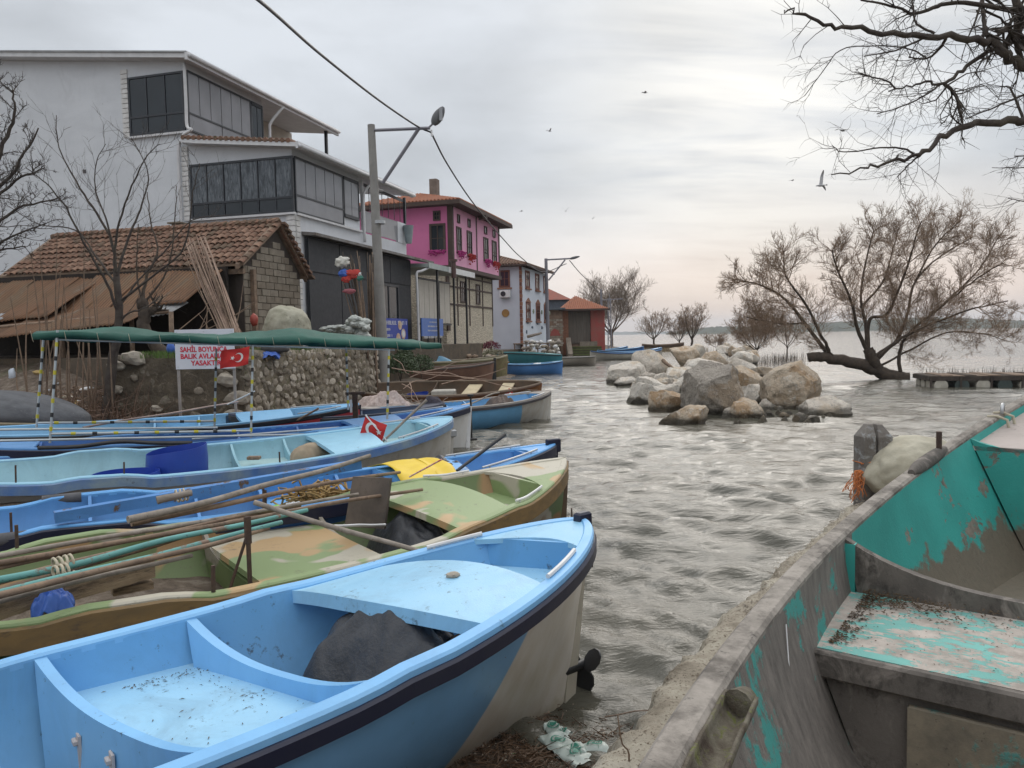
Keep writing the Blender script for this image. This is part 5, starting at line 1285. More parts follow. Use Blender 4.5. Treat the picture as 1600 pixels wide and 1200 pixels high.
        for i in range(n): q = i * cols; fs.append((q + cols, q, N_ + q, N_ + q + cols)); q = i * cols + m_; fs.append((q, q + cols, N_ + q + cols, N_ + q))
        o = mk(name, vs, fs, mat or s.m['cap'], s.root, True, angle=40)
        return o
    def bulkhead(s, t, dip, zb=None, pw=3.0, th=.035, mat=None, name='bulkhead', lean=0.0, hole=None, top=.0):
        """transverse frame whose top edge dips between the gunwales"""
        n = 24; zb = zb if zb is not None else s.floor; vs = []
        pts = []
        for j in range(n + 1):
            v = -1 + 2 * j / n; t2 = t; xo = 0.0
            for _k in range(3 if s.skew else 1):
                zt_ = s.sheer(t2) + top - dip * (1 - abs(v) ** pw)
                y = v * max(s.hb(t2) - s.cw - .0, .01); wmax = s.wid(t2, zt_) ; y = max(-wmax, min(wmax, y))
                t2 = min(max(t + s.skew * y / s.L, .01), .99) if s.skew else t
            yb = v * s.wid(t2, zb); pts.append((y, zt_ + y * s.heel, yb, zb + yb * s.heel, s.skew * y))
        for dx in (0, th):
            for (y, zt_, yb, zb2, xo) in pts: vs.append((s.X(t) + dx + xo + lean * .02, y, zt_)); vs.append((s.X(t) + dx + xo - lean, yb, zb2))
        fs = []; N_ = 2 * (n + 1)
        for j in range(n):
            a = 2 * j; fs.append((a, a + 1, a + 3, a + 2)); b = N_ + a; fs.append((b + 2, b + 3, b + 1, b)); fs.append((a, a + 2, b + 2, b)); fs.append((a + 3, a + 1, b + 1, b + 3))
        return mk(name, vs, fs, mat or s.m['inner'], s.root, True, angle=40)
    def P(s, t, yf, z, rel=True):
        """local point: yf as a fraction of the half beam"""
        y = yf * s.hb(t); return Vector((s.X(t), y, (s.sheer(t) if rel else 0) + z + y * s.heel))
    def pin(s, t, side, h=.16, r=.011, mat=None):
        p = s.P(t, side, 0); p.y -= side * .04; MB().tube([p - Vector((0, 0, .05)), p + Vector((random.uniform(-.01, .01), random.uniform(-.01, .01), h))], r, 6).build('thole_pin', mat or rust, s.root)
    def handrail(s, a, b, side, h=.045, r=.013, inset=.05, mat=None):
        pts = []
        for i in range(9):
            t = a + (b - a) * i / 8; y = side * max(s.hb(t) - inset, .01); pts.append(Vector((s.X(t), y, s.sheer(t) + y * s.heel + h)))
        mb = MB().tube(pts, r, 7)
        for q in (pts[1], pts[-2]): mb.tube([q - Vector((0, 0, h)), q], r * .8, 6)
        mb.build('grab_rail', mat or steel, s.root, True, angle=50)
    def W(s, v): return s.root.matrix_basis @ Vector(v)
    def standard(s, deckmat=None, cover=(.70, .81), covermat=None, well=(.835, .9), thw=(.47, .6), bow=True, hatch=True, covdz=-.015, camber=.09, thz=None, dip1=.3, wellz=-.2):
        m = s.m; dm = deckmat or m['cap']
        s.deck('stern_deck', well[1], .997, .012, dm, curve_a=.022)
        s.deck('stern_seat', well[0], well[1] + .02, wellz, m.get('floor', m['inner']))
        s.bulkhead(well[1] + .012, .0, zb=s.sheer(.9) + wellz, mat=m['inner'], name='deck_riser', top=.005)
        s.bulkhead(well[0], -wellz + .0, zb=s.floor, pw=30, mat=m['inner'])
        if cover:
            s.deck('engine_cover', cover[0], cover[1], covdz, covermat or m['cap'], th=.05, camber=camber, inset=.0, curve_a=-.012)
            s.bulkhead(cover[1] - .008, .10, mat=m['inner'], pw=8)
        if thw:
            tz = thz if thz is not None else s.sheer(.55) - dip1 - .03
            s.deck('raised_floor', thw[0], thw[1], 0, m.get('floor', m['inner']), z=tz)
            s.bulkhead(thw[0] - .004, dip1, mat=m['inner'], pw=2.6); s.bulkhead(thw[1], dip1, mat=m['inner'], pw=2.6)
        if bow: s.deck('bow_deck', .003, .14, .012, dm); s.bulkhead(.14, .05, mat=m['inner'])
        s.handrail(well[0] - .01, well[1] + .025, 1); s.handrail(well[0] - .01, well[1] + .025, -1)

def gp(name, c, c2=None, **k): return paint(name, c, c2, rough=k.pop('rough', .42), dirt=(.05, .045, .04), dsc=k.pop('dsc', 24), **k)
sky_blue = gp('sky_blue_gelcoat', (.22, .49, .80), (.19, .44, .75), da=.32, bs_=.12); sky_blue_fl = gp('sky_blue_floor', (.32, .58, .78), (.28, .54, .75), da=.55, bs_=.35, bsc=110)
m_navy = gp('navy_rub_rail', (.008, .011, .035), (.014, .016, .035), da=.15, bs_=.2)
hull1 = twotone('hull_blue_white', (.12, .27, .46), (.62, .58, .52), 1.0, .42, 0, (.50, .44, .36))
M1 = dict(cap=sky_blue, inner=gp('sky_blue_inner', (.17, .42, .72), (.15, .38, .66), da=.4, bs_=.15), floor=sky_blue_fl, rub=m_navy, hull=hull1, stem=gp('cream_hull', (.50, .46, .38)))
def set_hull(key, x0_, kz, *cols, **kw): return twotone(key, cols[0], cols[1], 1.0, kz, x0_, cols[2], **kw)

# 1 the nearest sky-blue boat
L1_ = 6.28
M1['hull'] = set_hull('hull_one', 1.84, -.5, (.19, .42, .70), (.70, .66, .60), (.58, .52, .42), z2=.06)
b1_ = Boat('fishing_boat', 'nearest sky blue boat with black rub rail and white stern, cut by the bottom edge', (.41, 4.58, 1.08), 39.0, L1_, 1.62, p=.62, q=2.9, zm=.80, heel=-2.2, kz=-.12, mats=M1, cw=.075, bumps=((.30, .56, -.02), (.70, .765, .03)), floor=.12, rail_h=.072, skew=-.29, rake=.14)
b1_.deck('stern_deck', .93, .998, .014, sky_blue_fl, curve_a=.02)
b1_.deck('stern_seat', .893, .952, -.15, sky_blue_fl)
b1_.bulkhead(.943, .0, zb=.85, mat=M1['inner'], name='deck_riser', top=.01)
m_void = paint('hollow_shade_paint', (.012, .011, .010), da=0)  # near-black paint for plates that stand in for the shade inside openings
sf = b1_.bulkhead(.893, .15, zb=.45, pw=30, mat=M1['inner'], name='seat_front', th=.02)
b1_.deck('engine_cover', .785, .858, -.012, sky_blue_fl, th=.07, camber=.085, curve_a=-.022, curve_b=.004)
xl = b1_.X(.893) - .012
MB().hexa([(xl - .29 * y, y, z) for z in (.58, .80) for y, _ in ((-.30, 0), (.26, 0))] * 1 + [(xl - .012 - .29 * y, y, z) for z in (.58, .80) for y in (-.30, .26)]).build('locker_opening_shade', m_void, b1_.root)
b1_.bulkhead(.698, .155, mat=M1['cap'], pw=2.6, th=.05); b1_.bulkhead(.594, .165, mat=M1['cap'], pw=2.6, th=.05)
b1_.deck('raised_floor', .597, .70, 0, sky_blue_fl, z=.61, th=.03)
b1_.deck('raised_floor', .20, .33, 0, sky_blue_fl, z=.45, th=.03); b1_.bulkhead(.33, .33, mat=M1['cap'], pw=2.4, th=.05)
for sd, a, b in ((1, .875, .925), (-1, .885, .935)): b1_.handrail(a, b, sd, h=.035, r=.013, inset=.055, mat=white_p)
MB().box(b1_.X(1) - .05, b1_.X(1) + .05, -.028, .028, .98, 1.135, ch=.012).build('stern_cap', m_navy, b1_.root)
for yf in (.70, .18): 
    p = Vector((b1_.X(.594) - .004 - .29 * yf * .5, yf * .5, .50)); MB().box(p.x - .012, p.x, p.y - .026, p.y + .026, p.z - .12, p.z + .05, ch=.005).box(p.x - .03, p.x - .012, p.y - .022, p.y + .022, p.z + .005, p.z + .03, ch=.005).build('hinge', paint('worn_white_hinge', (.55, .5, .48), da=.3), b1_.root)
pr = Vector((b1_.X(1) - .02, .0, .20)); mb = MB().tube([pr - Vector((.28, 0, 0)), pr + Vector((.06, 0, 0))], .03, 8)
for k in range(3):
    a = k * 2.09 + .5; dv_ = Vector((0, math.cos(a), math.sin(a))); sd_ = dv_.cross(Vector((1, 0, 0))); c_ = pr + dv_ * .10
    for zsg in (0,):
        vs = []
        for i in range(10):
            th_ = 2 * math.pi * i / 10; q = c_ + dv_ * math.cos(th_) * .085 + sd_ * math.sin(th_) * .06; q.x += math.sin(th_) * .035; vs.append(q)
        n_ = len(vs); mb.add([v + Vector((-.006, 0, 0)) for v in vs] + [v + Vector((.006, 0, 0)) for v in vs], [tuple(range(n_)), tuple(reversed(range(n_, 2 * n_)))] + [(i, i + n_, (i + 1) % n_ + n_, (i + 1) % n_) for i in range(n_)])
mb.build('propeller', blackm, b1_.root, True, angle=50)
MB().box(b1_.X(1) - .16, b1_.X(1) - .13, -.015, .015, -.2, .3).build('skeg', M1['stem'], b1_.root)
for k, (t_, yy) in enumerate([(.68, .55), (.66, -.3), (.62, .35), (.64, .1), (.60, -.5), (.69, -.05)]):
    pass
dd = MB()
for _ in range(210):
    t_ = random.uniform(.592, .695); y = random.uniform(-1, 1) * .62; k_ = random.random() < .5
    if k_: t_ = .695 - abs(random.gauss(0, .010)); 
    if random.random() < .35: y = .60 - abs(random.gauss(0, .05)); t_ = random.uniform(.64, .70)
    x = b1_.X(t_); r_ = random.uniform(.0012, .0045); a = random.uniform(0, 3); x -= .29 * y; z = .61 + y * b1_.heel + .003; l_ = r_ * random.uniform(1, 4)
    dd.add([(x - l_ * math.cos(a), y - l_ * math.sin(a), z), (x + r_ * math.sin(a), y - r_ * math.cos(a), z + .001), (x + l_ * math.cos(a), y + l_ * math.sin(a), z), (x, y, z + r_)], [(0, 1, 3), (1, 2, 3), (2, 0, 3)])
tag(dd.build('leaf_litter', paint('dark_leaf_bits', (.05, .03, .02), (.12, .08, .04), .9, sc=30, da=0), b1_.root), kind='stuff')

def draped(name, mat, o_w, rz, rx_, ry_, rz2, label, cat, seed, amp=.25, freq=1.8, sub=5, group=None):
    o = crumple(name, rx_, ry_, rz2, mat, seed=seed, amp=amp, freq=freq, sub=sub, loc=o_w, rot=rz); return tag(o, label, cat, group)
m_tarp = paint('black_rubber_sheet', (.022, .024, .03), (.045, .048, .055), .42, sc=5, dirt=(.16, .15, .14), da=.5, dsc=9, bs_=.5, bsc=22, bd=.02)  # lighter dirt patches double as painted highlights on the wrinkles
m_tan = paint('tan_canvas', (.30, .22, .16), (.22, .16, .11), .85, sc=5, da=.4)
def cloth_over(name, mat, c_w, hd, lx, ly, h, label, cat, seed=0, boat=None, drop=.25, pw=2.2, folds=.05, nx=60, ny=60, ff=7.0, skirt=.0):
    """cloth lying over a lump: dome with folds that run down to the hem"""
    vs = []; fs = []
    for i in range(nx + 1):
        for j in range(ny + 1):
            u = -1 + 2 * i / nx; v = -1 + 2 * j / ny; r_ = min((abs(u) ** pw + abs(v) ** pw) ** (1 / pw), 1.25); a = math.atan2(v, u)
            z = h * (1 - min(r_, 1) ** 2.4) - max(r_ - 1, 0) * skirt
            f = mnoise.noise(Vector((math.cos(a) * ff * .35, math.sin(a) * ff * .35, seed))) * folds * r_ * 2.2 + mnoise.noise(Vector((u * 2.4, v * 2.4, seed + 5))) * folds * 1.5 + mnoise.noise(Vector((u * 7, v * 7, seed))) * folds * .35
            k = 1 + mnoise.noise(Vector((math.cos(a) * 1.4, math.sin(a) * 1.4, seed + 9))) * .18
            q_ = (u * lx * k, v * ly * k, z + f)
            if boat:
                W_ = Vector(c_w) + Matrix.Rotation(hd, 3, 'Z') @ Vector(q_); l_ = boat.root.matrix_basis.inverted() @ W_
                t_ = min(max(boat.T(l_.x), .02), .98); lim = boat.wid(t_, max(l_.z - abs(l_.y) * abs(boat.heel), boat.keel(t_) + .05)) - .03; l_.y = max(-lim, min(lim, l_.y)); W_ = boat.root.matrix_basis @ l_
                q_ = tuple(Matrix.Rotation(-hd, 3, 'Z') @ (W_ - Vector(c_w)))
            vs.append(q_)
    for i in range(nx):
        for j in range(ny):
            a = i * (ny + 1) + j; fs.append((a, a + ny + 1, a + ny + 2, a + 1))
    o = mk(name, vs, fs, mat, None, True); o.location = c_w; o.rotation_euler.z = hd
    md = o.modifiers.new('thickness', 'SOLIDIFY'); md.thickness = .008
    return tag(o, label, cat)
cloth_over('tarpaulin', m_tarp, b1_.W((b1_.X(.785), -.04, .40)), b1_.hd + .3, .43, .50, .50, 'black rubber sheet bundled over the engine of the nearest blue boat', 'tarpaulin', seed=3, folds=.07, skirt=.5, boat=b1_)
tag(crumple('cushion', .12, .13, .07, m_tan, seed=4, loc=b1_.W((b1_.X(.82), -.44, .74))), 'brown tan sack corner sticking out beside the black rubber sheet', 'sack')
tag(crumple('pebble', .035, .025, .018, m_st[1], seed=9, sub=3, loc=b1_.W((b1_.X(.835), -.12, b1_.sheer(.835) + .082))), 'small stone lying on the nearest blue engine cover', 'stone')

# 2 camouflage boat
cg, ct_, cb = (.22, .33, .13), (.50, .45, .36), (.50, .30, .13)
camo1 = camo('camouflage_paint', [(.225, .30, .135), (.44, .41, .33), (.44, .30, .15)], 1.5); camo2 = camo('camouflage_hull', [(.10, .15, .06), (.40, .37, .31), (.24, .14, .07)], 1.3, .5)
m_ochre = paint('ochre_wood_rail', (.24, .15, .055), (.15, .10, .045), .6, sc=3, da=.7, dsc=14, stretch=(.6, 3, 3))
m_brin = paint('brown_inner_boards', (.13, .07, .03), (.085, .045, .02), .7, sc=3, da=.5, stretch=(.5, 3, 3))
M2 = dict(cap=camo1, inner=camo('camouflage_inner', [(.13, .18, .07), (.33, .20, .09), (.30, .27, .22)], 1.2), floor=m_brin, rub=m_ochre, hull=camo2, stem=paint('stern_brown', (.12, .08, .05), da=.5))
b2 = Boat('fishing_boat', 'camouflage painted boat with poles, behind the nearest blue one', (.55, 8.15, .88), 38.5, 6.6, 2.05, p=.8, q=2.5, zm=.58, heel=1.5, kz=-.1, mats=M2, cw=.085, bumps=((.24, .40, .05), (.66, .84, .035)), floor=.1, rail_h=.15, rail_drop=.0)
b2.deck('stern_deck', .885, .998, .014, camo1, curve_a=.02); b2.deck('stern_seat', .80, .90, -.2, camo1); b2.bulkhead(.895, 0, zb=.55, mat=camo1, name='deck_riser', top=.01); b2.bulkhead(.80, .2, pw=30, mat=camo1)
b2.deck('engine_cover', .70, .795, .0, camo1, th=.06, camber=.07, curve_a=-.01); MB().box(b2.X(.765), b2.X(.785), -.42, -.22, .66, .70).build('cover_slot', m_void, b2.root)
b2.deck('raised_floor', .47, .625, 0, camo1, z=.43, th=.05); b2.bulkhead(.468, .22, zb=.15, mat=camo('camouflage_dark', [(.10, .14, .05), (.25, .22, .18), (.12, .16, .06)], 1.5), pw=4); b2.bulkhead(.626, .2, mat=M2['inner'], pw=4)
b2.deck('raised_floor', .12, .22, 0, camo1, z=.40)
b2.handrail(.80, .87, 1, mat=white_p); b2.handrail(.81, .88, -1, mat=white_p)
for t_, sd in ((.395, -1), (.26, 1), (.56, 1)): b2.pin(t_, sd, h=.2, r=.014)
cloth_over('tarpaulin', m_tarp, b2.W((b2.X(.705), -.1, .18)), b2.hd, .30, .66, .42, 'dark rubber cover over the engine of the camouflage boat', 'tarpaulin', seed=6, boat=b2)
# standing metal frame (oar rest) in the camouflage boat
fr = empty('iron_rest', b2.W((b2.X(.45), -.62, .2)), b2.hd, 'rusty iron post with folding strut standing in the camouflage boat', 'iron post')
MB().box(-.014, .014, -.01, .01, 0, .70, ch=.004).build('post', rust, fr); MB().tube([(-.0, .02, .62), (-.20, .1, .0)], .011, 6).build('strut', rust, fr); MB().box(-.022, .022, -.012, .012, .56, .76, ch=.005).build('bracket', rust, fr)
def W2L(u, v, z): return GZ(u, v, z)
tag(wobble_rod('wooden_pole', GZ(398, 785, .98), GZ(710, 878, .62), .022, .018, wood_grey, amp=.015, seed=3), 'bent grey wooden pole leaning from the rusty post across the camouflage boat', 'pole')
tag(wobble_rod('iron_bar', GZ(515, 822, .72), GZ(602, 820, .62), .012, .012, steel, amp=.004, seed=4), 'thin grey metal bar lying beside the square board', 'bar')
# square dark board standing on edge
sq0 = GZ(540, 822, .52); dvw = Vector((.86, -.3, 0)).normalized(); upv = Vector((.08, .12, 1)).normalized()
wdt, hgt = .40, .45
vs = [sq0, sq0 + dvw * wdt, sq0 + dvw * wdt * 1.07 + upv * hgt, sq0 + dvw * .05 + upv * hgt * 1.0]; nn = dvw.cross(upv) * .02
m_sq = paint('scorched_board', (.15, .12, .10), (.06, .05, .045), .7, sc=3, da=.8, dsc=20)
tag(MB().hexa([vs[0] - nn, vs[1] - nn, vs[1] + nn, vs[0] + nn, vs[3] - nn, vs[2] - nn, vs[2] + nn, vs[3] + nn]).build('wooden_board', m_sq), 'square dark weathered board standing upright in the camouflage boat', 'board')
# bundle of poles lying over the camouflage boat
m_turq = peel('turquoise_chipped_pole', (.14, .36, .34), (.22, .15, .11), (.14, .09, .07), .40, .46, sc=5, stretch=(1, 1, 1), chips=.6)
poles = [((-60, 890, .80), (660, 765, .80), .020, .015, wood_old, 'topmost brown pole of the bundle in the camouflage boat'),
         ((-60, 925, .74), (430, 800, .78), .022, .017, wood_old, 'second brown pole from the top of the bundle'),
         ((-60, 917, .80), (480, 797, .80), .024, .018, m_turq, 'upper turquoise pole of the bundle with chipped paint'),
         ((-60, 942, .80), (440, 816, .80), .024, .018, m_turq, 'lower turquoise pole of the bundle with chipped paint'),
         ((-60, 940, .70), (450, 790, .74), .020, .014, wood_old, 'thin brown pole between the turquoise poles'),
         ((-60, 880, .78), (560, 772, .84), .019, .014, wood_grey, 'grey pole lying just below the topmost brown one of the bundle'),
         ((-60, 900, .76), (470, 790, .80), .017, .012, wood_old, 'slim brown pole above the upper turquoise pole'),
         ((-60, 955, .78), (300, 868, .74), .020, .015, wood_grey, 'short grey pole under the lowest brown pole of the bundle'),
         ((-60, 945, .84), (420, 825, .78), .022, .016, wood_old, 'lowest brown pole of the bundle, above the squared timber')]
for k, (a, b, r0, r1, mm, lb) in enumerate(poles): tag(wobble_rod('wooden_pole', GZ(*a), GZ(*b), r0, r1, mm, amp=.018, seed=20 + k, n=18), lb, 'pole', 'poles bundled in the camouflage boat')
m_rope = paint('pale_rope', (.52, .47, .36), (.40, .35, .26), .9, sc=20, da=.2, bs_=.8, bsc=200)
def wrap(c, d, rx_, rz_, n, label, pitch=.02, r=.009, mat=m_rope, name='rope_lashing'):
    d = d.normalized(); a_ = d.cross(Vector((0, 0, 1))).normalized(); u_ = a_.cross(d); pts = []
    for i in range(n * 14 + 1):
        th_ = 2 * math.pi * i / 14; pts.append(c + d * ((i / 14 - n / 2) * pitch * 1.6 + mnoise.noise(Vector((i * .2, 0, n))) * .01) + a_ * math.cos(th_) * rx_ + u_ * math.sin(th_) * rz_)
    return tag(MB().tube(pts, r, 6).build(name, mat, None, True), label, 'rope')
dpl = GZ(500, 800, .8) - GZ(0, 925, .8)
wrap(GZ(100, 880, .80), dpl, .058, .045, 4, 'pale rope lashing round the upper poles of the bundle'); wrap(GZ(97, 893, .80), dpl, .05, .042, 3, 'pale rope lashing round the lower turquoise pole')
# squared timbers with blue plastic
m_timber = paint('old_squared_timber', (.36, .27, .175), (.22, .155, .10), .9, sc=3, da=.9, dsc=16, stretch=(.6, 4, 4), bs_=.8, bsc=20, bd=.012)
def timber(a, b, w_, h_, label, cat='timber', mat=m_timber, name='timber_beam', seed=0):
    a, b = Vector(a), Vector(b); d = (b - a); L_ = d.length; o = empty(name, a, 0) if False else None
    mb = MB(); n = 16; vs = []; fs = []
    for i in range(n + 1):
        for k, (y, z) in enumerate([(-w_ / 2, -h_ / 2), (0, -h_ / 2), (w_ / 2, -h_ / 2), (w_ / 2, 0), (w_ / 2, h_ / 2), (0, h_ / 2), (-w_ / 2, h_ / 2), (-w_ / 2, 0)]):
            nz = mnoise.noise(Vector((i * .5, k * 1.7, seed))) * .08; vs.append((L_ * i / n, y * (1 + nz), z * (1 + nz)))
    for i in range(n):
        for k in range(8): fs.append((i * 8 + k, (i + 1) * 8 + k, (i + 1) * 8 + (k + 1) % 8, i * 8 + (k + 1) % 8))
    fs += [tuple(range(8)), tuple(reversed(range(n * 8, n * 8 + 8)))]
    o = mk(name, vs, fs, mat); o.location = a; o.rotation_euler = (0, -math.atan2(d.z, math.hypot(d.x, d.y)), math.atan2(d.y, d.x)); return tag(o, label, cat)
timber(GZ(95, 925, .56), GZ(235, 886, .56), .12, .13, 'thick old squared timber lying in the camouflage boat, right of the blue plastic', seed=1)
timber(GZ(-60, 968, .56), GZ(55, 930, .56), .12, .13, 'thick old squared timber lying in the camouflage boat, left of the blue plastic', seed=2)
timber(GZ(175, 924, .44), GZ(238, 912, .44), .10, .05, 'small split timber piece in the camouflage boat', seed=3)
m_bluep = paint('blue_plastic', (.05, .14, .50), (.04, .11, .42), .35, sc=5, da=.15, bs_=.4, bsc=14, bd=.01)
c = GZ(82, 925, .62); cloth_over('plastic_wrap', m_bluep, c - Vector((0, 0, .1)), R(30), .12, .11, .12, 'crumpled blue plastic wrapped round the old timber', 'plastic', seed=14, folds=.03, skirt=.5, pw=5)
MB().hexa([GZ(95, 970, .3), GZ(140, 972, .3), GZ(145, 945, .34), GZ(60, 950, .34), GZ(95, 968, .34), GZ(140, 970, .34), GZ(145, 943, .38), GZ(60, 948, .38)]).build('board_tmp', m_tan)
tag(bpy.data.objects['board_tmp'], 'flat light brown board under the timbers', 'board'); bpy.data.objects['board_tmp'].name = 'wooden_board'
# red and white float under the raised floor
fl = empty('float_ball', b2.W((b2.X(.455), -.50, .28)), 0, 'red and white striped float under the camouflage raised floor', 'float')
for k in range(10):
    mb = MB(); vs = []
    for i in range(7):
        for j in range(2):
            ph = math.pi * i / 6; th_ = 2 * math.pi * (k + j) / 10; vs.append((.11 * math.sin(ph) * math.cos(th_), .11 * math.sin(ph) * math.sin(th_), .11 * math.cos(ph)))
    mb.add(vs, [(2 * i, 2 * i + 2, 2 * i + 3, 2 * i + 1) for i in range(6)]).build('stripe', paint('float_red', (.5, .03, .04), da=.1) if k % 2 else white_p, fl, True)

# 3 deep-blue boat with yellow cloth
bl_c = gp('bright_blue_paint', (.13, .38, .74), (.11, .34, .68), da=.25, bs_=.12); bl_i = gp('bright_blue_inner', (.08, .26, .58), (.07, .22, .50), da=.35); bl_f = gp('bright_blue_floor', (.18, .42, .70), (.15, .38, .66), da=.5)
M3 = dict(cap=bl_c, inner=bl_i, floor=bl_f, rub=m_navy, hull=gp('blue_hull', (.04, .14, .40), (.035, .12, .34), da=.3), stem=m_navy)
b3_ = Boat('fishing_boat', 'bright blue boat with dark navy side band and yellow cloth over its cover', (.52, 9.45, .86), 28, 7.6, 1.65, p=.75, q=2.3, zm=.62, heel=0, kz=-.1, mats=M3, cw=.08, bumps=((.25, .42, .06),), floor=.15, rail_h=.13, rail_drop=.0)
b3_.standard(cover=(.72, .82), well=(.845, .925), thw=(.55, .66), dip1=.16)
for t_ in (.33, .46): b3_.bulkhead(t_, .25, mat=bl_i, pw=2.4, th=.03)
MB().box(b3_.X(1) - .12, b3_.X(1) + .06, -.035, .035, .76, .93, ch=.012).build('stern_cap', m_navy, b3_.root)
b3_.pin(.26, -1, h=.2); b3_.pin(.52, -1, h=.22)
m_foam = paint('grey_foam_pad', (.07, .07, .075), (.10, .10, .11), .8, sc=8, da=.3)
def pad(b, t, side, len_, label, r=.06):
    p = b.P(t, side, -.02); p.y -= side * .03; w_ = b.W(p); d = Vector((math.cos(b.hd), math.sin(b.hd), 0))
    return tag(MB().tube([w_ - d * len_ / 2, w_ + d * len_ / 2], [r, r], 12).build('foam_pad', m_foam, None, True, angle=50), label, 'pad')
pad(b3_, .262, -1, .36, 'grey foam pad wrapped round the navy rail of the bright blue boat')
pad(b3_, .30, 1, .34, 'dark foam roll tied on the far gunwale of the bright blue boat', .055)
m_yel = paint('yellow_cloth', (.72, .52, .03), (.64, .44, .02), .6, sc=3, da=.08, bs_=.2)
def sheet_cloth(name, mat, pts_uvz, n, label, cat, amp=.02, seed=0, th=.006):
    """cloth hung through a grid of control points given row by row"""
    rows = [[GZ(*q) if len(q) == 3 else Vector(q) for q in r_] for r_ in pts_uvz]
    rows = [curve_pts(r_, n) for r_ in rows]; cols = [curve_pts([r_[i] for r_ in rows], n) for i in range(n + 1)]
    vs = []; fs = []
    for i in range(n + 1):
        for j in range(n + 1):
            p = cols[i][j]; vs.append(p + Vector((mnoise.noise(p * 6 + Vector((seed, 0, 0))), mnoise.noise(p * 6 + Vector((0, seed, 3))), mnoise.noise(p * 5 + Vector((0, 0, seed))))) * amp)
    for i in range(n):
        for j in range(n): a = i * (n + 1) + j; fs.append((a, a + 1, a + n + 2, a + n + 1))
    o = mk(name, vs, fs, mat, None, True); md = o.modifiers.new('thickness', 'SOLIDIFY'); md.thickness = th
    return tag(o, label, cat)
xc_ = b3_.X(.735)
def B3(x, y, z): return tuple(b3_.W((x, y, z)))
def cl3(x): return [B3(x, .62, .70), B3(x + .02, .2, .80), B3(x, -.3, .80), B3(x - .02, -.55, .74), B3(x - .03, -.80, .62), B3(x - .04, -.86, .40)]
rows = [[Vector(q) for q in cl3(b3_.X(.71))], [Vector(q) for q in cl3(b3_.X(.765))], [Vector(q) for q in cl3(b3_.X(.765))], [Vector(q) for q in cl3(b3_.X(.795))]]
rows = [curve_pts(r_, 30) for r_ in rows]; vs = []; fs = []
for i in range(31):
    col = curve_pts([r_[i] for r_ in rows], 20)
    for j, p in enumerate(col): vs.append(p + Vector((0, 0, 1)) * (mnoise.noise(Vector((j * .35, i * .12, 2))) * .025) + Vector((.8, -.5, 0)) * mnoise.noise(Vector((j * .5, i * .1, 7))) * .02)
for i in range(30):
    for j in range(20): a = i * 21 + j; fs.append((a, a + 1, a + 22, a + 21))
o = mk('yellow_cloth', vs, fs, m_yel, None, True); md = o.modifiers.new('thickness', 'SOLIDIFY'); md.thickness = .006
tag(o, 'bright yellow cloth hanging over the cover of the bright blue boat', 'cloth')
cloth_over('tarpaulin', m_tarp, b3_.W((b3_.X(.80), .1, .70)), b3_.hd, .22, .4, .10, 'dark sheet lying beside the yellow cloth', 'tarpaulin', seed=8)
tag(wobble_rod('tiller_bar', b3_.W((b3_.X(.80), -.42, .74)), b3_.W((b3_.X(.90), -.12, 1.05)), .018, .022, blackm, amp=.002, seed=1), 'black tiller bar slanting up in the stern of the bright blue boat', 'tiller')
m_net = paint('ochre_fishing_net', (.42, .28, .11), (.28, .18, .07), .9, sc=30, da=.5)
def tangle(name, c, rx_, ry_, rz_, n, r, mat, label, cat, seed=0):
    rr = random.Random(seed); mb = MB()
    for _ in range(n):
        a = rr.uniform(0, 6.28); q = rr.uniform(.2, 1); P0 = Vector((math.cos(a) * rx_ * q, math.sin(a) * ry_ * q, rr.uniform(0, rz_) * (1.1 - q)))
        pts = [P0]; d = Vector((rr.gauss(0, 1), rr.gauss(0, 1), rr.gauss(0, .3))).normalized()
        for k in range(7):
            d = (d + Vector((rr.gauss(0, .7), rr.gauss(0, .7), rr.gauss(0, .3))) - Vector((pts[-1].x / rx_, pts[-1].y / ry_, (pts[-1].z - rz_ * .4) / rz_)) * .5).normalized(); pts.append(pts[-1] + d * min(rx_, ry_) * .35)
        for p in pts: p.z = max(p.z, 0)
        mb.tube([Vector(c) + p for p in pts], r, 4, cap=False)
    return tag(mb.build(name, mat, None, True), label, cat)
tangle('fishing_net', b3_.W((b3_.X(.615), -.15, .47)), .42, .24, .16, 130, .011, m_net, 'heap of ochre netting and rope on the raised floor of the bright blue boat', 'net', 3)
tag(crumple('plastic_bottle', .055, .05, .05, paint('lime_plastic', (.25, .62, .10), da=.1), seed=2, amp=.06, loc=b3_.W((b3_.X(.545), -.42, .55)), sub=4), 'lime green bottle end on the bright blue boat', 'bottle')
tag(crumple('plastic_bag', .10, .055, .05, paint('crumpled_white_plastic', (.66, .68, .7), da=.2, rough=.4), seed=5, amp=.35, freq=3, loc=b3_.W((b3_.X(.568), -.40, .55))), 'crumpled white plastic next to the lime green bottle', 'plastic')
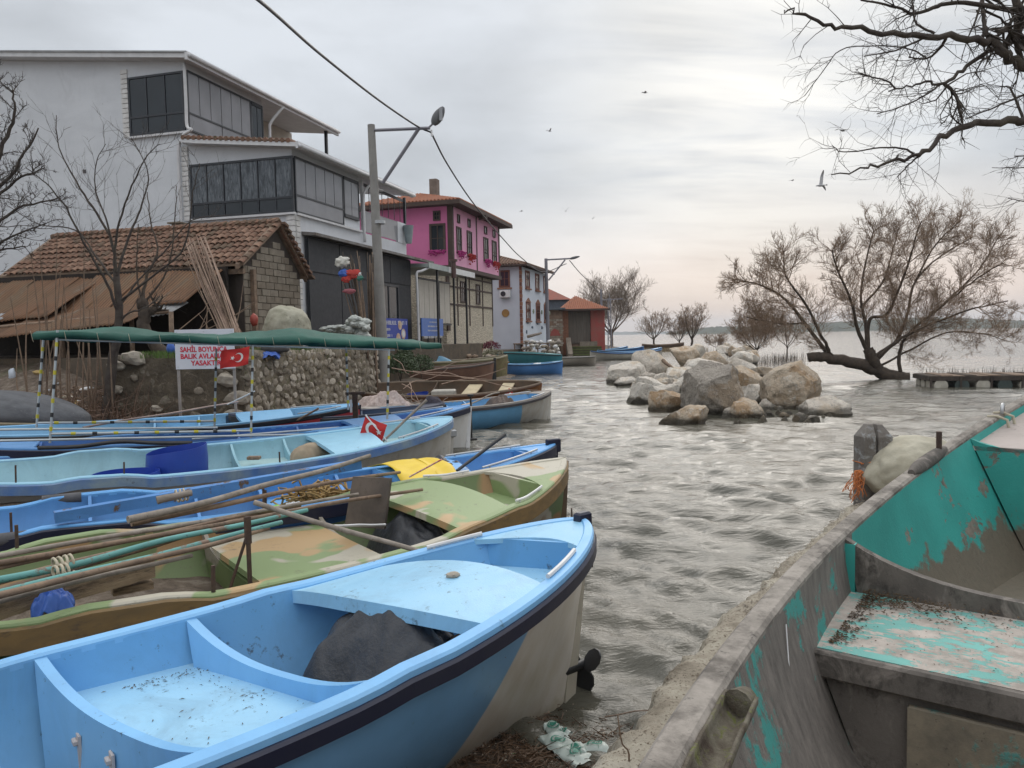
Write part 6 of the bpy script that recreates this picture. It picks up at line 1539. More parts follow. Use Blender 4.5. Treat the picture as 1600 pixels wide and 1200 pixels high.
# poles and blue beam lying across boats 3/4
tag(wobble_rod('wooden_pole', GZ(200, 812, .86), GZ(578, 712, 1.0), .030, .022, wood_grey, amp=.03, seed=31, n=18), 'long grey wooden pole lying along the bright blue boat to the ochre net', 'pole')
tag(wobble_rod('wooden_pole', GZ(205, 818, .80), GZ(625, 738, .82), .026, .016, wood_old, amp=.03, seed=32, n=18), 'thinner dark wooden pole beside the long grey pole', 'pole')
m_bchip = peel('chipped_blue_beam', (.08, .24, .55), (.14, .09, .06), (.09, .06, .04), .42, .46, sc=5, stretch=(1, 1, 1))
a, b = GZ(85, 808, .78), GZ(562, 725, .92); d = (b - a)
timber(a, b, .10, .09, 'long chipped blue wooden beam lying across the boats', cat='beam', mat=m_bchip, name='blue_beam', seed=5)
tag(wobble_rod('wooden_pole', GZ(245, 782, .92), GZ(300, 770, .95), .034, .026, wood_grey, amp=.003, seed=33), 'short pale wooden stub tied to the blue beam', 'pole')
wrap(GZ(283, 774, .93), b - a, .045, .05, 3, 'pale rope knot on the blue beam', r=.008)
tag(wobble_rod('red_flag_stick', GZ(640, 745, .9), GZ(690, 718, 1.1), .008, .008, paint('red_stick', (.5, .05, .06), (.7, .6, .55), .5, sc=30, da=0), amp=.001), 'thin red and white striped stick above the yellow cloth', 'stick')

# 4 pale cyan boat with barrel halves and flag
pc = gp('pale_cyan_paint', (.30, .56, .72), (.26, .50, .66), da=.3, bs_=.12); pci = gp('pale_cyan_inner', (.28, .50, .58), (.23, .43, .52), da=.4); pcf = gp('pale_cyan_floor', (.42, .58, .58), (.36, .50, .50), da=.5)
M4 = dict(cap=pc, inner=pci, floor=pcf, rub=gp('mid_blue_rub', (.08, .18, .42), (.22, .30, .36), da=.5), hull=set_hull('hull_four', 7.1 * .12, .6, (.55, .52, .47), (.56, .53, .48), (.45, .40, .33), z2=.05), stem=gp('cream_stern', (.5, .47, .42)))
b4_ = Boat('fishing_boat', 'pale cyan boat with cream hull holding two blue barrel halves and a red flag', (-.97, 12.2, .93), 30, 7.3, 1.85, p=.62, q=2.5, zm=.64, heel=3.5, kz=-.08, mats=M4, cw=.08, bumps=((.24, .40, .05),), floor=.2, rail_h=.12, rail_drop=.0)
b4_.standard(cover=(.71, .81), well=(.85, .92), thw=(.56, .66), dip1=.22)
for t_ in (.42,): b4_.bulkhead(t_, .2, mat=pci, pw=2.4, th=.03)
MB().box(b4_.X(.985), b4_.X(1) + .05, -.06, .06, .62, .74, ch=.02).build('stern_bracket', steel, b4_.root)
b4_.pin(.35, -1); b4_.pin(.20, -1, h=.22); b4_.pin(.60, -1)
m_barrel = paint('blue_plastic_barrel', (.015, .045, .30), (.02, .06, .34), .4, sc=3, da=.25, dsc=10, bs_=.15)
def tub(c, r_, h, label, tilt=0, seed=0, cutz=.35):
    vs = []; fs = []; n = 40
    for k in range(n):
        a = 2 * math.pi * k / n; hh_ = h * (1 + cutz * .35 * math.sin(a + 1.2) + .02 * math.sin(3 * a + seed))
        for rr_, z in ((r_, 0), (r_ * 1.02, hh_ * .5), (r_ * .99, hh_), (r_ * .97, hh_), (r_ * .97, .03)): vs.append((math.cos(a) * rr_, math.sin(a) * rr_, z))
    for k in range(n):
        k2 = (k + 1) % n
        for j in range(4): fs.append((k * 5 + j, k2 * 5 + j, k2 * 5 + j + 1, k * 5 + j + 1))
    fs.append(tuple(k * 5 + 4 for k in range(n))); fs.append(tuple(reversed([k * 5 for k in range(n)])))
    o = mk('barrel_half', vs, fs, m_barrel, None, True, angle=50); o.location = c; o.rotation_euler.x = tilt; return tag(o, label, 'barrel')
tub(GZ(278, 742, .42), .385, .36, 'large cut open blue plastic barrel standing in the pale cyan boat', cutz=.4)
tub(GZ(197, 758, .42), .40, .16, 'shallow blue plastic barrel end in front of the large blue barrel', cutz=.1)
tag(crumple('boulder', .30, .17, .25, paint('tan_rock_cover', (.38, .30, .21), (.26, .20, .14), .85, sc=4, da=.5), seed=31, amp=.14, freq=1.2, sub=4, loc=b4_.W((b4_.X(.69), 0, .48)), rot=b4_.hd), 'tan brown round bundle under the cover of the pale cyan boat', 'bundle')
tag(MB().box(-.09, .09, -.05, .05, 0, .05, ch=.01).build('wood_block', wood_old, None, loc=GZ(397, 718, .5)), 'small wooden block on the floor of the pale cyan boat', 'block')
# Turkish flags
m_fred = paint('flag_red', (.55, .025, .02), (.48, .02, .02), .7, sc=3, da=.08, bs_=.3, bsc=160, bd=.002); m_fwh = paint('flag_white', (.74, .72, .70), da=0, bs_=0)
def flag(O, ux, uy, w_, h_, label, wave=.05, seed=0, cx=.36, flip=False, pole_pts=None, rc=.27, droop=0.0):
    """O lower corner at the hoist; ux along the fly, uy up"""
    ux, uy = Vector(ux).normalized(), Vector(uy).normalized(); nrm = ux.cross(uy).normalized()
    if nrm.y > 0: nrm = -nrm
    r = empty('turkish_flag', O, 0, label, 'flag')
    def f(u, v, e=0.0):
        a = math.sin(u * 7 + seed) * wave * u + mnoise.noise(Vector((u * 2.2, v * 2.2, seed))) * wave
        return ux * (u * w_) + uy * (v * h_ - droop * u * h_ * u) + nrm * (a + e) + uy * math.sin(u * 6 + seed) * .03 * h_
    n = 30; vs = []; fs = []
    for i in range(n + 1):
        for j in range(n // 2 + 1): vs.append(f(i / n, j / (n // 2)))
    m_ = n // 2 + 1
    for i in range(n):
        for j in range(n // 2): a = i * m_ + j; fs.append((a, a + m_, a + m_ + 1, a + 1))
    mk('cloth', vs, fs, m_fred, r, True)
    asp = w_ / h_
    def ring(c, rad, n=40): return [(c[0] + math.cos(2 * math.pi * k / n) * rad, c[1] + math.sin(2 * math.pi * k / n) * rad) for k in range(n)]
    c0 = (cx * asp, .5); sg = -1 if flip else 1; r0, c1, r1 = rc, (cx * asp + sg * rc * .27, .5), rc * .8
    # crescent as strip between the two circles
    vs = []; fs = []
    n = 44
    for k in range(n + 1):
        a = math.pi * .18 + (2 * math.pi - .36 * math.pi) * k / n
        if flip: a += math.pi
        p = (c0[0] + math.cos(a) * r0, c0[1] + math.sin(a) * r0)
        dx, dy = p[0] - c1[0], p[1] - c1[1]; dl = math.hypot(dx, dy); s_ = min(1, r1 / dl); q = (c1[0] + dx * s_, c1[1] + dy * s_)
        for P_ in (p, q): vs.append(f(P_[0] / asp, P_[1], .006))
    for k in range(n): fs.append((2 * k, 2 * k + 1, 2 * k + 3, 2 * k + 2))
    mk('crescent', vs, fs, m_fwh, r, True)
    cs_ = (c1[0] + sg * rc * .95, .5); pts = []
    for k in range(10):
        rr_ = rc * (.5 if k % 2 == 0 else .2); a = math.pi + 2 * math.pi * k / 10 + (math.pi if flip else 0); pts.append((cs_[0] + math.cos(a) * rr_, cs_[1] + math.sin(a) * rr_))
    vs = [f(cs_[0] / asp, cs_[1], .006)] + [f(a / asp, b, .006) for a, b in pts]
    mk('star', vs, [(0, k + 1, (k + 1) % 10 + 1) for k in range(10)], m_fwh, r)
    if pole_pts: MB().tube([Vector(p) - Vector(O) for p in pole_pts], .012, 6).build('stick', white_p, r)
    return r
A_ = b4_.W((b4_.X(.775), -.05, .82)); Yf = A_.y + .1
fo = PY(562, 679, Yf); fx = PY(594, 690, Yf) - fo; fy = PY(569, 652, Yf) - fo
flag(fo, PY(596, 693, Yf) - fo, PY(571, 650, Yf) - fo, (PY(596, 693, Yf) - fo).length, (PY(571, 650, Yf) - fo).length, 'red Turkish flag with white crescent stuck in the stern of the pale cyan boat', wave=.02, seed=1, cx=.42, rc=.33, pole_pts=[PY(571, 648, Yf), PY(605, 690, Yf)])
tag(wobble_rod('wooden_pole', PY(598, 690, Yf + .1), PY(667, 625, Yf + .3), .018, .022, wood_grey, amp=.01, seed=41), 'pale straight wooden pole sticking up beside the red flag', 'pole')

# 5 long boat with green canopy
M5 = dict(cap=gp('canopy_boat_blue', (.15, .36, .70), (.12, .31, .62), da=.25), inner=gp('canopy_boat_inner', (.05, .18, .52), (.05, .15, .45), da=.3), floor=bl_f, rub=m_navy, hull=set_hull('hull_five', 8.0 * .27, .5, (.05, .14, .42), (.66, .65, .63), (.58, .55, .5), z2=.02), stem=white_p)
b5 = Boat('fishing_boat', 'long blue boat with smooth white stern that carries the green canopy', (-.83, 14.9, .88), 26, 8.4, 1.65, p=.72, q=2.3, zm=.62, kz=-.05, mats=M5, cw=.08, floor=.2, bumps=((.2, .4, .03),))
b5.standard(cover=(.72, .82), well=(.84, .92), thw=(.5, .62), dip1=.2)
D5 = Vector((math.cos(b5.hd), math.sin(b5.hd), 0)); N5 = Vector((-D5.y, D5.x, 0)); C5 = b5.root.location
can = empty('canopy', C5, b5.hd, 'long dark green cloth canopy on striped poles over the blue boats', 'canopy')
def C5l(u, v, yloc):
    p = PPL(u, v, tuple((C5 + N5 * yloc)[:2]), b5.hd); q = p - C5; return Vector((q.dot(D5), q.dot(N5), p.z))
YN, YFa = -.66, .62
m_green = paint('dark_green_canopy_cloth', (.017, .10, .074), (.012, .072, .054), .75, sc=1.2, da=.3, bs_=.5, bsc=90, bd=.003)
near_e = [C5l(u, v, YN) for u, v in [(80, 520), (150, 523), (220, 525), (337, 529), (392, 530), (480, 531), (560, 534), (620, 537), (684, 538)]]
ridge = [C5l(u, v, 0) for u, v in [(72, 516), (150, 512), (190, 507), (260, 517), (340, 521), (420, 510), (450, 508), (500, 513), (600, 524), (650, 532), (690, 540)]]
xs = [near_e[0].x - .25 + (near_e[-1].x + .05 - near_e[0].x + .25) * i / 90 for i in range(91)]
vs = []; fs = []; prof = [(-1, -.07), (-1, -.03), (-1, 0), (-.8, .3), (-.5, .65), (-.2, .92), (0, 1), (.3, .9), (.6, .6), (.85, .25), (1, 0), (1, -.1)]
for x in xs:
    ze = np.interp(x, [p.x for p in near_e], [p.z for p in near_e]); zr = max(np.interp(x, [p.x for p in ridge], [p.z for p in ridge]), ze + .02)
    for j, (yy, f) in enumerate(prof):
        hang = f if f < 0 else 0; w2 = .72 * (1 - .35 * max(0, (xs[6] - x) / .6)) if x < xs[6] else .72
        z = ze + (zr - ze) * .72 * max(f, 0) + hang * (1 + .35 * mnoise.noise(Vector((x * 2.3, 0, 1)))) + mnoise.noise(Vector((x * 1.5, yy * 2, 4))) * .04 + mnoise.noise(Vector((x * 6, yy * 5, 9))) * .018
        vs.append((x, yy * w2 + mnoise.noise(Vector((x * 3, yy, 8))) * .02, z))
m_ = len(prof)
for i in range(90):
    for j in range(m_ - 1): a = i * m_ + j; fs.append((a, a + 1, a + m_ + 1, a + m_))
o = mk('canopy_cloth', vs, fs, m_green, can, True); md = o.modifiers.new('thickness', 'SOLIDIFY'); md.thickness = .008
mb = MB()
for i in range(0, 91, 6):
    x = xs[i]; ze = np.interp(x, [p.x for p in near_e], [p.z for p in near_e]); mb.tube([(x, -.73, ze + .03), (x + .02, -.74, ze - .10), (x + .03, -.72, ze - .13)], .003, 4)
mb.build('tie_cord', m_rope, can)
m_dktape = blackm; m_ytape = paint('yellow_tape', (.60, .52, .04), da=.1); m_alu = paint('aluminium_tube', (.50, .54, .55), (.42, .46, .48), .35, metal=.3, da=.1)
def striped(parent, a, b, r_=.018, n=8, name='canopy_pole', tape=True):
    o = MB().tube([a, b], r_, 10).build(name, m_alu, parent, True, angle=50)
    if tape:
        for k in range(1, n):
            c_ = a.lerp(b, k / n); d_ = (b - a).normalized() * .032
            MB().tube([c_ - d_, c_ + d_], r_ * 1.25, 10).build('tape_band', m_ytape if k % 2 else m_dktape, o, True, angle=50)
    return o
for (ut, vt, ub, vb, yl) in [(90, 516, 78, 692, YN), (395, 540, 392, 690, YN), (608, 545, 605, 655, YN), (68, 528, 57, 668, YFa), (338, 545, 335, 672, YFa), (541, 542, 544, 640, YFa)]:
    striped(can, C5l(ut, vt, yl), C5l(ub, vb, yl))
for (u0, v0, u1, v1, yl) in [(80, 678, 394, 673, YN), (58, 661, 336, 658, YFa)]:
    striped(can, C5l(u0, v0, yl), C5l(u1, v1, yl), .02, 10, 'canopy_rail')
for (u0, v0, u1, v1, yl) in [(-60, 672, 340, 668, YN + .2), (-60, 690, 520, 678, YN - .15), (300, 686, 530, 668, YN)]:
    o = rod('side_rail', [C5l(u0, v0, yl), C5l(u1, v1, yl)], .018, m_alu, can)
a_, b_ = C5l(85, 522, YN), C5l(600, 540, YN); rod('eaves_tube', [a_ + Vector((0, .03, -.08)), b_ + Vector((.2, .03, -.08))], .014, m_alu, can)
# flag tied to the canopy pole
Yc = (C5 + N5 * YN + D5 * C5l(392, 600, YN).x).y
fo = PY(388, 569, Yc - .1); flag(fo, PY(343, 577, Yc - .1) - fo, PY(390, 541, Yc - .1) - fo, (PY(343, 577, Yc - .1) - fo).length, (PY(390, 541, Yc - .1) - fo).length, 'red Turkish flag fluttering on the canopy pole in front of the lettered sign', wave=.035, seed=3, cx=.36, rc=.26)
# 5b narrow blue boat between the cyan and canopy boats
M5b = dict(cap=gp('sky_edge', (.16, .40, .74)), inner=gp('royal_inner', (.05, .16, .48), (.04, .13, .42), da=.3), floor=gp('royal_floor', (.15, .32, .6)), rub=m_navy, hull=gp('royal_hull', (.03, .09, .30), (.45, .42, .38), da=.3))
b5b = Boat('fishing_boat', 'narrow royal blue boat lying under the canopy, mostly hidden behind the pale cyan boat', (-2.6, 12.95, .74), 25, 6.6, 1.15, p=.7, q=2.3, zm=.56, kz=-.05, mats=M5b, cw=.06, floor=.2, rail_h=.09)
b5b.deck('bow_deck', .9, .995, .01); b5b.bulkhead(.5, .15); b5b.bulkhead(.7, .15)
tag(wobble_rod('hose', GZ(60, 700, .72), GZ(300, 692, .72), .03, .03, blackm, amp=.06, seed=51, n=20), 'dark curved hose lying over the narrow royal blue boat', 'hose')

# 7 light-blue boat with black and red stripe stern
M7 = dict(cap=gp('light_blue_seven', (.22, .48, .74), (.19, .43, .68), da=.25), inner=gp('light_blue_seven_in', (.20, .44, .68), (.17, .38, .6), da=.3), floor=sky_blue_fl, rub=gp('black_band', (.01, .012, .02), da=.2), hull=set_hull('hull_seven', 50, .1, (.02, .03, .08), (.45, .04, .05), (.4, .04, .05)), stem=m_navy)
b7 = Boat('fishing_boat', 'light blue boat with black rail and red stripe, nearest to the stone wall', (-3.2, 16.0, .86), 23, 7.8, 1.7, p=.75, q=2.3, zm=.68, heel=2.0, kz=0.0, mats=M7, cw=.08, floor=.3, rail_h=.08)
b7.strip('red_stripe', paint('red_hull_stripe', (.42, .03, .04), (.36, .03, .04), .5, da=.2), .02, -.08, -.22, -.11); b7.strip('white_stripe', white_p, .012, -.10, -.32, -.225, a=.7, b=1)
b7.standard(cover=(.70, .82), well=(.84, .92), thw=(.5, .6), dip1=.2)
tag(wobble_rod('wooden_pole', GZ(130, 668, .85), PY(372, 628, 15.6), .018, .018, paint('pinkish_pole', (.42, .32, .28), (.3, .22, .2), .8), amp=.02, seed=42), 'long thin pinkish pole lying along the light blue boat by the wall', 'pole')
tag(wobble_rod('white_tube', PY(355, 632, 15.3), PY(398, 611, 15.2), .012, .012, white_p, amp=.002), 'short white tube poking up over the light blue boat by the wall', 'tube')
tag(wobble_rod('wooden_oar', PY(462, 658, 14.9), PY(498, 638, 14.9), .018, .02, wood_old, amp=.002), 'short brown oar handle in the stern of the light blue boat by the wall', 'oar')
# 7b dark navy boat behind the white stern
M7b = dict(cap=gp('navy_cap', (.05, .06, .10)), inner=gp('navy_inner', (.03, .06, .12)), floor=m_brin, rub=blackm, hull=gp('navy_hull_b', (.02, .05, .10), (.03, .07, .13), da=.3))
b7b = Boat('fishing_boat', 'dark navy boat beached behind the canopy boat with white sacks beside it', (-1.45, 16.4, .80), 12, 4.4, 1.3, p=.7, q=2.3, zm=.66, kz=.1, mats=M7b, cw=.06, floor=.3)
b7b.bulkhead(.6, .15); b7b.deck('bow_deck', .88, .995, .01)
cloth_over('net_heap', paint('pink_white_netting', (.55, .46, .42), (.38, .29, .26), .9, sc=18, da=.5), (-3.1, 18.6, .45), .2, .75, .35, .42, 'heap of pale pink netting and sacks on the beach behind the boats', 'net', seed=21, folds=.09)
cloth_over('net_heap', paint('dark_net', (.05, .045, .06), (.03, .025, .03), .9, sc=20), (-1.9, 18.3, .5), 0, .35, .25, .32, 'dark rounded bundle of net beside the pale sacks', 'net', seed=22, folds=.04)
st_ = empty('iron_stand', PY(556, 660, 15.0), 0, 'dark T shaped iron stand between the striped stern and the red flag', 'stand'); p0 = st_.location
MB().box(-.05, .05, -.03, .03, 0, .55).build('post', rust, st_); MB().box(-.18, .2, -.04, .04, .55, .60).build('top_bar', rust, st_); MB().box(-.10, -.055, -.035, -.03, .2, .45).build('white_tag', white_p, st_)

# 8 light-blue boat with white stern, afloat
M8 = dict(cap=paint('worn_grey_cap', (.34, .31, .28), (.24, .22, .2), .8, da=.5), inner=gp('blue_in_eight', (.12, .32, .58), da=.3), floor=sky_blue_fl, rub=gp('dark_rail_eight', (.03, .03, .04), (.06, .05, .05), da=.4), hull=set_hull('hull_eight', 5.6 * .28, .45, (.17, .42, .68), (.56, .54, .50), (.44, .38, .3), z2=.04))
b8 = Boat('fishing_boat', 'light blue boat with scuffed white stern floating beyond the others', (1.0, 20.2, .76), 36, 5.6, 1.75, p=.78, q=2.25, zm=.58, kz=-.14, mats=M8, cw=.07, floor=.2, rail_h=.07)
b8.standard(cover=None, well=(.82, .9), thw=(.5, .6), dip1=.15)
cloth_over('coat', paint('brown_cloth', (.16, .12, .10), (.10, .08, .07), .9, da=.2), b8.W((b8.X(.72), 0, .44)), b8.hd, .32, .5, .26, 'brown cloth lying over the seat of the light blue floating boat', 'cloth', seed=25, folds=.06)
tag(wobble_rod('wooden_oar', b8.W((b8.X(.45), -.5, .62)), b8.W((b8.X(.72), .1, .80)), .02, .02, wood_grey, amp=.05, seed=44), 'bent grey oar in the light blue floating boat', 'oar')
MB().tube([(0, 0, 0), (0, 0, .95)], .02, 8).build('x', blackm); o = bpy.data.objects['x']; 
ob_ = empty('outboard_shaft', GZ(737, 690, .05), 0, 'upright black outboard shaft standing in front of the light blue floating boat', 'outboard'); o.name = 'shaft'; o.parent = ob_
MB().tube([(-.0, 0, .94), (.0, 0, .98)], .07, 10).build('top_plate', blackm, ob_, True, angle=50); MB().box(-.08, .12, -.06, .06, -.02, .08, ch=.02).build('foot', blackm, ob_)

# 9 old brown boat full of junk
m_brb = peel('peeling_brown_boat', (.24, .10, .035), (.34, .27, .2), (.20, .15, .1), .42, .47, sc=2.4, stretch=(.7, 2, 2), chips=.6)
M9 = dict(cap=paint('worn_cap_nine', (.26, .20, .15), (.18, .14, .1), .8, da=.5), inner=paint('brown_in_nine', (.10, .06, .035), (.06, .045, .03), .85, da=.4), floor=m_brin, rub=paint('brown_rub', (.10, .05, .03)), hull=m_brb, stem=m_brb)
b9 = Boat('old_boat', 'old brown boat with peeling paint, full of junk, lying behind the lamp post', (.85, 22.6, .84), -8, 6.1, 1.95, p=.7, q=2.3, zm=.70, heel=9, kz=.0, mats=M9, cw=.05, floor=.2, rail_h=.05)
b9.bulkhead(.45, .12); b9.deck('thwart', .62, .69, -.1, paint('cream_thwart', (.52, .44, .28), (.4, .33, .22), .8, da=.4), th=.04); b9.deck('thwart', .80, .86, -.06, MATS['cream_thwart'], th=.04)
tub(b9.W((b9.X(.38), .15, .3)), .33, .25, 'round blue plastic tub lying in the old brown boat')
tag(MB().box(-.35, .35, -.3, .3, 0, .35, ch=.03).build('crate', paint('white_dirty_box', (.45, .43, .38), da=.5), None, loc=b9.W((b9.X(.52), 0, .3))), 'dirty white box sitting in the old brown boat', 'box')
fo = b9.W((b9.X(.84), -.62, .55)); flag(fo, (.5, -.3, -.75), (.4, .1, .6), .45, .22, 'crumpled little red and white flag hanging on the old brown boat', wave=.05, seed=5)
rb = random.Random(4); mb = MB()
# 10, 11 brown and green-brown boats beached near the pink house
M10 = dict(cap=paint('cap_ten', (.18, .14, .12), da=.4), inner=paint('in_ten', (.20, .12, .09), (.15, .09, .07), .8, da=.4), floor=m_brin, rub=paint('rub_ten', (.05, .035, .03)), hull=paint('dull_brown_hull', (.27, .155, .11), (.20, .115, .085), .7, sc=2, da=.5), stem=blackm)
b10 = Boat('old_boat', 'dull brown boat with upright black stern edge beached before the veranda', (-.75, 33.2, 1.15), 14, 6.4, 2.0, p=.7, q=2.5, zm=.95, kz=.2, mats=M10, cw=.06, floor=.5, rail_h=.05, pe=3)
MB().box(b10.X(1) - .02, b10.X(1) + .07, -.05, .05, .3, 1.3).build('stern_plate', blackm, b10.root); b10.bulkhead(.6, .2)
M11 = dict(cap=paint('cap_elev', (.35, .31, .22), da=.4), inner=paint('in_elev', (.16, .14, .07), da=.4), floor=m_brin, rub=paint('rub_elev', (.22, .2, .12)), hull=paint('olive_mossy_hull', (.27, .24, .12), (.20, .14, .08), .7, sc=2, da=.5))
b11 = Boat('old_boat', 'olive brown boat beached behind the dull brown boat, partly covered by blue sheet', (-.2, 36.0, 1.35), 18, 6.0, 2.1, p=.7, q=2.4, zm=1.15, kz=.3, mats=M11, cw=.06, floor=.6, rail_h=.05, pe=3)
cloth_over('tarpaulin', paint('faded_blue_tarp', (.14, .32, .46), (.10, .24, .36), .6, sc=3, da=.3), b11.W((b11.X(.3), 0, 1.1)), b11.hd, 1.6, .9, .35, 'faded blue tarpaulin spread over the olive brown boat', 'tarpaulin', seed=33, folds=.08)
# 12 turquoise boat and 13 blue boat by the white house
M12 = dict(cap=gp('teal_cap', (.10, .33, .36)), inner=gp('teal_in', (.12, .36, .40)), floor=gp('teal_floor', (.10, .28, .3)), rub=gp('black_rub_twelve', (.02, .025, .03)), hull=gp('teal_hull', (.06, .27, .33), (.05, .23, .29), da=.25))
b12 = Boat('fishing_boat', 'teal turquoise boat sloping down to the water below the white house', (3.3, 50.5, .95), -22, 8.2, 1.8, p=.7, q=2.4, zm=1.15, kz=.0, mats=M12, cw=.06, floor=.4, bow_z=2.1, rail_h=.06, pe=1.8)
b12.deck('bow_deck', .86, .99, .01)
M13 = dict(cap=gp('light_cap_thirteen', (.22, .46, .68)), inner=gp('blue_in_thirteen', (.10, .25, .5)), floor=bl_f, rub=gp('dark_blue_rub', (.02, .04, .12)), hull=gp('cornflower_hull', (.11, .28, .62), (.09, .24, .55), da=.2))
b13 = Boat('fishing_boat', 'cornflower blue boat afloat in front of the teal boat', (2.95, 44.6, .74), 8, 3.9, 1.5, p=.65, q=2.5, zm=.60, kz=-.15, mats=M13, cw=.06, floor=.2, rail_h=.05, pe=2)
b13.deck('bow_deck', .86, .99, .01); b13.deck('bow_deck', .01, .14, .01); b13.deck('thwart', .45, .55, -.1)
tag(crumple('sack', .3, .25, .15, white_p, seed=44, sub=3, loc=b13.W((b13.X(.62), 0, .5))), 'small white bundle lying in the cornflower blue boat', 'bundle')
M14 = dict(cap=gp('grey_cap', (.35, .33, .30)), inner=gp('grey_in', (.3, .28, .25)), floor=gp('grey_fl', (.3, .28, .25)), rub=gp('dk_rub14', (.05, .05, .05)), hull=gp('beige_grey_hull', (.44, .39, .33), (.36, .32, .27), da=.3))
b14 = Boat('fishing_boat', 'beige grey boat with square stern between the teal boat and the green steps', (6.15, 56.0, .66), 2, 5.0, 1.6, p=.5, q=3.5, zm=.62, kz=-.1, mats=M14, cw=.05, floor=.2, rail_h=.04, pe=2)
M15 = dict(cap=gp('blue_cap15', (.10, .25, .5)), inner=gp('in15', (.35, .5, .6)), floor=gp('fl15', (.3, .45, .55)), rub=gp('navy15', (.02, .03, .09)), hull=gp('ivory_hull', (.56, .53, .46), (.48, .45, .39), da=.25))
b15 = Boat('fishing_boat', 'ivory white boat with navy edge moored beyond the rocks on the left', (13.2, 67.5, .80), 8, 6.4, 1.7, p=.65, q=2.5, zm=.58, kz=-.15, mats=M15, cw=.06, floor=.2, rail_h=.06, pe=2.2, bow_z=.95)
b15.deck('bow_deck', .01, .12, .01); b15.deck('thwart', .5, .58, -.1)
for k, (x, y, L_, lb, col) in enumerate([(13.8, 70.5, 6.0, 'pale blue boat moored right behind the ivory white boat', (.18, .38, .66)), (13.6, 79, 7.2, 'strong blue boat moored in front of the utility poles', (.06, .20, .52)), (12.4, 82, 6.0, 'blue boat farthest back in the group by the utility poles', (.10, .28, .58))]):
    M_ = dict(cap=gp('fcap%d' % k, (.22, .42, .66)), inner=gp('fin%d' % k, (.2, .4, .55)), floor=gp('ffl%d' % k, (.2, .4, .5)), rub=m_navy, hull=gp('fhull%d' % k, col))
    f_ = Boat('fishing_boat', lb, (x, y, .95), 6, L_, 1.8, p=.6, q=2.6, zm=.62, kz=-.15, mats=M_, cw=.06, floor=.25, rail_h=.05, pe=2.2); f_.deck('bow_deck', .86, .99, .01); f_.deck('thwart', .45, .55, -.1)
M19 = dict(cap=wood_old, inner=m_brin, floor=m_brin, rub=wood_old, hull=paint('far_brown_hull', (.20, .13, .09)))
f_ = Boat('old_boat', 'small brown boat on the water below the small forked tree', (26.5, 118, .8), 4, 6.5, 1.8, p=.6, q=2.6, zm=.55, kz=-.1, mats=M19, cw=.06, floor=.25)
# low reed bank behind the far blue boats
sp = [(x, 92 + random.uniform(-1, 1) * 2 + (x - 13) * .4, .0) for x in np.linspace(13.5, 24, 60)]
tag(blades('reeds', sp, m_dry, 26, .55, .02, spread=.35), 'strip of dry reeds at the water line behind the far blue boats', 'reeds')

# 17 overturned dark boat at the left edge
ub = empty('upturned_boat', (-10.9, 15.6, .75), R(-8), 'dark grey boat lying upside down at the left edge', 'boat')
vs = []; fs = []; n = 30
for i in range(n + 1):
    t_ = i / n; hb_ = .85 * max(1 - abs(2 * t_ - 1) ** 2.4, 0) ** .7; x = (t_ - .5) * 5.0
    for j in range(15):
        a = math.pi * j / 14; vs.append((x, -math.cos(a) * hb_, .55 * math.sin(a) ** .8 * (1 - .75 * abs(2 * t_ - 1) ** 3) - .12 * abs(2 * t_ - 1) ** 2))
for i in range(n):
    for j in range(14): a = i * 15 + j; fs.append((a, a + 1, a + 16, a + 15))
o = mk('hull', vs, fs, paint('dark_grey_planks', (.10, .105, .115), (.06, .062, .07), .7, sc=3, da=.5, dirt=(.2, .2, .2), stretch=(.4, 3, 3)), ub, True); md = o.modifiers.new('t', 'SOLIDIFY'); md.thickness = .03
for sd in (-1, 1):
    pts = [Vector(((i / n - .5) * 5.0, sd * (.85 * max(1 - abs(2 * i / n - 1) ** 2.4, 0) ** .7 + .01), -.12 * abs(2 * i / n - 1) ** 2 + .0)) for i in range(n + 1)]
    MB().tube(pts, .035, 6).build('gunwale', paint('pale_wood_edge', (.34, .29, .2), (.22, .19, .13), .8), ub, True)

# ------------------------------------------------------------------ 18 the concrete-grey and turquoise boat on the quay
m_gw = peel('grey_weathered_gelcoat', (.11, .10, .085), (.26, .23, .20), (.16, .14, .125), .43, .56, sc=2.2, rough=.8, chips=.62, grain=(1, 1, 1))
m_tq = peel('flaking_turquoise', (.04, .34, .30), (.27, .23, .19), (.12, .10, .08), .405, .42, sc=2.6, rough=.6, chips=.64)
_m = m_tq.node_tree; _t = NT(_m); _b = _m.nodes['Principled BSDF']; _c = _b.inputs['Base Color'].links[0].from_socket; _o = coord(_t)
_z = _t.m('ADD', _t.node('ShaderNodeSeparateXYZ', {0: _o}).outputs[2], _t.m('MULTIPLY', _t.noise(_o, 4.5, 7, .65), .55)); _t.l.new(_t.mix(_t.thr(_z, 1.19, 1.15), _c, _t.mix(_t.noise(_o, 30, 6, .7), (.10, .082, .06), (.20, .165, .125))), _b.inputs['Base Color'])
m_tq_worn = peel('worn_turquoise_side', (.05, .29, .26), (.19, .168, .148), (.10, .088, .078), .55, .585, sc=2.2, rough=.75, grain=(3, 3, .5), chips=.6)
m_tq_floor = peel('mottled_turquoise_pink', (.17, .43, .39), (.46, .41, .365), (.27, .24, .21), .495, .52, sc=6.5, rough=.85, stretch=(1.6, .8, 1), chips=.63)
m_gdark = paint('dark_grey_laminate', (.16, .14, .122), (.085, .075, .066), .85, sc=3.2, dirt=(.04, .035, .03), da=.9, dsc=22, c3=(.24, .21, .185), bs_=.8, bsc=70, stretch=(1, 1, .6))
m_capg = peel('bare_gunwale', (.12, .105, .09), (.34, .305, .27), (.20, .18, .155), .47, .60, sc=5, rough=.85, stretch=(1, 1, 1), chips=.6)
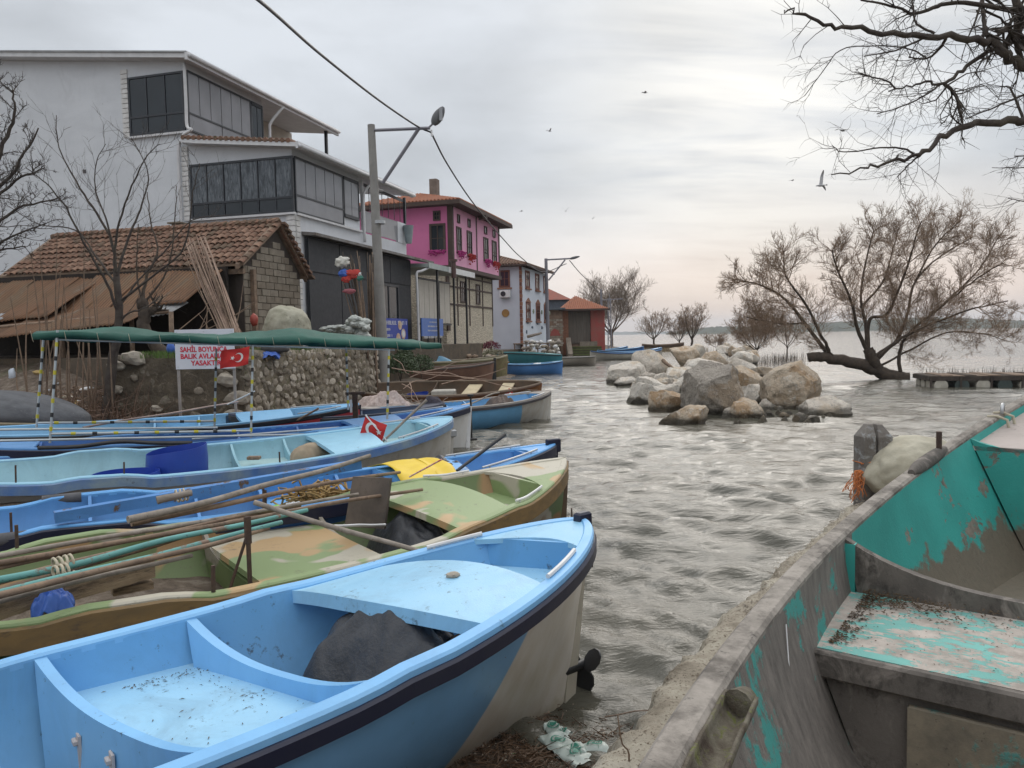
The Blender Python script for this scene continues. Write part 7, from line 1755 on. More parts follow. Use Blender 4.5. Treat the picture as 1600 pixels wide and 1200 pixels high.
M18 = dict(inner2=m_tq, cap=m_capg, inner=m_tq_worn, floor=m_tq, rub=m_gdark, hull=m_gw, stem=m_gw)
T18 = (4.75, 6.29, 1.83)
b18 = Boat('old_boat', 'big weathered grey and turquoise boat filling the right foreground on the quay', T18, 53.5, 8.42, 1.92, p=.76, q=2.18, zm=1.28, kz=.55, mats=M18, cw=.068, floor=.62, rail_h=.04, rail_drop=.05, group=None, full=.10, split=.485)
b18.deck('stern_deck', .785, .995, -.05, paint('pale_pink_grey_deck', (.46, .40, .37), (.37, .32, .29), .85, sc=2, da=.45), inset=.0)
b18.bulkhead(.785, .06, zb=.65, mat=m_tq, pw=6, th=.05)
bk = b18.bulkhead(.485, .165, zb=.7, mat=m_gdark, pw=3.2, th=.045)
b18.strip('frame_edge', m_tq, -.07, -.11, -.3, -.02, a=.4845, b=.4895, n=2, sides=(1,))
b18.deck('box_top', .402, .485, 0, m_tq_floor, z=1.05, th=.06)
xf = b18.X(.400); wf = b18.wid(.400, 1.0); wb_ = b18.wid(.400, .66); MB().hexa([(xf, -wb_, .64), (xf + .03, -wb_, .64), (xf + .03, wb_, .64), (xf, wb_, .64), (xf, -wf, 1.0), (xf + .03, -wf, 1.0), (xf + .03, wf, 1.0), (xf, wf, 1.0)]).build('box_front', m_gdark, b18.root)
b18.bulkhead(.12, .2, mat=m_gdark)
pp = b18.X(.400)
MB().box(pp - .025, pp, -.70, .52, .56, .93, ch=.006).build('front_panel', peel('stained_panel', (.10, .28, .25), (.26, .22, .16), (.15, .13, .10), .52, .56, sc=2.5, stretch=(1, 1, 1)), b18.root)
MB().box(pp - .04, pp - .001, -.83, .83, .96, 1.058, ch=.01).build('box_lip', m_gdark, b18.root)
# paint patch on the frame and dark gunwale patch with shading of wear
# fallen leaves at the corner
dd = MB()
for _ in range(1500):
    k = random.random(); 
    if k < .55: t_ = .482 - abs(random.gauss(0, .012)); y = .80 - abs(random.gauss(0, .22))
    elif k < .8: t_ = random.uniform(.408, .482); y = .80 - abs(random.gauss(0, .03))
    else: t_ = random.uniform(.408, .482); y = random.uniform(-.7, .75)
    y = min(y, b18.wid(t_, 1.06) - .005); x = b18.X(t_); s_ = random.uniform(.003, .011) * (1 if k < .8 else .5); a = random.uniform(0, 6.28); z = 1.053 + (random.uniform(0, .03) if k < .55 else 0)
    c_, d_ = math.cos(a) * s_, math.sin(a) * s_
    dd.add([(x - c_, y - d_, z), (x + d_ * .4, y - c_ * .4, z + s_ * .5), (x + c_, y + d_, z + random.uniform(0, .5) * s_), (x - d_ * .4, y + c_ * .4, z + s_ * .4)], [(0, 1, 2), (0, 2, 3)])
tag(dd.build('leaf_litter', MATS['dark_leaf_bits'], b18.root), kind='stuff')
# curved turquoise gusset where the frame meets the gunwale
gx = b18.X(.615) - .012; yi = b18.hb(.615) - .11; n = 12; zt_ = b18.sheer(.615)
vs = [(gx, yi, zt_ - .02)]; 
for k in range(n + 1):
    a = k / n; vs.append((gx, yi - .30 * a, zt_ - .015 - .17 * (1 - abs(1 - .33 * a) ** 1.5) - .0)) 
vs2 = []
for k in range(n + 1):
    a = k / n; vs2.append((gx, yi - .22 * a * (1 - .3 * a), zt_ - .32 * (1 - a) ** .8 - .12))
# cleat ring, rope wear and fittings on the gunwale
p = b18.P(.86, 1, .02); p.y -= .05
MB().tube([p + Vector((-.06, 0, 0)), p + Vector((-.04, 0, .05)), p + Vector((0, 0, .065)), p + Vector((.04, 0, .05)), p + Vector((.06, 0, 0))], .012, 8).build('mooring_ring', steel, b18.root, True)
p = b18.P(.72, 1, 0); p.y -= .05; MB().tube([p, p + Vector((-.01, .0, .17))], .017, 8).build('thole_pin', rust, b18.root, True, angle=50)
# dark rubber worn patch saddle on the gunwale
pts = [b18.P(t_, 1, .028) - Vector((0, .045, 0)) for t_ in np.linspace(.655, .735, 8)]
sd_ = MB().tube(pts, [.02, .036, .042, .044, .044, .042, .036, .02], 10).build('rubber_pad', m_gdark, b18.root, True, angle=60)
# loop rope ends
# rusty hollow fender trough on the near gunwale
tr = []; m_tr = paint('mossy_rusty_trough', (.15, .135, .10), (.055, .038, .026), .9, sc=12, da=.5, c3=(.12, .13, .03), bs_=.9, bsc=40, bd=.01)
vs = []; fs = []; n = 20; T_ = np.linspace(.16, .275, 16)
for i, t_ in enumerate(T_):
    q = b18.P(t_, 1, .0)
    for k in range(9):
        a = math.pi * (-.05 + 1.1 * k / 8); vs.append((q.x, q.y - .11 + .034 * math.cos(a), q.z + .01 - .04 * math.sin(a) + mnoise.noise(Vector((i * .8, k * .9, 1))) * .008))
for i in range(15):
    for k in range(8): a = i * 9 + k; fs.append((a, a + 1, a + 10, a + 9))
o = mk('fender_trough', vs, fs, m_tr, b18.root, True); md = o.modifiers.new('t', 'SOLIDIFY'); md.thickness = .008
q = b18.P(.275, 1, 0); MB().tube([(q.x - .03, q.y - .11, q.z - .005), (q.x + .03, q.y - .11, q.z - .01)], [.04, .03], 12).build('trough_cowl', m_tr, b18.root, True, angle=60)
# drips and hanging thread
q0 = GZ(1234, 1030, 1.18); tag(rod('white_thread', [b18.W(b18.P(.36, 1, -.04) - Vector((0, .085, 0))), b18.W(b18.P(.35, 1, -.26) - Vector((0, .12, 0)))], .0022, white_p), 'thin white thread hanging down inside the big grey boat', 'thread')
for k in range(2):
    t_ = .845 + k * .012; a_ = b18.P(t_, 1, .025); vs = []
    rod('rope_wear', [a_ + Vector((0, .0, 0)), a_ - Vector((0, .06, -.004)), a_ - Vector((0, .125, .02)), a_ - Vector((0, .14, .10))], .010, m_rope, b18.root)

# split concrete post with orange string, and white sack
m_post = paint('grey_concrete_post', (.22, .20, .18), (.14, .125, .11), .9, sc=4, da=.6, bs_=.8, bsc=30, bd=.01, c3=(.33, .34, .34))
pc0 = GZ(1364, 778, .53)
po = empty('concrete_post', pc0, R(8), 'split grey concrete post standing at the quay edge with orange string round it', 'post')
def halfpost(x0, x1, h, tipx): 
    return MB().add([(x0, -.09, -.1), (x1, -.09, -.1), (x1, .09, -.1), (x0, .09, -.1), (x0, -.09, h - .12), (x1, -.09, h - .12), (x1, .09, h - .12), (x0, .09, h - .12), (tipx - .02, -.03, h), (tipx + .03, -.03, h), (tipx + .03, .04, h), (tipx - .02, .04, h)],
                    [(3, 2, 1, 0), (0, 1, 5, 4), (1, 2, 6, 5), (2, 3, 7, 6), (3, 0, 4, 7), (4, 5, 9, 8), (5, 6, 10, 9), (6, 7, 11, 10), (7, 4, 8, 11), (8, 9, 10, 11)])
halfpost(-.155, -.03, .74, -.06).build('post_half', m_post, po); halfpost(-.005, .145, .735, .04).build('post_half', m_post, po)
MB().box(-.09, .06, -.03, .085, -.1, .58).build('core', paint('brown_core', (.12, .09, .07)), po)
m_or = paint('orange_string', (.60, .20, .06), (.5, .16, .05), .7, da=0)
mb = MB()
for z, dz in ((.36, .05), (.2, -.02)):
    mb.tube([(-.165, -.1, z), (.15, -.1, z + dz), (.155, .1, z + dz), (-.16, .1, z), (-.165, -.1, z + .01)], .006, 5)
for k in range(26):
    p = Vector((-.17, -.1, .3)); pts = [p]
    for j in range(6): p = p + Vector((random.gauss(-.012, .025), random.gauss(-.01, .02), -random.uniform(.0, .07))); p.z = max(p.z, .01); pts.append(p)
    mb.tube(pts, .004, 4)
tag(mb.build('orange_twine', m_or, None, True, loc=po.location), 'frayed orange twine wound round the concrete post', 'string')
m_sack = paint('dirty_white_sack', (.46, .43, .34), (.36, .33, .25), .85, sc=4, da=.3, bs_=.6, bsc=25, bd=.01)
tag(crumple('sack', .48, .34, .33, m_sack, seed=61, amp=.16, freq=1.3, sub=5, loc=GZ(1430, 738, .80)), 'full dirty white sack standing behind the concrete post', 'sack')

# ------------------------------------------------------------------ boulders
def rockmat(name, a, b, c, dk=(.03, .025, .02), zline=.18, tan=(.26, .16, .085)):
    m, t, bs = newmat(name); co = coord(t); g = t.node('ShaderNodeNewGeometry').outputs['Position']; sp_ = t.node('ShaderNodeSeparateXYZ', {0: g})
    oi = t.node('ShaderNodeObjectInfo').outputs['Random']
    ofs = t.node('ShaderNodeVectorMath', {0: co, 1: t.node('ShaderNodeCombineXYZ', {0: t.m('MULTIPLY', oi, 37.), 1: t.m('MULTIPLY', oi, 11.), 2: 0.0}).outputs[0]}, operation='ADD').outputs[0]
    n = t.noise(ofs, 1.7, 8, .65, .5); n2 = t.noise(ofs, .9, 5, .6, 1.0); n3 = t.noise(ofs, 7, 8, .7)
    col = t.mix(t.thr(n, .38, .62), a, b); col = t.mix(t.thr(n2, .52, .6), col, tan); col = t.mix(t.thr(n3, .54, .66), col, c); ck = t.node('ShaderNodeTexVoronoi', {'Scale': 2.2}, feature='DISTANCE_TO_EDGE'); t.l.new(t.node('ShaderNodeVectorMath', {0: ofs, 1: t.noise(ofs, 3, 5, .6, 0, 1)}, operation='ADD').outputs[0], ck.inputs['Vector']); col = t.mix(t.m('MULTIPLY', t.thr(ck.outputs['Distance'], .03, .0), .55), col, dk)
    col = t.mix(t.m('MULTIPLY', t.thr(t.noise(ofs, 26, 6, .8), .58, .66), .6), col, dk)
    zl = t.m('ADD', sp_.outputs[2], t.m('MULTIPLY', t.noise(ofs, 4, 4), -.18))
    col = t.mix(t.m('MULTIPLY', t.thr(zl, zline, zline - .12), .85), col, (.035, .03, .018))
    t.l.new(col, bs.inputs['Base Color']); bs.inputs['Roughness'].default_value = .85
    bump(t, bs, t.m('ADD', t.m('MULTIPLY', n3, .7), t.noise(ofs, 20, 8, .75)), 1.0, .09)
    return m
rk = [rockmat('pale_limestone', (.74, .68, .59), (.62, .55, .47), (.47, .40, .33), tan=(.66, .55, .42)),
      rockmat('tan_limestone', (.64, .54, .42), (.52, .40, .28), (.72, .66, .58), tan=(.48, .33, .20)),
      rockmat('grey_limestone', (.46, .41, .35), (.34, .30, .26), (.56, .50, .43), tan=(.42, .33, .24)),
      rockmat('white_limestone', (.80, .75, .67), (.70, .63, .54), (.54, .47, .39), tan=(.68, .57, .44))]
def boulder(u0, v0, u1, v1, mi, label, seed, dz=0.0, depth=.8, cuts=11, back=0.0, group='pale boulders heaped in the water'):
    """u0,v0 top left and u1,v1 bottom right in the photograph; it rests on the water line at v1"""
    uc = (u0 + u1) / 2; g = GZ(uc, v1, dz); d0 = g.y
    wd = (u1 - u0) / FPX * d0 * (1.12 if u1 - u0 < 80 else 1.02); ht = (v1 - v0) / FPX * d0 * 1.03
    rr = random.Random(seed); bm = bmesh.new(); bmesh.ops.create_icosphere(bm, subdivisions=(5 if (u1 - u0) > 80 else 4 if (u1 - u0) > 24 else 2), radius=1)
    planes = []
    for k in range(cuts + 6):
        a = rr.uniform(0, 6.28); z = rr.uniform(-.5, 1); q = math.sqrt(max(1 - z * z, 0)); planes.append((Vector((math.cos(a) * q, math.sin(a) * q, z)).normalized(), rr.uniform(.50, .82)))
    off = Vector((seed * 1.7, seed * .9, seed * 2.3))
    for v in bm.verts:
        p = v.co.copy()
        for n_, d_ in planes:
            e = p.dot(n_) - d_
            if e > 0: p -= n_ * e * .985
        p *= 1 + mnoise.noise(p * 1.6 + off) * .10 - abs(mnoise.noise(p * 3.1 + off)) * .10 + mnoise.noise(p * 7 + off) * .05 - abs(mnoise.noise(p * 15 + off)) * .05 + mnoise.noise(p * 30 + off) * .02
        v.co = p
    xs_ = [v.co.x for v in bm.verts]; ys_ = [v.co.y for v in bm.verts]; zs_ = [v.co.z for v in bm.verts]
    for v in bm.verts:
        v.co.x = ((v.co.x - min(xs_)) / (max(xs_) - min(xs_)) - .5) * wd
        v.co.y = ((v.co.y - min(ys_)) / (max(ys_) - min(ys_)) - .5) * wd * depth
        v.co.z = (v.co.z - min(zs_)) / (max(zs_) - min(zs_)) * (ht + .35) - .35
    me = bpy.data.meshes.new('boulder'); bm.to_mesh(me); bm.free(); me.materials.append(rk[mi]); me.polygons.foreach_set('use_smooth', [True] * len(me.polygons)); me.set_sharp_from_angle(angle=R(38))
    o = bpy.data.objects.new('boulder', me); COL.objects.link(o); o.location = (g.x, g.y + wd * depth * .4 + back, dz)
    return tag(o, label, 'boulder', group)
boulder(1074, 566, 1166, 652, 2, 'big grey brown boulder with steep face in the middle of the rock pile', 101)
boulder(1212, 566, 1312, 640, 1, 'big tan orange boulder with white right side, right of centre in the rock pile', 102, dz=.12, back=.5)
boulder(1150, 574, 1206, 628, 1, 'tan boulder wedged between the grey boulder and the big tan one', 103, back=.9)
boulder(1176, 602, 1232, 640, 3, 'white rounded boulder between the tan boulders', 104, back=.3)
boulder(1148, 624, 1204, 658, 1, 'low brownish rock in front of the white rounded boulder', 105)
boulder(1264, 622, 1342, 652, 0, 'long flat mossy boulder at the right end of the pile', 106)
boulder(1040, 636, 1112, 668, 1, 'wet black and tan rock, the nearest one of the pile', 107)
boulder(1022, 612, 1082, 648, 1, 'brown pitted boulder left of the big grey one', 108, back=.4)
boulder(986, 600, 1052, 634, 3, 'flat whitish boulder at the left front of the pile', 109, back=.4)
boulder(1008, 592, 1060, 622, 3, 'white knobbly boulder behind the flat whitish one', 110, back=1)
boulder(1050, 576, 1110, 604, 3, 'pale flat slab rock leaning against the big grey boulder', 111, back=1)
boulder(952, 566, 1012, 600, 3, 'white boulder with dark wet base at the far left of the pile', 112)
boulder(1000, 548, 1064, 596, 0, 'large yellowish white boulder behind at the left', 113, back=1)
boulder(1064, 542, 1112, 572, 1, 'brown rounded boulder on top of the pile, upper left', 114, dz=.5, back=2)
boulder(1092, 538, 1124, 552, 3, 'pale small boulder at the very top of the pile', 115, dz=.9, back=3)
boulder(1108, 550, 1150, 576, 1, 'tan boulder just right of the brown rounded one', 116, dz=.4, back=1.5)
boulder(1086, 562, 1150, 588, 3, 'wide pale boulder behind the big grey boulder', 117, dz=.15, back=1.6)
boulder(1150, 550, 1186, 572, 3, 'whitish boulder at the back right of the pile', 118, dz=.2, back=1)
boulder(1190, 574, 1222, 594, 1, 'small brown rock standing in the water behind the white boulder', 119, back=.5)
boulder(1152, 560, 1192, 584, 0, 'pale grey boulder behind the wedged tan boulder', 120, dz=.1, back=1.5)
boulder(1040, 572, 1074, 590, 0, 'small pale rock between the left boulders', 121, back=.6)
boulder(1028, 584, 1062, 604, 0, 'pale rock with flat top in the left part of the pile', 122, back=.8)
boulder(1000, 582, 1030, 600, 0, 'small low rock beside the dark based white boulder', 123)
boulder(1154, 600, 1182, 626, 0, 'narrow pale rock against the right side of the big grey boulder', 124, back=.3)
for k, q in enumerate([(966, 590, 1004, 606, 3), (1020, 566, 1054, 590, 3), (1056, 590, 1086, 616, 3), (1118, 556, 1146, 578, 3), (1168, 566, 1200, 590, 3), (1092, 548, 1120, 566, 0), (1196, 626, 1226, 648, 0), (1060, 620, 1090, 640, 0), (1128, 540, 1156, 556, 3), (1140, 640, 1168, 660, 0)]):
    boulder(*q, ['low white slab at the foot of the dark based white boulder', 'white block filling the gap behind the knobbly boulder', 'white block touching the left face of the big grey boulder', 'white block just behind the wide pale boulder', 'white block on the back right slope of the pile', 'pale block under the brown rounded boulder', 'pale flat block before the white rounded boulder', 'pale block between the brown pitted boulder and the wet one', 'white block on the far top right of the pile', 'pale block at the foot of the big grey boulder'][k], 140 + k, back=.5 + (.8 if q[3] < 600 else 0))
rr = random.Random(77)
for k in range(34):
    u = rr.uniform(1150, 1300); v = rr.uniform(640, 664) if u < 1290 else rr.uniform(645, 658); s_ = rr.uniform(9, 22)
    boulder(u - s_ / 2, v - s_ * .62, u + s_ / 2, v, rr.choice([0, 1, 1, 2]), 'small loose rubble stone at the foot of the rock pile', 200 + k, cuts=7, group='small rubble stones at the foot of the boulders')
for k in range(12):
    u = rr.uniform(1120, 1180); v = rr.uniform(546, 566); s_ = rr.uniform(10, 20)
    boulder(u - s_ / 2, v - s_ * .7, u + s_ / 2, v, rr.choice([0, 1, 3]), 'small stone on the far crest of the rock pile', 300 + k, dz=.3, cuts=7, group='small stones on the far crest')
tag(wobble_rod('driftwood', PY(1036, 563, 34), PY(1056, 580, 33), .09, .06, wood_old, amp=.02), 'short brown log lying across the left boulders', 'log')
tag(rod('iron_rod', [PY(1074, 600, 23), PY(1073, 588, 23)], .02, rust), 'short rusty rod sticking up left of the big grey boulder', 'rod')

for k in range(22):
    u = rr.uniform(1000, 1215); v = rr.uniform(592, 634); s_ = rr.uniform(20, 38)
    boulder(u - s_ / 2, v - s_ * .6, u + s_ / 2, v, rr.choice([0, 3, 3, 1]), 'medium pale stone filling a gap between the big boulders', 340 + k, back=.9, cuts=9, group='medium stones filling the gaps of the rock pile')
# floating pontoon
pq = GZ(1480, 608, 0); pn = empty('pontoon', (pq.x + 1.9, pq.y + 1.0, 0), R(-12), 'old floating pontoon of dark planks over drums at the right', 'pontoon')
for k in range(11): MB().box(-2.1 + k * .39, -2.1 + k * .39 + .36, -1.0, 1.0, .40, .46 + .02 * (k % 2), ch=.01).build('plank', wood_old if k % 3 else bark, pn)
MB().box(-2.12, 2.2, -1.06, -1.0, .28, .44).build('frame', bark_dark, pn); MB().box(-2.14, -2.08, -1.0, 1.0, .28, .44).build('frame', bark_dark, pn)
for k in range(6):
    mm = [paint('pontoon_white', (.50, .47, .40), (.35, .32, .26), da=.5), paint('pontoon_dark_green', (.05, .07, .065), da=.3)][k % 2]
    MB().tube([(-1.75 + k * .7, -1.05, .10), (-1.75 + k * .7, .9, .10)], .24, 12).build('drum', mm, pn, True, angle=50)
for k in range(3): MB().tube([(-2.08, -.65 + k * .6, .10), (-1.6, -.65 + k * .6, .10)], .24, 12).build('drum', MATS['pontoon_white'], pn, True, angle=50)
for k in range(5): MB().box(-2.13 + k * 1.0, -2.07 + k * 1.0, -1.1, -1.04, -.1, .45).build('strap', bark_dark, pn)
sp = []
for i in range(60): q = GZ(random.uniform(1440, 1600), random.uniform(583, 588), 0); sp.append((q.x, q.y, -.05))
tag(blades('reeds', sp, bark, 2, .45, .01, spread=.3, lean=.3), 'sparse thin reeds sticking out of the water behind the pontoon', 'reeds')
sp = []
for i in range(60): q = GZ(random.uniform(1195, 1260), random.uniform(560, 572), 0); sp.append((q.x, q.y, -.05))
tag(blades('reeds', sp, bark, 4, .7, .012, spread=.5, lean=.4), 'sparse thin reeds between the rocks and the leaning willow', 'reeds')

# ------------------------------------------------------------------ lettered sign
Ysg = 16.0; sg0 = PY(271, 575, Ysg); sg1 = PY(369, 578, Ysg); ang_s = R(-4)
tl_ = PY(271, 513, Ysg); br_ = PY(369, 578, Ysg); wS = (br_.x - tl_.x) / math.cos(ang_s); hS = tl_.z - PY(271, 575, Ysg).z
cS = Vector(((tl_.x + br_.x) / 2, Ysg, (tl_.z + PY(271, 575, Ysg).z + PY(369, 516, Ysg).z + br_.z) / 4))
sgn = empty('warning_sign', cS, ang_s, 'white board sign with red letters on two posts in front of the dark wall', 'sign')
MB().box(-wS / 2, wS / 2, -.012, .012, -hS / 2, hS / 2, ch=.003).build('board', paint('white_sign_board', (.66, .66, .70), (.60, .60, .64), .5, da=.15, dsc=8), sgn)
m_redl = paint('red_lettering', (.62, .03, .06), da=0, bs_=0)
for k, (tx, cx_) in enumerate([('SAHİL BOYUNCA', -.02), ('BALIK AVLAMAK', -.02), ('YASAKTIR', .02)]):
    o = text_mesh('lettering', tx, .175, m_redl, sgn, .0055, .002); o.rotation_euler = (math.pi / 2, 0, 0); o.location = (cx_, -.016, -.05 - k * .142)
    wd_ = o.dimensions.x or 1; vs = [v.co.x for v in o.data.vertices]; wd_ = max(vs) - min(vs); tgt = wS * (.80 if k < 2 else .52); o.scale = (tgt / wd_, .82, 1)
for x in (-wS / 2 + .03, wS / 2 - .04): MB().box(x - .025, x + .025, .014, .05, -hS / 2 - 1.0, hS / 2 - .05).build('post', paint('grey_sign_post', (.34, .30, .27), (.25, .22, .2), .7), sgn)
for x in (-wS / 2 + .05, wS / 2 - .05, 0):
    for z in (-hS / 2 + .05, hS / 2 - .05): MB().tube([(x, -.02, z), (x, -.012, z)], .009, 8).build('bolt', steel, sgn)

# bundle of canes leaning on the shed, sticks by the lamp
m_cane = paint('pale_cane', (.36, .26, .20), (.24, .16, .12), .85, sc=2, da=.3)
cn = empty('cane_bundle', SW(-.2, -6.8, 1.9), 0, 'bundle of long pale canes leaning on the shed roof', 'canes', None); base_ = cn.location
rr = random.Random(5)
for k in range(34):
    f = rr.uniform(-1, 1); a = PY(368 + f * 14, 540 + rr.uniform(-5, 5), 18.4 + rr.uniform(-.15, .15)); b = PY(305 + f * 16 + rr.uniform(-6, 6), 372 + rr.uniform(-6, 25), 20.6 + rr.uniform(-.2, .2))
    pts = curve_pts([a, a.lerp(b, .5) + Vector((rr.uniform(-.05, .05), 0, rr.uniform(-.08, .02))), b], 6)
    MB().tube([p - base_ for p in pts], [.022, .021, .02, .018, .016, .013, .009], 5).build('cane', m_cane if k % 3 else wood_old, cn, True)
cn2 = empty('stick_bundle', PY(584, 610, 23.8), 0, 'bundle of dark thin sticks leaning upright against the lamp post', 'sticks'); base_ = cn2.location
for k in range(16):
    a = PY(584 + rr.uniform(-6, 6), 612, 23.9 + rr.uniform(-.1, .1)); b = PY(580 + rr.uniform(-7, 5), 392 + rr.uniform(0, 40), 24.0 + rr.uniform(-.1, .1))
    pts = curve_pts([a, a.lerp(b, .5) + Vector((rr.uniform(-.04, .04), 0, 0)), b], 6); MB().tube([p - base_ for p in pts], [.03, .028, .027, .025, .022, .018, .012], 5).build('stick', bark if k % 2 else wood_old, cn2, True)
cn3 = empty('marker_poles', PY(570, 560, 23.5), 0, 'fan of net marker sticks with faded rags leaning left of the lamp post', 'sticks'); base_ = cn3.location
for k in range(16):
    a = PY(572 + rr.uniform(-5, 5), 560, 23.4 + rr.uniform(-.1, .1)); b = PY(536 + rr.uniform(-4, 30), 392 + rr.uniform(0, 55), 23.6 + rr.uniform(-.2, .2))
    pts = curve_pts([a, a.lerp(b, .5) + Vector((rr.uniform(-.05, .05), 0, 0)), b], 6); MB().tube([p - base_ for p in pts], [.022, .021, .02, .018, .016, .013, .009], 5).build('stick', bark if k % 2 else wood_old, cn3, True)
def rag(u, v, s_, mat, label, seed, y=23.3, sx=1.3): return tag(crumple('rag', s_ * sx, s_ * .5, s_, mat, seed=seed, amp=.45, freq=2.2, sub=4, loc=PY(u, v, y)), label, 'rag')
rag(534, 409, .16, paint('white_float', (.62, .60, .54), da=.2), 'white plastic can tied at the top of the marker sticks', 71); rag(537, 427, .12, m_bluep, 'blue rag on the marker sticks below the white can', 72)
m_rag = paint('red_rag', (.50, .05, .04), (.4, .05, .04), .8, da=.1); rag(552, 428, .13, m_rag, 'red rag bunched on the marker sticks, right of the blue rag', 73, sx=1.6); rag(541, 436, .10, m_rag, 'smaller red rag below the blue rag', 74)
rag(562, 434, .08, paint('green_rag', (.05, .2, .15), da=.1), 'little green rag on the marker sticks', 75); rag(560, 429, .07, white_p, 'little white rag between the red and green rags', 76); rag(546, 455, .07, paint('pink_rag', (.35, .1, .12), da=.1), 'long dull pink ribbon low on the marker sticks', 77, sx=2.6)
# heap of bags, canvas-covered cube behind wall
m_bag = paint('pale_rubble_bag', (.50, .52, .48), (.36, .38, .36), .8, sc=5, da=.4)
for k in range(26):
    u = rr.gauss(551, 13); v = 512 + rr.uniform(-16, 8) + abs(u - 551) * .35; tag(crumple('rubble_bag', .17, .12, .10, m_bag, seed=400 + k, amp=.4, freq=2.2, sub=3, loc=PY(u, v, 22.6 + rr.uniform(-.3, .3)), rot=rr.uniform(0, 3)), 'pale crumpled net float lying in the heap left of the lamp post', 'float', 'pale heap of old floats and bags behind the wall')
for k in range(9): tag(crumple('rubble_bag', .2, .14, .05, m_bag, seed=450 + k, amp=.4, freq=2.2, sub=3, loc=PY(505 + k * 4 + rr.uniform(-3, 3), 513 + rr.uniform(-3, 4), 22.4), rot=rr.uniform(0, 3)), 'flat pale slab piece lying on the wall left of the heap of floats', 'slab', 'flat pale slabs left of the heap')
m_cover = paint('greenish_white_tarp', (.40, .38, .30), (.28, .27, .20), .8, sc=4, da=.5, bs_=.6, bsc=14, bd=.02)
q = PY(447, 512, 20.3); tag(crumple('covered_pile', .62, .5, .62, m_cover, seed=81, amp=.13, freq=1.1, sub=5, loc=(q.x, q.y, q.z - .05)), 'tall pile under a dirty whitish tarpaulin beside the shed gable', 'pile')
tag(crumple('jerrycan', .10, .08, .16, paint('red_jerrycan', (.35, .06, .04), da=.4), seed=82, amp=.15, loc=PY(397, 500, 19.6), sub=3), 'small dull red can beside the canvas covered pile', 'can')
tag(crumple('jerrycan', .10, .08, .14, m_bluep, seed=83, amp=.15, loc=PY(267, 545, 17.6), sub=3), 'small blue plastic can on the wall left of the lettered sign', 'can')
# tyre on the wall
tv_ = MB(); pts = [Vector((math.cos(2 * math.pi * k / 24) * .25, math.sin(2 * math.pi * k / 24) * .25, .09)) for k in range(25)]
tag(tv_.tube(pts, .09, 10).build('tyre', paint('old_tyre', (.03, .03, .032), (.07, .065, .06), .8, da=.4), None, True, loc=PY(430, 551, 18.6)), 'old car tyre lying on top of the stone wall', 'tyre')
tag(cloth_over('sheet', m_bluep, PY(415, 556, 18.3), .3, .3, .2, .1, 'small blue sheet lying beside the old tyre', 'sheet', seed=85), 'small blue sheet lying beside the old tyre', 'sheet')
# ivy bush under the boards
def bush(c, rx_, ry_, rz_, n, s_, mat, label, seed=0, cat='bush'):
    rr_ = random.Random(seed); mb = MB()
    for _ in range(n):
        a = rr_.uniform(0, 6.28); z = rr_.uniform(-.3, 1); q = math.sqrt(1 - min(z * z, 1)); k = rr_.uniform(.6, 1.05); p = Vector(c) + Vector((math.cos(a) * q * rx_ * k, math.sin(a) * q * ry_ * k, z * rz_ * k + rz_ * .3))
        d = Vector((rr_.gauss(0, 1), rr_.gauss(0, 1), rr_.gauss(0, 1))).normalized() * s_; e = d.orthogonal().normalized() * s_ * .6; mb.add([p - d, p + e, p + d, p - e], [(0, 1, 2, 3)])
    r = empty('shrub', c, 0, label, cat); mb.v = [tuple(Vector(v) - Vector(c)) for v in mb.v]; tag(mb.build('foliage', mat, r), kind='stuff')
    for k in range(4): MB().tube([(0, 0, -.3), (rr_.uniform(-.3, .3) * rx_, rr_.uniform(-.3, .3) * ry_, rz_ * .8)], .015, 5).build('stem', bark, r)
m_ivy = paint('dark_ivy', (.03, .05, .018), (.05, .075, .025), .6, sc=4, da=0, bs_=0)
q = PY(625, 562, 29); bush((q.x, q.y, .9), .7, .4, .55, 1500, .045, m_ivy, 'dark green ivy bush below the blue boards, right of the lamp post', 1); q = PY(658, 560, 30); bush((q.x, q.y, .95), .5, .4, .5, 900, .045, m_ivy, 'dark green ivy bush between the veranda legs', 2)
for k in range(2):
    q = SW(1.75, 3.0 + k * 1.9, 1.15 + .1 * (k % 3)); bush(tuple(q), .35, .95, .5, 1100, .05, m_ivy, 'dark ivy clump number %s from the lamp post covering the bank under the veranda' % ['one', 'two', 'three', 'four', 'five', 'six', 'seven'][k], 20 + k)
# plants, red flowers and planter near the pink house corner
q = PY(741, 553, 43); pl = empty('planter', q, SROT, 'terracotta trough planter with green plants by the stone house', 'planter')
MB().hexa([(-.42, -.15, 0), (.42, -.15, 0), (.42, .15, 0), (-.42, .15, 0), (-.5, -.2, .32), (.5, -.2, .32), (.5, .2, .32), (-.5, .2, .32)]).build('trough', m_brt, pl)
blades('plants', [(x, 0, .3) for x in np.linspace(-.4, .4, 9)], m_fol, 26, .3, .02, parent=pl, spread=.06)
q = PY(767, 545, 44); bush((q.x, q.y, q.z), .55, .4, .35, 500, .05, paint('dark_red_leaves', (.16, .02, .04), (.1, .02, .03), .7, da=0), 'dark red leafed bush at the corner of the stone house', 3)
q = PY(770, 560, 42); bush((q.x, q.y, q.z), .7, .4, .4, 500, .06, paint('grey_green_leaves', (.18, .18, .10), (.25, .22, .17), .8, da=0), 'grey green scrub at the corner of the stone house', 4)
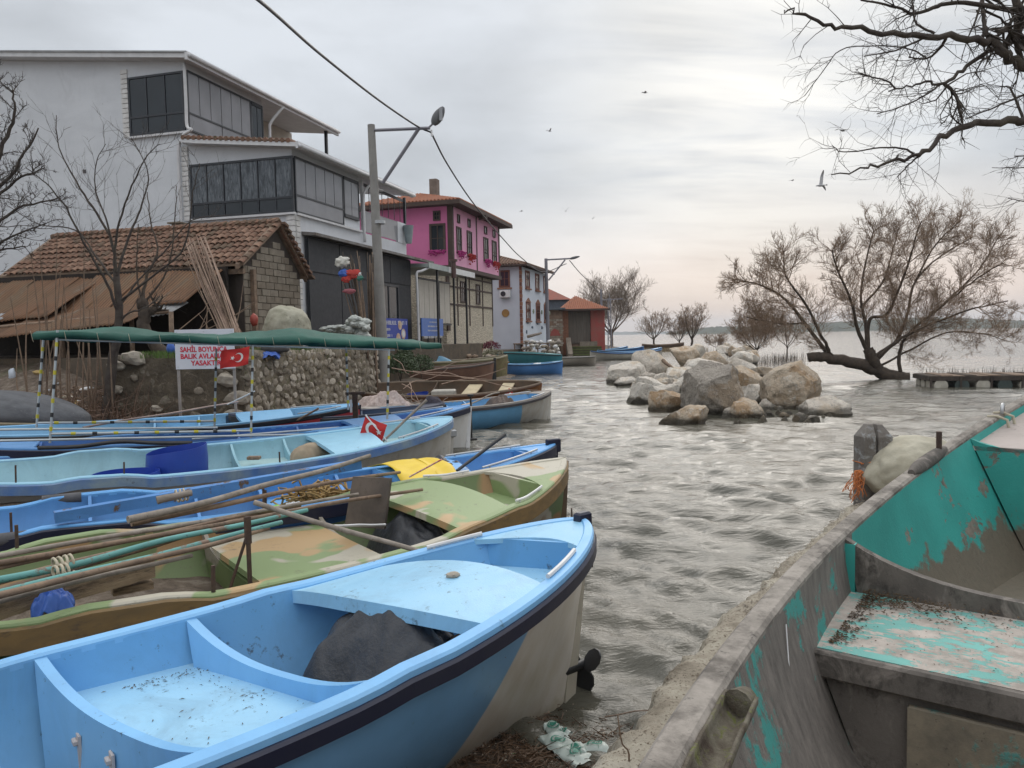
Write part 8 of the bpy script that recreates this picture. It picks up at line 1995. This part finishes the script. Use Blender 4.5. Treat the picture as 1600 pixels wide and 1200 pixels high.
# waterfront junk near white house
for k in range(60):
    u = rr.uniform(818, 874); v = rr.uniform(532, 556); tag(crumple('rubble', .2, .15, .13, random.choice([m_st[1], white_p, MATS['white_dirty_box'], m_st[0], wood_grey]), seed=500 + k, amp=.4, sub=2, loc=PY(u, v, 57 + rr.uniform(-1.5, 2)), rot=rr.uniform(0, 3)), 'piece of pale rubble and junk heaped below the white house', 'rubble', 'rubble heaped on the shore below the white house')
for k in range(26):
    u = rr.uniform(700, 790); v = rr.uniform(556, 570); tag(crumple('rubble', .2, .15, .10, random.choice([m_st[1], m_st[0], wood_old, m_tan]), seed=600 + k, amp=.4, sub=2, loc=PY(u, v, 39 + rr.uniform(-1, 1)), rot=rr.uniform(0, 3)), 'piece of rubble and netting behind the olive boat below the pink house', 'rubble', 'rubble behind the olive boat')
tb_ = empty('market_table', PY(832, 548, 58), SROT, 'low wooden stall table with junk on it before the white house', 'table')
MB().box(-1.4, 1.4, -.4, .4, .5, .58).build('table_top', wood_old, tb_)
for x in (-1.3, -.4, .5, 1.3): MB().box(x - .04, x + .04, -.38, -.3, -.4, .5).build('leg', wood_old, tb_)
tag(wobble_rod('driftwood', PY(824, 526, 59), PY(846, 520, 59), .12, .08, wood_grey, amp=.1, seed=9), 'grey bent branch against the white house wall', 'branch')
sb = empty('sandbag_wall', (0, 0, 0)); bpy.data.objects.remove(sb)

# ------------------------------------------------------------------ debris: dead branches, litter, reeds on the bank and the beach
def sticks(name, spots, n, L_, r_, mat, label, seed=0, flat=.25):
    rr_ = random.Random(seed); mb = MB()
    for _ in range(n):
        c_ = Vector(rr_.choice(spots)); c_ += Vector((rr_.gauss(0, .45), rr_.gauss(0, .35), 0)); a = rr_.uniform(0, 6.28); l_ = L_ * rr_.uniform(.4, 1.3); d = Vector((math.cos(a), math.sin(a), rr_.gauss(0, flat))).normalized()
        z = lz(c_.x, c_.y); c_.z = max(z, .0) + .02 + abs(rr_.gauss(0, .04)); m_ = c_ + d * l_ * .5 + Vector((rr_.gauss(0, .1), rr_.gauss(0, .1), rr_.gauss(0, .05))) * l_; e = c_ + d * l_
        e.z = max(e.z, lz(e.x, e.y) + .01); m_.z = max(m_.z, lz(m_.x, m_.y) + .01); mb.tube([c_, m_, e], [r_, r_ * .8, r_ * .4], 4, cap=False)
    return tag(tag(mb.build(name, mat), kind='stuff'), label, 'sticks')
bank = [(-10.5 + i * .35, 16.6 + (i % 4) * .5, 0) for i in range(9)]
sticks('dead_branches', bank, 500, .6, .010, wood_old, 'tangle of dead reddish twigs on the bank under the shed', 1)
sticks('dead_branches', [(-9.3, 16.6, 0), (-9.6, 17.2, 0), (-10.2, 16.4, 0)], 160, .9, .014, m_cane, 'pale dead canes lying on the bank beside the wall', 2)
sticks('dead_branches', [(-3.2, 21.2, 0), (-2.2, 20.8, 0), (-1.6, 21.4, 0), (-3.6, 22, 0), (-1.2, 20.4, 0)], 420, .7, .011, wood_grey, 'driftwood sticks on the mud in front of the old brown boat', 3)
sticks('dead_branches', [(-8.6, 16.5, 0)], 260, .9, .008, paint('reddish_root', (.14, .08, .05), da=0), 'dark hanging roots at the foot of the bare tree', 4, flat=2.0)
# upright bare shoots on the bank
mb = MB()
for k in range(26):
    u = rr.uniform(20, 175); g_ = PY(u, 640 - rr.uniform(0, 60), 16.6); g_.z = lz(g_.x, g_.y); t_ = PY(u + rr.uniform(-35, 35), rr.choice([rr.uniform(420, 560), rr.uniform(360, 500)]), 16.6 + rr.uniform(-.5, .5)); mb.tube(curve_pts([g_, g_.lerp(t_, .5) + Vector((rr.uniform(-.12, .12), 0, 0)), t_], 6), [.022, .02, .018, .015, .012, .009, .006], 5, cap=False)
tag(tag(mb.build('young_shoots', wood_old), kind='stuff'), 'thin upright bare shoots growing on the bank in front of the shed', 'shoots')
mb = MB()
for k in range(14):
    a = PY(350 + rr.uniform(-80, 60), 520, 18.8); b = PY(350 + rr.uniform(-80, 60), rr.uniform(440, 500), 19.2); mb.tube([a, a.lerp(b, .5) + Vector((rr.uniform(-.2, .2), 0, 0)), b], [.015, .01, .006], 4, cap=False)
tag(tag(mb.build('dry_stems', wood_old), kind='stuff'), 'dry stems standing under the lean-to edge', 'stems')
# sticks lying out of the old brown boat
for k, (a, b) in enumerate([((612, 575, 23.2), (850, 612, 22.2)), ((640, 590, 23), (735, 560, 24)), ((630, 608, 22.6), (700, 575, 24)), ((640, 598, 22.4), (655, 640, 21.2)), ((628, 600, 22.4), (668, 642, 21.2)), ((645, 580, 23.2), (760, 592, 22.4)), ((615, 560, 24), (640, 585, 23)), ((690, 600, 23), (790, 575, 23.4))]):
    tag(wobble_rod('dead_branch', PY(*a), PY(*b), .016, .008, m_cane, amp=.08, seed=60 + k), ['longest dry branch reaching across the whole old brown boat', 'dry branch crossing the middle of the old brown boat and rising behind it', 'dry branch slanting up over the bow of the old brown boat', 'dry branch hanging from the old brown boat down to the mud, left one', 'dry branch hanging from the old brown boat down to the mud, right one', 'dry branch lying along the far side of the old brown boat', 'short dry branch behind the old brown boat by the lamp post', 'dry branch over the cream seat of the old brown boat'][k], 'branch', 'dry branches lying over the old brown boat')
tag(wobble_rod('plank', PY(735, 632, 18.2), PY(690, 645, 16.6), .05, .05, paint('fresh_plank', (.45, .33, .22), (.36, .26, .18), .7), amp=.002), 'pale wooden plank end beyond the white stern', 'plank')
# litter on the bank
def litter(u, v, y, s_, mat, label, seed, fx=1.4, cat='litter', fz=.6):
    q_ = PY(u, v, y)
    for k_ in range(60):
        q_ = PY(u, v, 13.5 + k_ * .1)
        if q_.z <= lz(q_.x, q_.y) + s_ * .2: break
    q_.z = lz(q_.x, q_.y) + s_ * .2; return tag(crumple('litter', s_ * fx, s_ * .7, s_ * fz, mat, seed=seed, amp=.4, freq=1.8, sub=3, loc=q_, rot=seed), label, cat)
litter(137, 610, 16.3, .12, white_p, 'white plastic tray lying on the bank left of the wall', 1); m_lyel = paint('dirty_yellow_foam', (.45, .32, .12), (.35, .24, .1), .8, da=.3)
litter(118, 633, 15.9, .14, m_lyel, 'dirty yellow foam piece on the bank', 2, fx=1.8); litter(105, 622, 16.1, .12, paint('cream_litter', (.55, .50, .38), da=.3), 'cream board piece lying above the yellow foam', 3, fx=2, fz=.25)
litter(75, 645, 15.3, .12, white_p, 'white bottle lying below the upturned boat', 4, fx=2); litter(18, 552, 17.5, .13, paint('white_blue_bottle', (.5, .55, .62), da=.2), 'pale plastic bottle caught in the twigs at the left', 5, fz=1.4, fx=.8); litter(60, 580, 16.8, .10, m_lyel, 'yellow piece under the left striped poles', 6, fx=1.6)
litter(92, 640, 15.6, .1, paint('grey_litter', (.3, .3, .3)), 'grey lump of rubbish beside the white bottle', 7); litter(122, 645, 15.6, .13, paint('tan_litter', (.38, .33, .24)), 'tan bag of rubbish on the bank by the wall foot', 8, fx=1.5)
rr = random.Random(12)
for k in range(40):
    u = rr.uniform(5, 178); litter(u, rr.uniform(600, 652), rr.uniform(15.4, 16.6), rr.uniform(.03, .07), rr.choice([white_p, m_lyel, wood_old, m_rag, MATS['grey_litter'], wood_old, MATS['tan_litter']]), 'small scrap of rubbish scattered on the bank by the upturned boat', 900 + k)['group'] = 'small scraps of rubbish on the bank'
mb = MB(); rp = random.Random(8)
for _ in range(900):
    i = rp.randrange(150, 400); x, y = XX[i, 5], YY[i, 5]; d_ = rp.uniform(-.28, .10); x += d_ * -.83 * -1 * 0 + rp.gauss(0, .06) - .55 * 0; y += rp.gauss(0, .06); q = Vector((XX[i, 3] + (XX[i, 8] - XX[i, 3]) * rp.random() + rp.gauss(0, .02), YY[i, 3] + (YY[i, 8] - YY[i, 3]) * rp.random(), .53)); s_ = rp.uniform(.004, .017)
    mb.add([q + Vector((s_, 0, 0)), q + Vector((-s_ * .4, s_ * .9, 0)), q + Vector((-s_ * .6, -s_ * .8, 0)), q + Vector((0, 0, s_ * .8))], [(0, 1, 3), (1, 2, 3), (2, 0, 3)])
tag(tag(mb.build('grit', m_st[1]), kind='stuff'), 'loose grit and shells lying on the quay edge', 'grit')
# near debris in the water at the bottom
deb = [(.35, 3.75), (.1, 4.0), (.5, 3.6), (-.15, 4.1), (.25, 3.45), (.55, 3.35), (-.1, 3.7), (.1, 3.3), (.6, 3.9)]
mb = MB(); rr_ = random.Random(3)
for _ in range(6500):
    x, y = rr_.choice(deb); x += rr_.gauss(0, .2); y += rr_.gauss(0, .22)
    z = max(lz(x, y), .0) + .004 + abs(rr_.gauss(0, .012)); a = rr_.uniform(0, 6.28); l_ = rr_.uniform(.01, .07) * (1 if rr_.random() < .9 else 2.5); r_ = rr_.uniform(.0012, .0035); d = Vector((math.cos(a), math.sin(a), rr_.gauss(0, .25)))
    p = Vector((x, y, z)); mb.tube([p, p + d * l_ * .5 + Vector((0, 0, .004)), p + d * l_], [r_, r_, r_ * .5], 3, cap=False)
tag(tag(mb.build('reed_debris', paint('wet_reed_bits', (.08, .045, .025), (.17, .10, .055), .6, sc=2.5, da=0, bs_=0, c3=(.03, .02, .012))), kind='stuff'), 'wet brown reed debris washed up between the nearest boat and the quay', 'debris')
mb = MB()
for _ in range(700):
    x, y = rr_.choice(deb); x += rr_.gauss(0, .3); y += rr_.gauss(0, .25); z = max(lz(x, y), .01) + .012; s_ = rr_.uniform(.003, .012); a = rr_.uniform(0, 6.28); c_, d_ = math.cos(a) * s_, math.sin(a) * s_
    mb.add([(x - c_, y - d_, z), (x + d_, y - c_, z + s_ * .5), (x + c_, y + d_, z), (x - d_, y + c_, z + s_ * .3)], [(0, 1, 2, 3)])
tag(tag(mb.build('pale_scraps', paint('pale_scraps', (.42, .38, .32), (.25, .18, .12), .8, sc=30, da=0)), kind='stuff'), 'tiny pale scraps and shells among the wet reed debris', 'debris')
m_pbag = paint('printed_plastic_bag', (.50, .56, .52), (.42, .50, .47), .4, sc=4, da=.3, bs_=.3, bsc=20)
def pbag(u, v, L_, w_, rot, label, seed):
    q_ = GZ(u, v, .07); r = empty('plastic_bag', q_, rot, label, 'plastic bag'); n = 26; vs = []; fs = []
    def f(a, b, e=0): 
        th_ = b * math.pi; return (a * L_ + mnoise.noise(Vector((a * 3, b, seed))) * .03, math.cos(th_) * w_ * .5 * (1 - .25 * a) + mnoise.noise(Vector((a * 4, b * 2, seed + 3))) * .02, (math.sin(th_) * (.022 + e)) + mnoise.noise(Vector((a * 7, b * 4, seed + 5))) * .018 + e)
    for i in range(n + 1):
        for j in range(13): vs.append(f(i / n - .5, j / 12))
    for i in range(n):
        for j in range(12): a = i * 13 + j; fs.append((a, a + 13, a + 14, a + 1))
    mk('film', vs, fs, m_pbag, r, True)
    m_gp = paint('green_bag_print', (.04, .22, .16), da=0, bs_=0)
    for k, (a0, b0) in enumerate([(.25, .45), (-.2, .5)]):
        vs = []; fs = []; m_ = 20
        for i in range(m_):
            th_ = 2 * math.pi * i / m_
            for rr2 in (.022, .028): vs.append(f(a0 + math.cos(th_) * rr2 / L_, b0 + math.sin(th_) * rr2 / w_ * .9, .004))
        for i in range(m_): a = 2 * i; b = 2 * ((i + 1) % m_); fs.append((a, a + 1, b + 1, b))
        mk('printed_ring', vs, fs, m_gp, r); vs = [f(a0, b0, .004)] + [f(a0 + math.cos(i) * .012 * (1.6 if i % 2 else 1) / L_, b0 + math.sin(i) * .014 / w_, .004) for i in range(7)]
        mk('printed_mark', vs, [(0, i, i % 7 + 1) for i in range(1, 8)], m_gp, r)
    for k in range(4):
        a0 = -.4 + k * .22; vs = [f(a0 + (.006 if j2 else 0), j / 12, .0035) for j in range(3, 10) for j2 in (0, 1)]; mk('printed_line', vs, [(2 * i, 2 * i + 1, 2 * i + 3, 2 * i + 2) for i in range(6)], m_gp, r)
pbag(885, 1172, .34, .14, R(-62), 'crumpled pale plastic bag with green print, nearest one on the reed debris', 1); pbag(915, 1172, .2, .12, R(12), 'second crumpled bag with green round print, right of the first', 2); pbag(872, 1142, .16, .08, R(-50), 'small crumpled plastic scrap above the two printed bags', 3)
q_ = GZ(793, 1182, .06); tag(crumple('wrapper', .05, .035, .008, paint('green_wrapper', (.12, .22, .07), (.45, .42, .36), .4, sc=14, da=.2), seed=7, loc=q_, sub=3), 'small green wrapper on the dark debris under the nearest boat', 'wrapper')
tag(wobble_rod('dry_stalk', GZ(945, 1120, .05), GZ(1040, 1105, .2), .004, .003, m_cane, amp=.01, seed=70), 'thin pale stalk reaching over the water to the quay edge', 'stalk'); tag(wobble_rod('dry_stalk', GZ(983, 1200, .5), PY(965, 1116, 2.9), .004, .0025, wood_old, amp=.01, seed=71), 'thin brown stem standing at the quay edge', 'stalk')
for k, (u, v) in enumerate([(894, 800), (925, 865), (1366, 540)][:2]): tag(rod('iron_spike', [GZ(u, v + 20, .4 + .2 * k), GZ(u - 1, v - 6, .55 + .2 * k)], .008, rust), ['thin rusty spike rising behind the stern of the nearest blue boat', 'thin dark rod leaning at the stern of the nearest blue boat'][k], 'spike')

# ------------------------------------------------------------------ gulls
m_gull = paint('gull_feathers', (.30, .30, .31), (.45, .45, .45), .8, sc=8, da=0, bs_=0); m_gdk = paint('gull_dark_wing', (.10, .10, .11), da=0, bs_=0)
def gull(u, v, Yd, span, label, hd=0.0, roll=0.0, lift=.25, fold=.3):
    mb = MB(); mb.tube([(-.24, 0, 0), (-.16, 0, .005), (-.05, 0, .01), (.06, 0, .01), (.13, 0, .02), (.19, 0, .02), (.235, 0, .01)], [.012, .035, .062, .058, .036, .03, .006], 10)
    for sd in (-1, 1):
        rows = []; n = 8
        for i in range(n + 1):
            s_ = i / n; y = sd * (.03 + s_ * span / 2); x = .05 - (.08 * s_ if s_ < .45 else .036 + (s_ - .45) * .30) * 1.0; z = .03 + lift * span * .5 * math.sin(min(s_ * 1.9, 1.2)) - fold * max(s_ - .45, 0) * span * .4; ch_ = .14 * (1 - s_ ** 2.2) + .012
            rows.append([(x + .02, y, z), (x - ch_ * .4, y, z + .012), (x - ch_, y, z), (x - ch_ * .4, y, z - .004)])
        vs = [p for r_ in rows for p in r_]; fs = []
        for i in range(n):
            for k in range(4): fs.append((i * 4 + k, i * 4 + (k + 1) % 4, (i + 1) * 4 + (k + 1) % 4, (i + 1) * 4 + k))
        mb.add(vs, fs)
    mb.add([(-.22, -.012, 0), (-.22, .012, 0), (-.33, .05, 0), (-.33, -.05, 0), (-.22, 0, .012), (-.33, 0, .008)], [(0, 3, 5, 4), (1, 4, 5, 2), (0, 1, 2, 3)])
    o = mb.build('gull', m_gull, None, True, angle=60); o.location = PY(u, v, Yd); o.rotation_euler = (roll, 0, hd); return tag(o, label, 'gull')
gull(1316, 204, 42, 1.15, 'gull gliding nearest to the bright cloud, above the other large gull', R(-150), R(-15), .1, .3)
gull(1282, 290, 40, 1.15, 'pale gull with raised wings low in the sky left of the overhead branches', R(150), R(50), .9, .1)
gull(1399, 251, 46, 1.1, 'gull partly hidden behind the long overhead branch', R(20), R(-10), .5, .6)
gull(1008, 145, 70, 1.1, 'lone gull high in the middle of the sky', R(10), R(10), .2, .3); gull(859, 205, 85, 1.05, 'small distant gull left of the middle of the sky', R(30), 0, .4, .3)
gull(884, 330, 100, 1.1, 'tiny distant gull above the second lamp', R(80), 0, .8, .2); gull(815, 330, 110, 1.0, 'tiny faint gull just right of the pink roof', R(20), 0, .1, .2); gull(926, 342, 120, 1.0, 'tiny gull low above the plane tree', R(70), 0, .6, .2)
gull(1238, 282, 95, 1.0, 'tiny gull left of the pale gull', R(20), 0, .1, .2)

# ------------------------------------------------------------------ air: thin haze over the lake
hz_m = bpy.data.materials.new('lake_haze'); hz_m.use_nodes = True; nt = hz_m.node_tree; nt.nodes.clear()
pv = nt.nodes.new('ShaderNodeVolumePrincipled'); pv.inputs['Density'].default_value = .00018; pv.inputs['Color'].default_value = (.88, .93, 1, 1); pv.inputs['Anisotropy'].default_value = .2
ou = nt.nodes.new('ShaderNodeOutputMaterial'); nt.links.new(pv.outputs[0], ou.inputs['Volume'])
hz = MB().box(-4300, 8200, -300, 8200, -5, 140).build('haze', hz_m); tag(hz, kind='stuff'); hz.visible_shadow = True
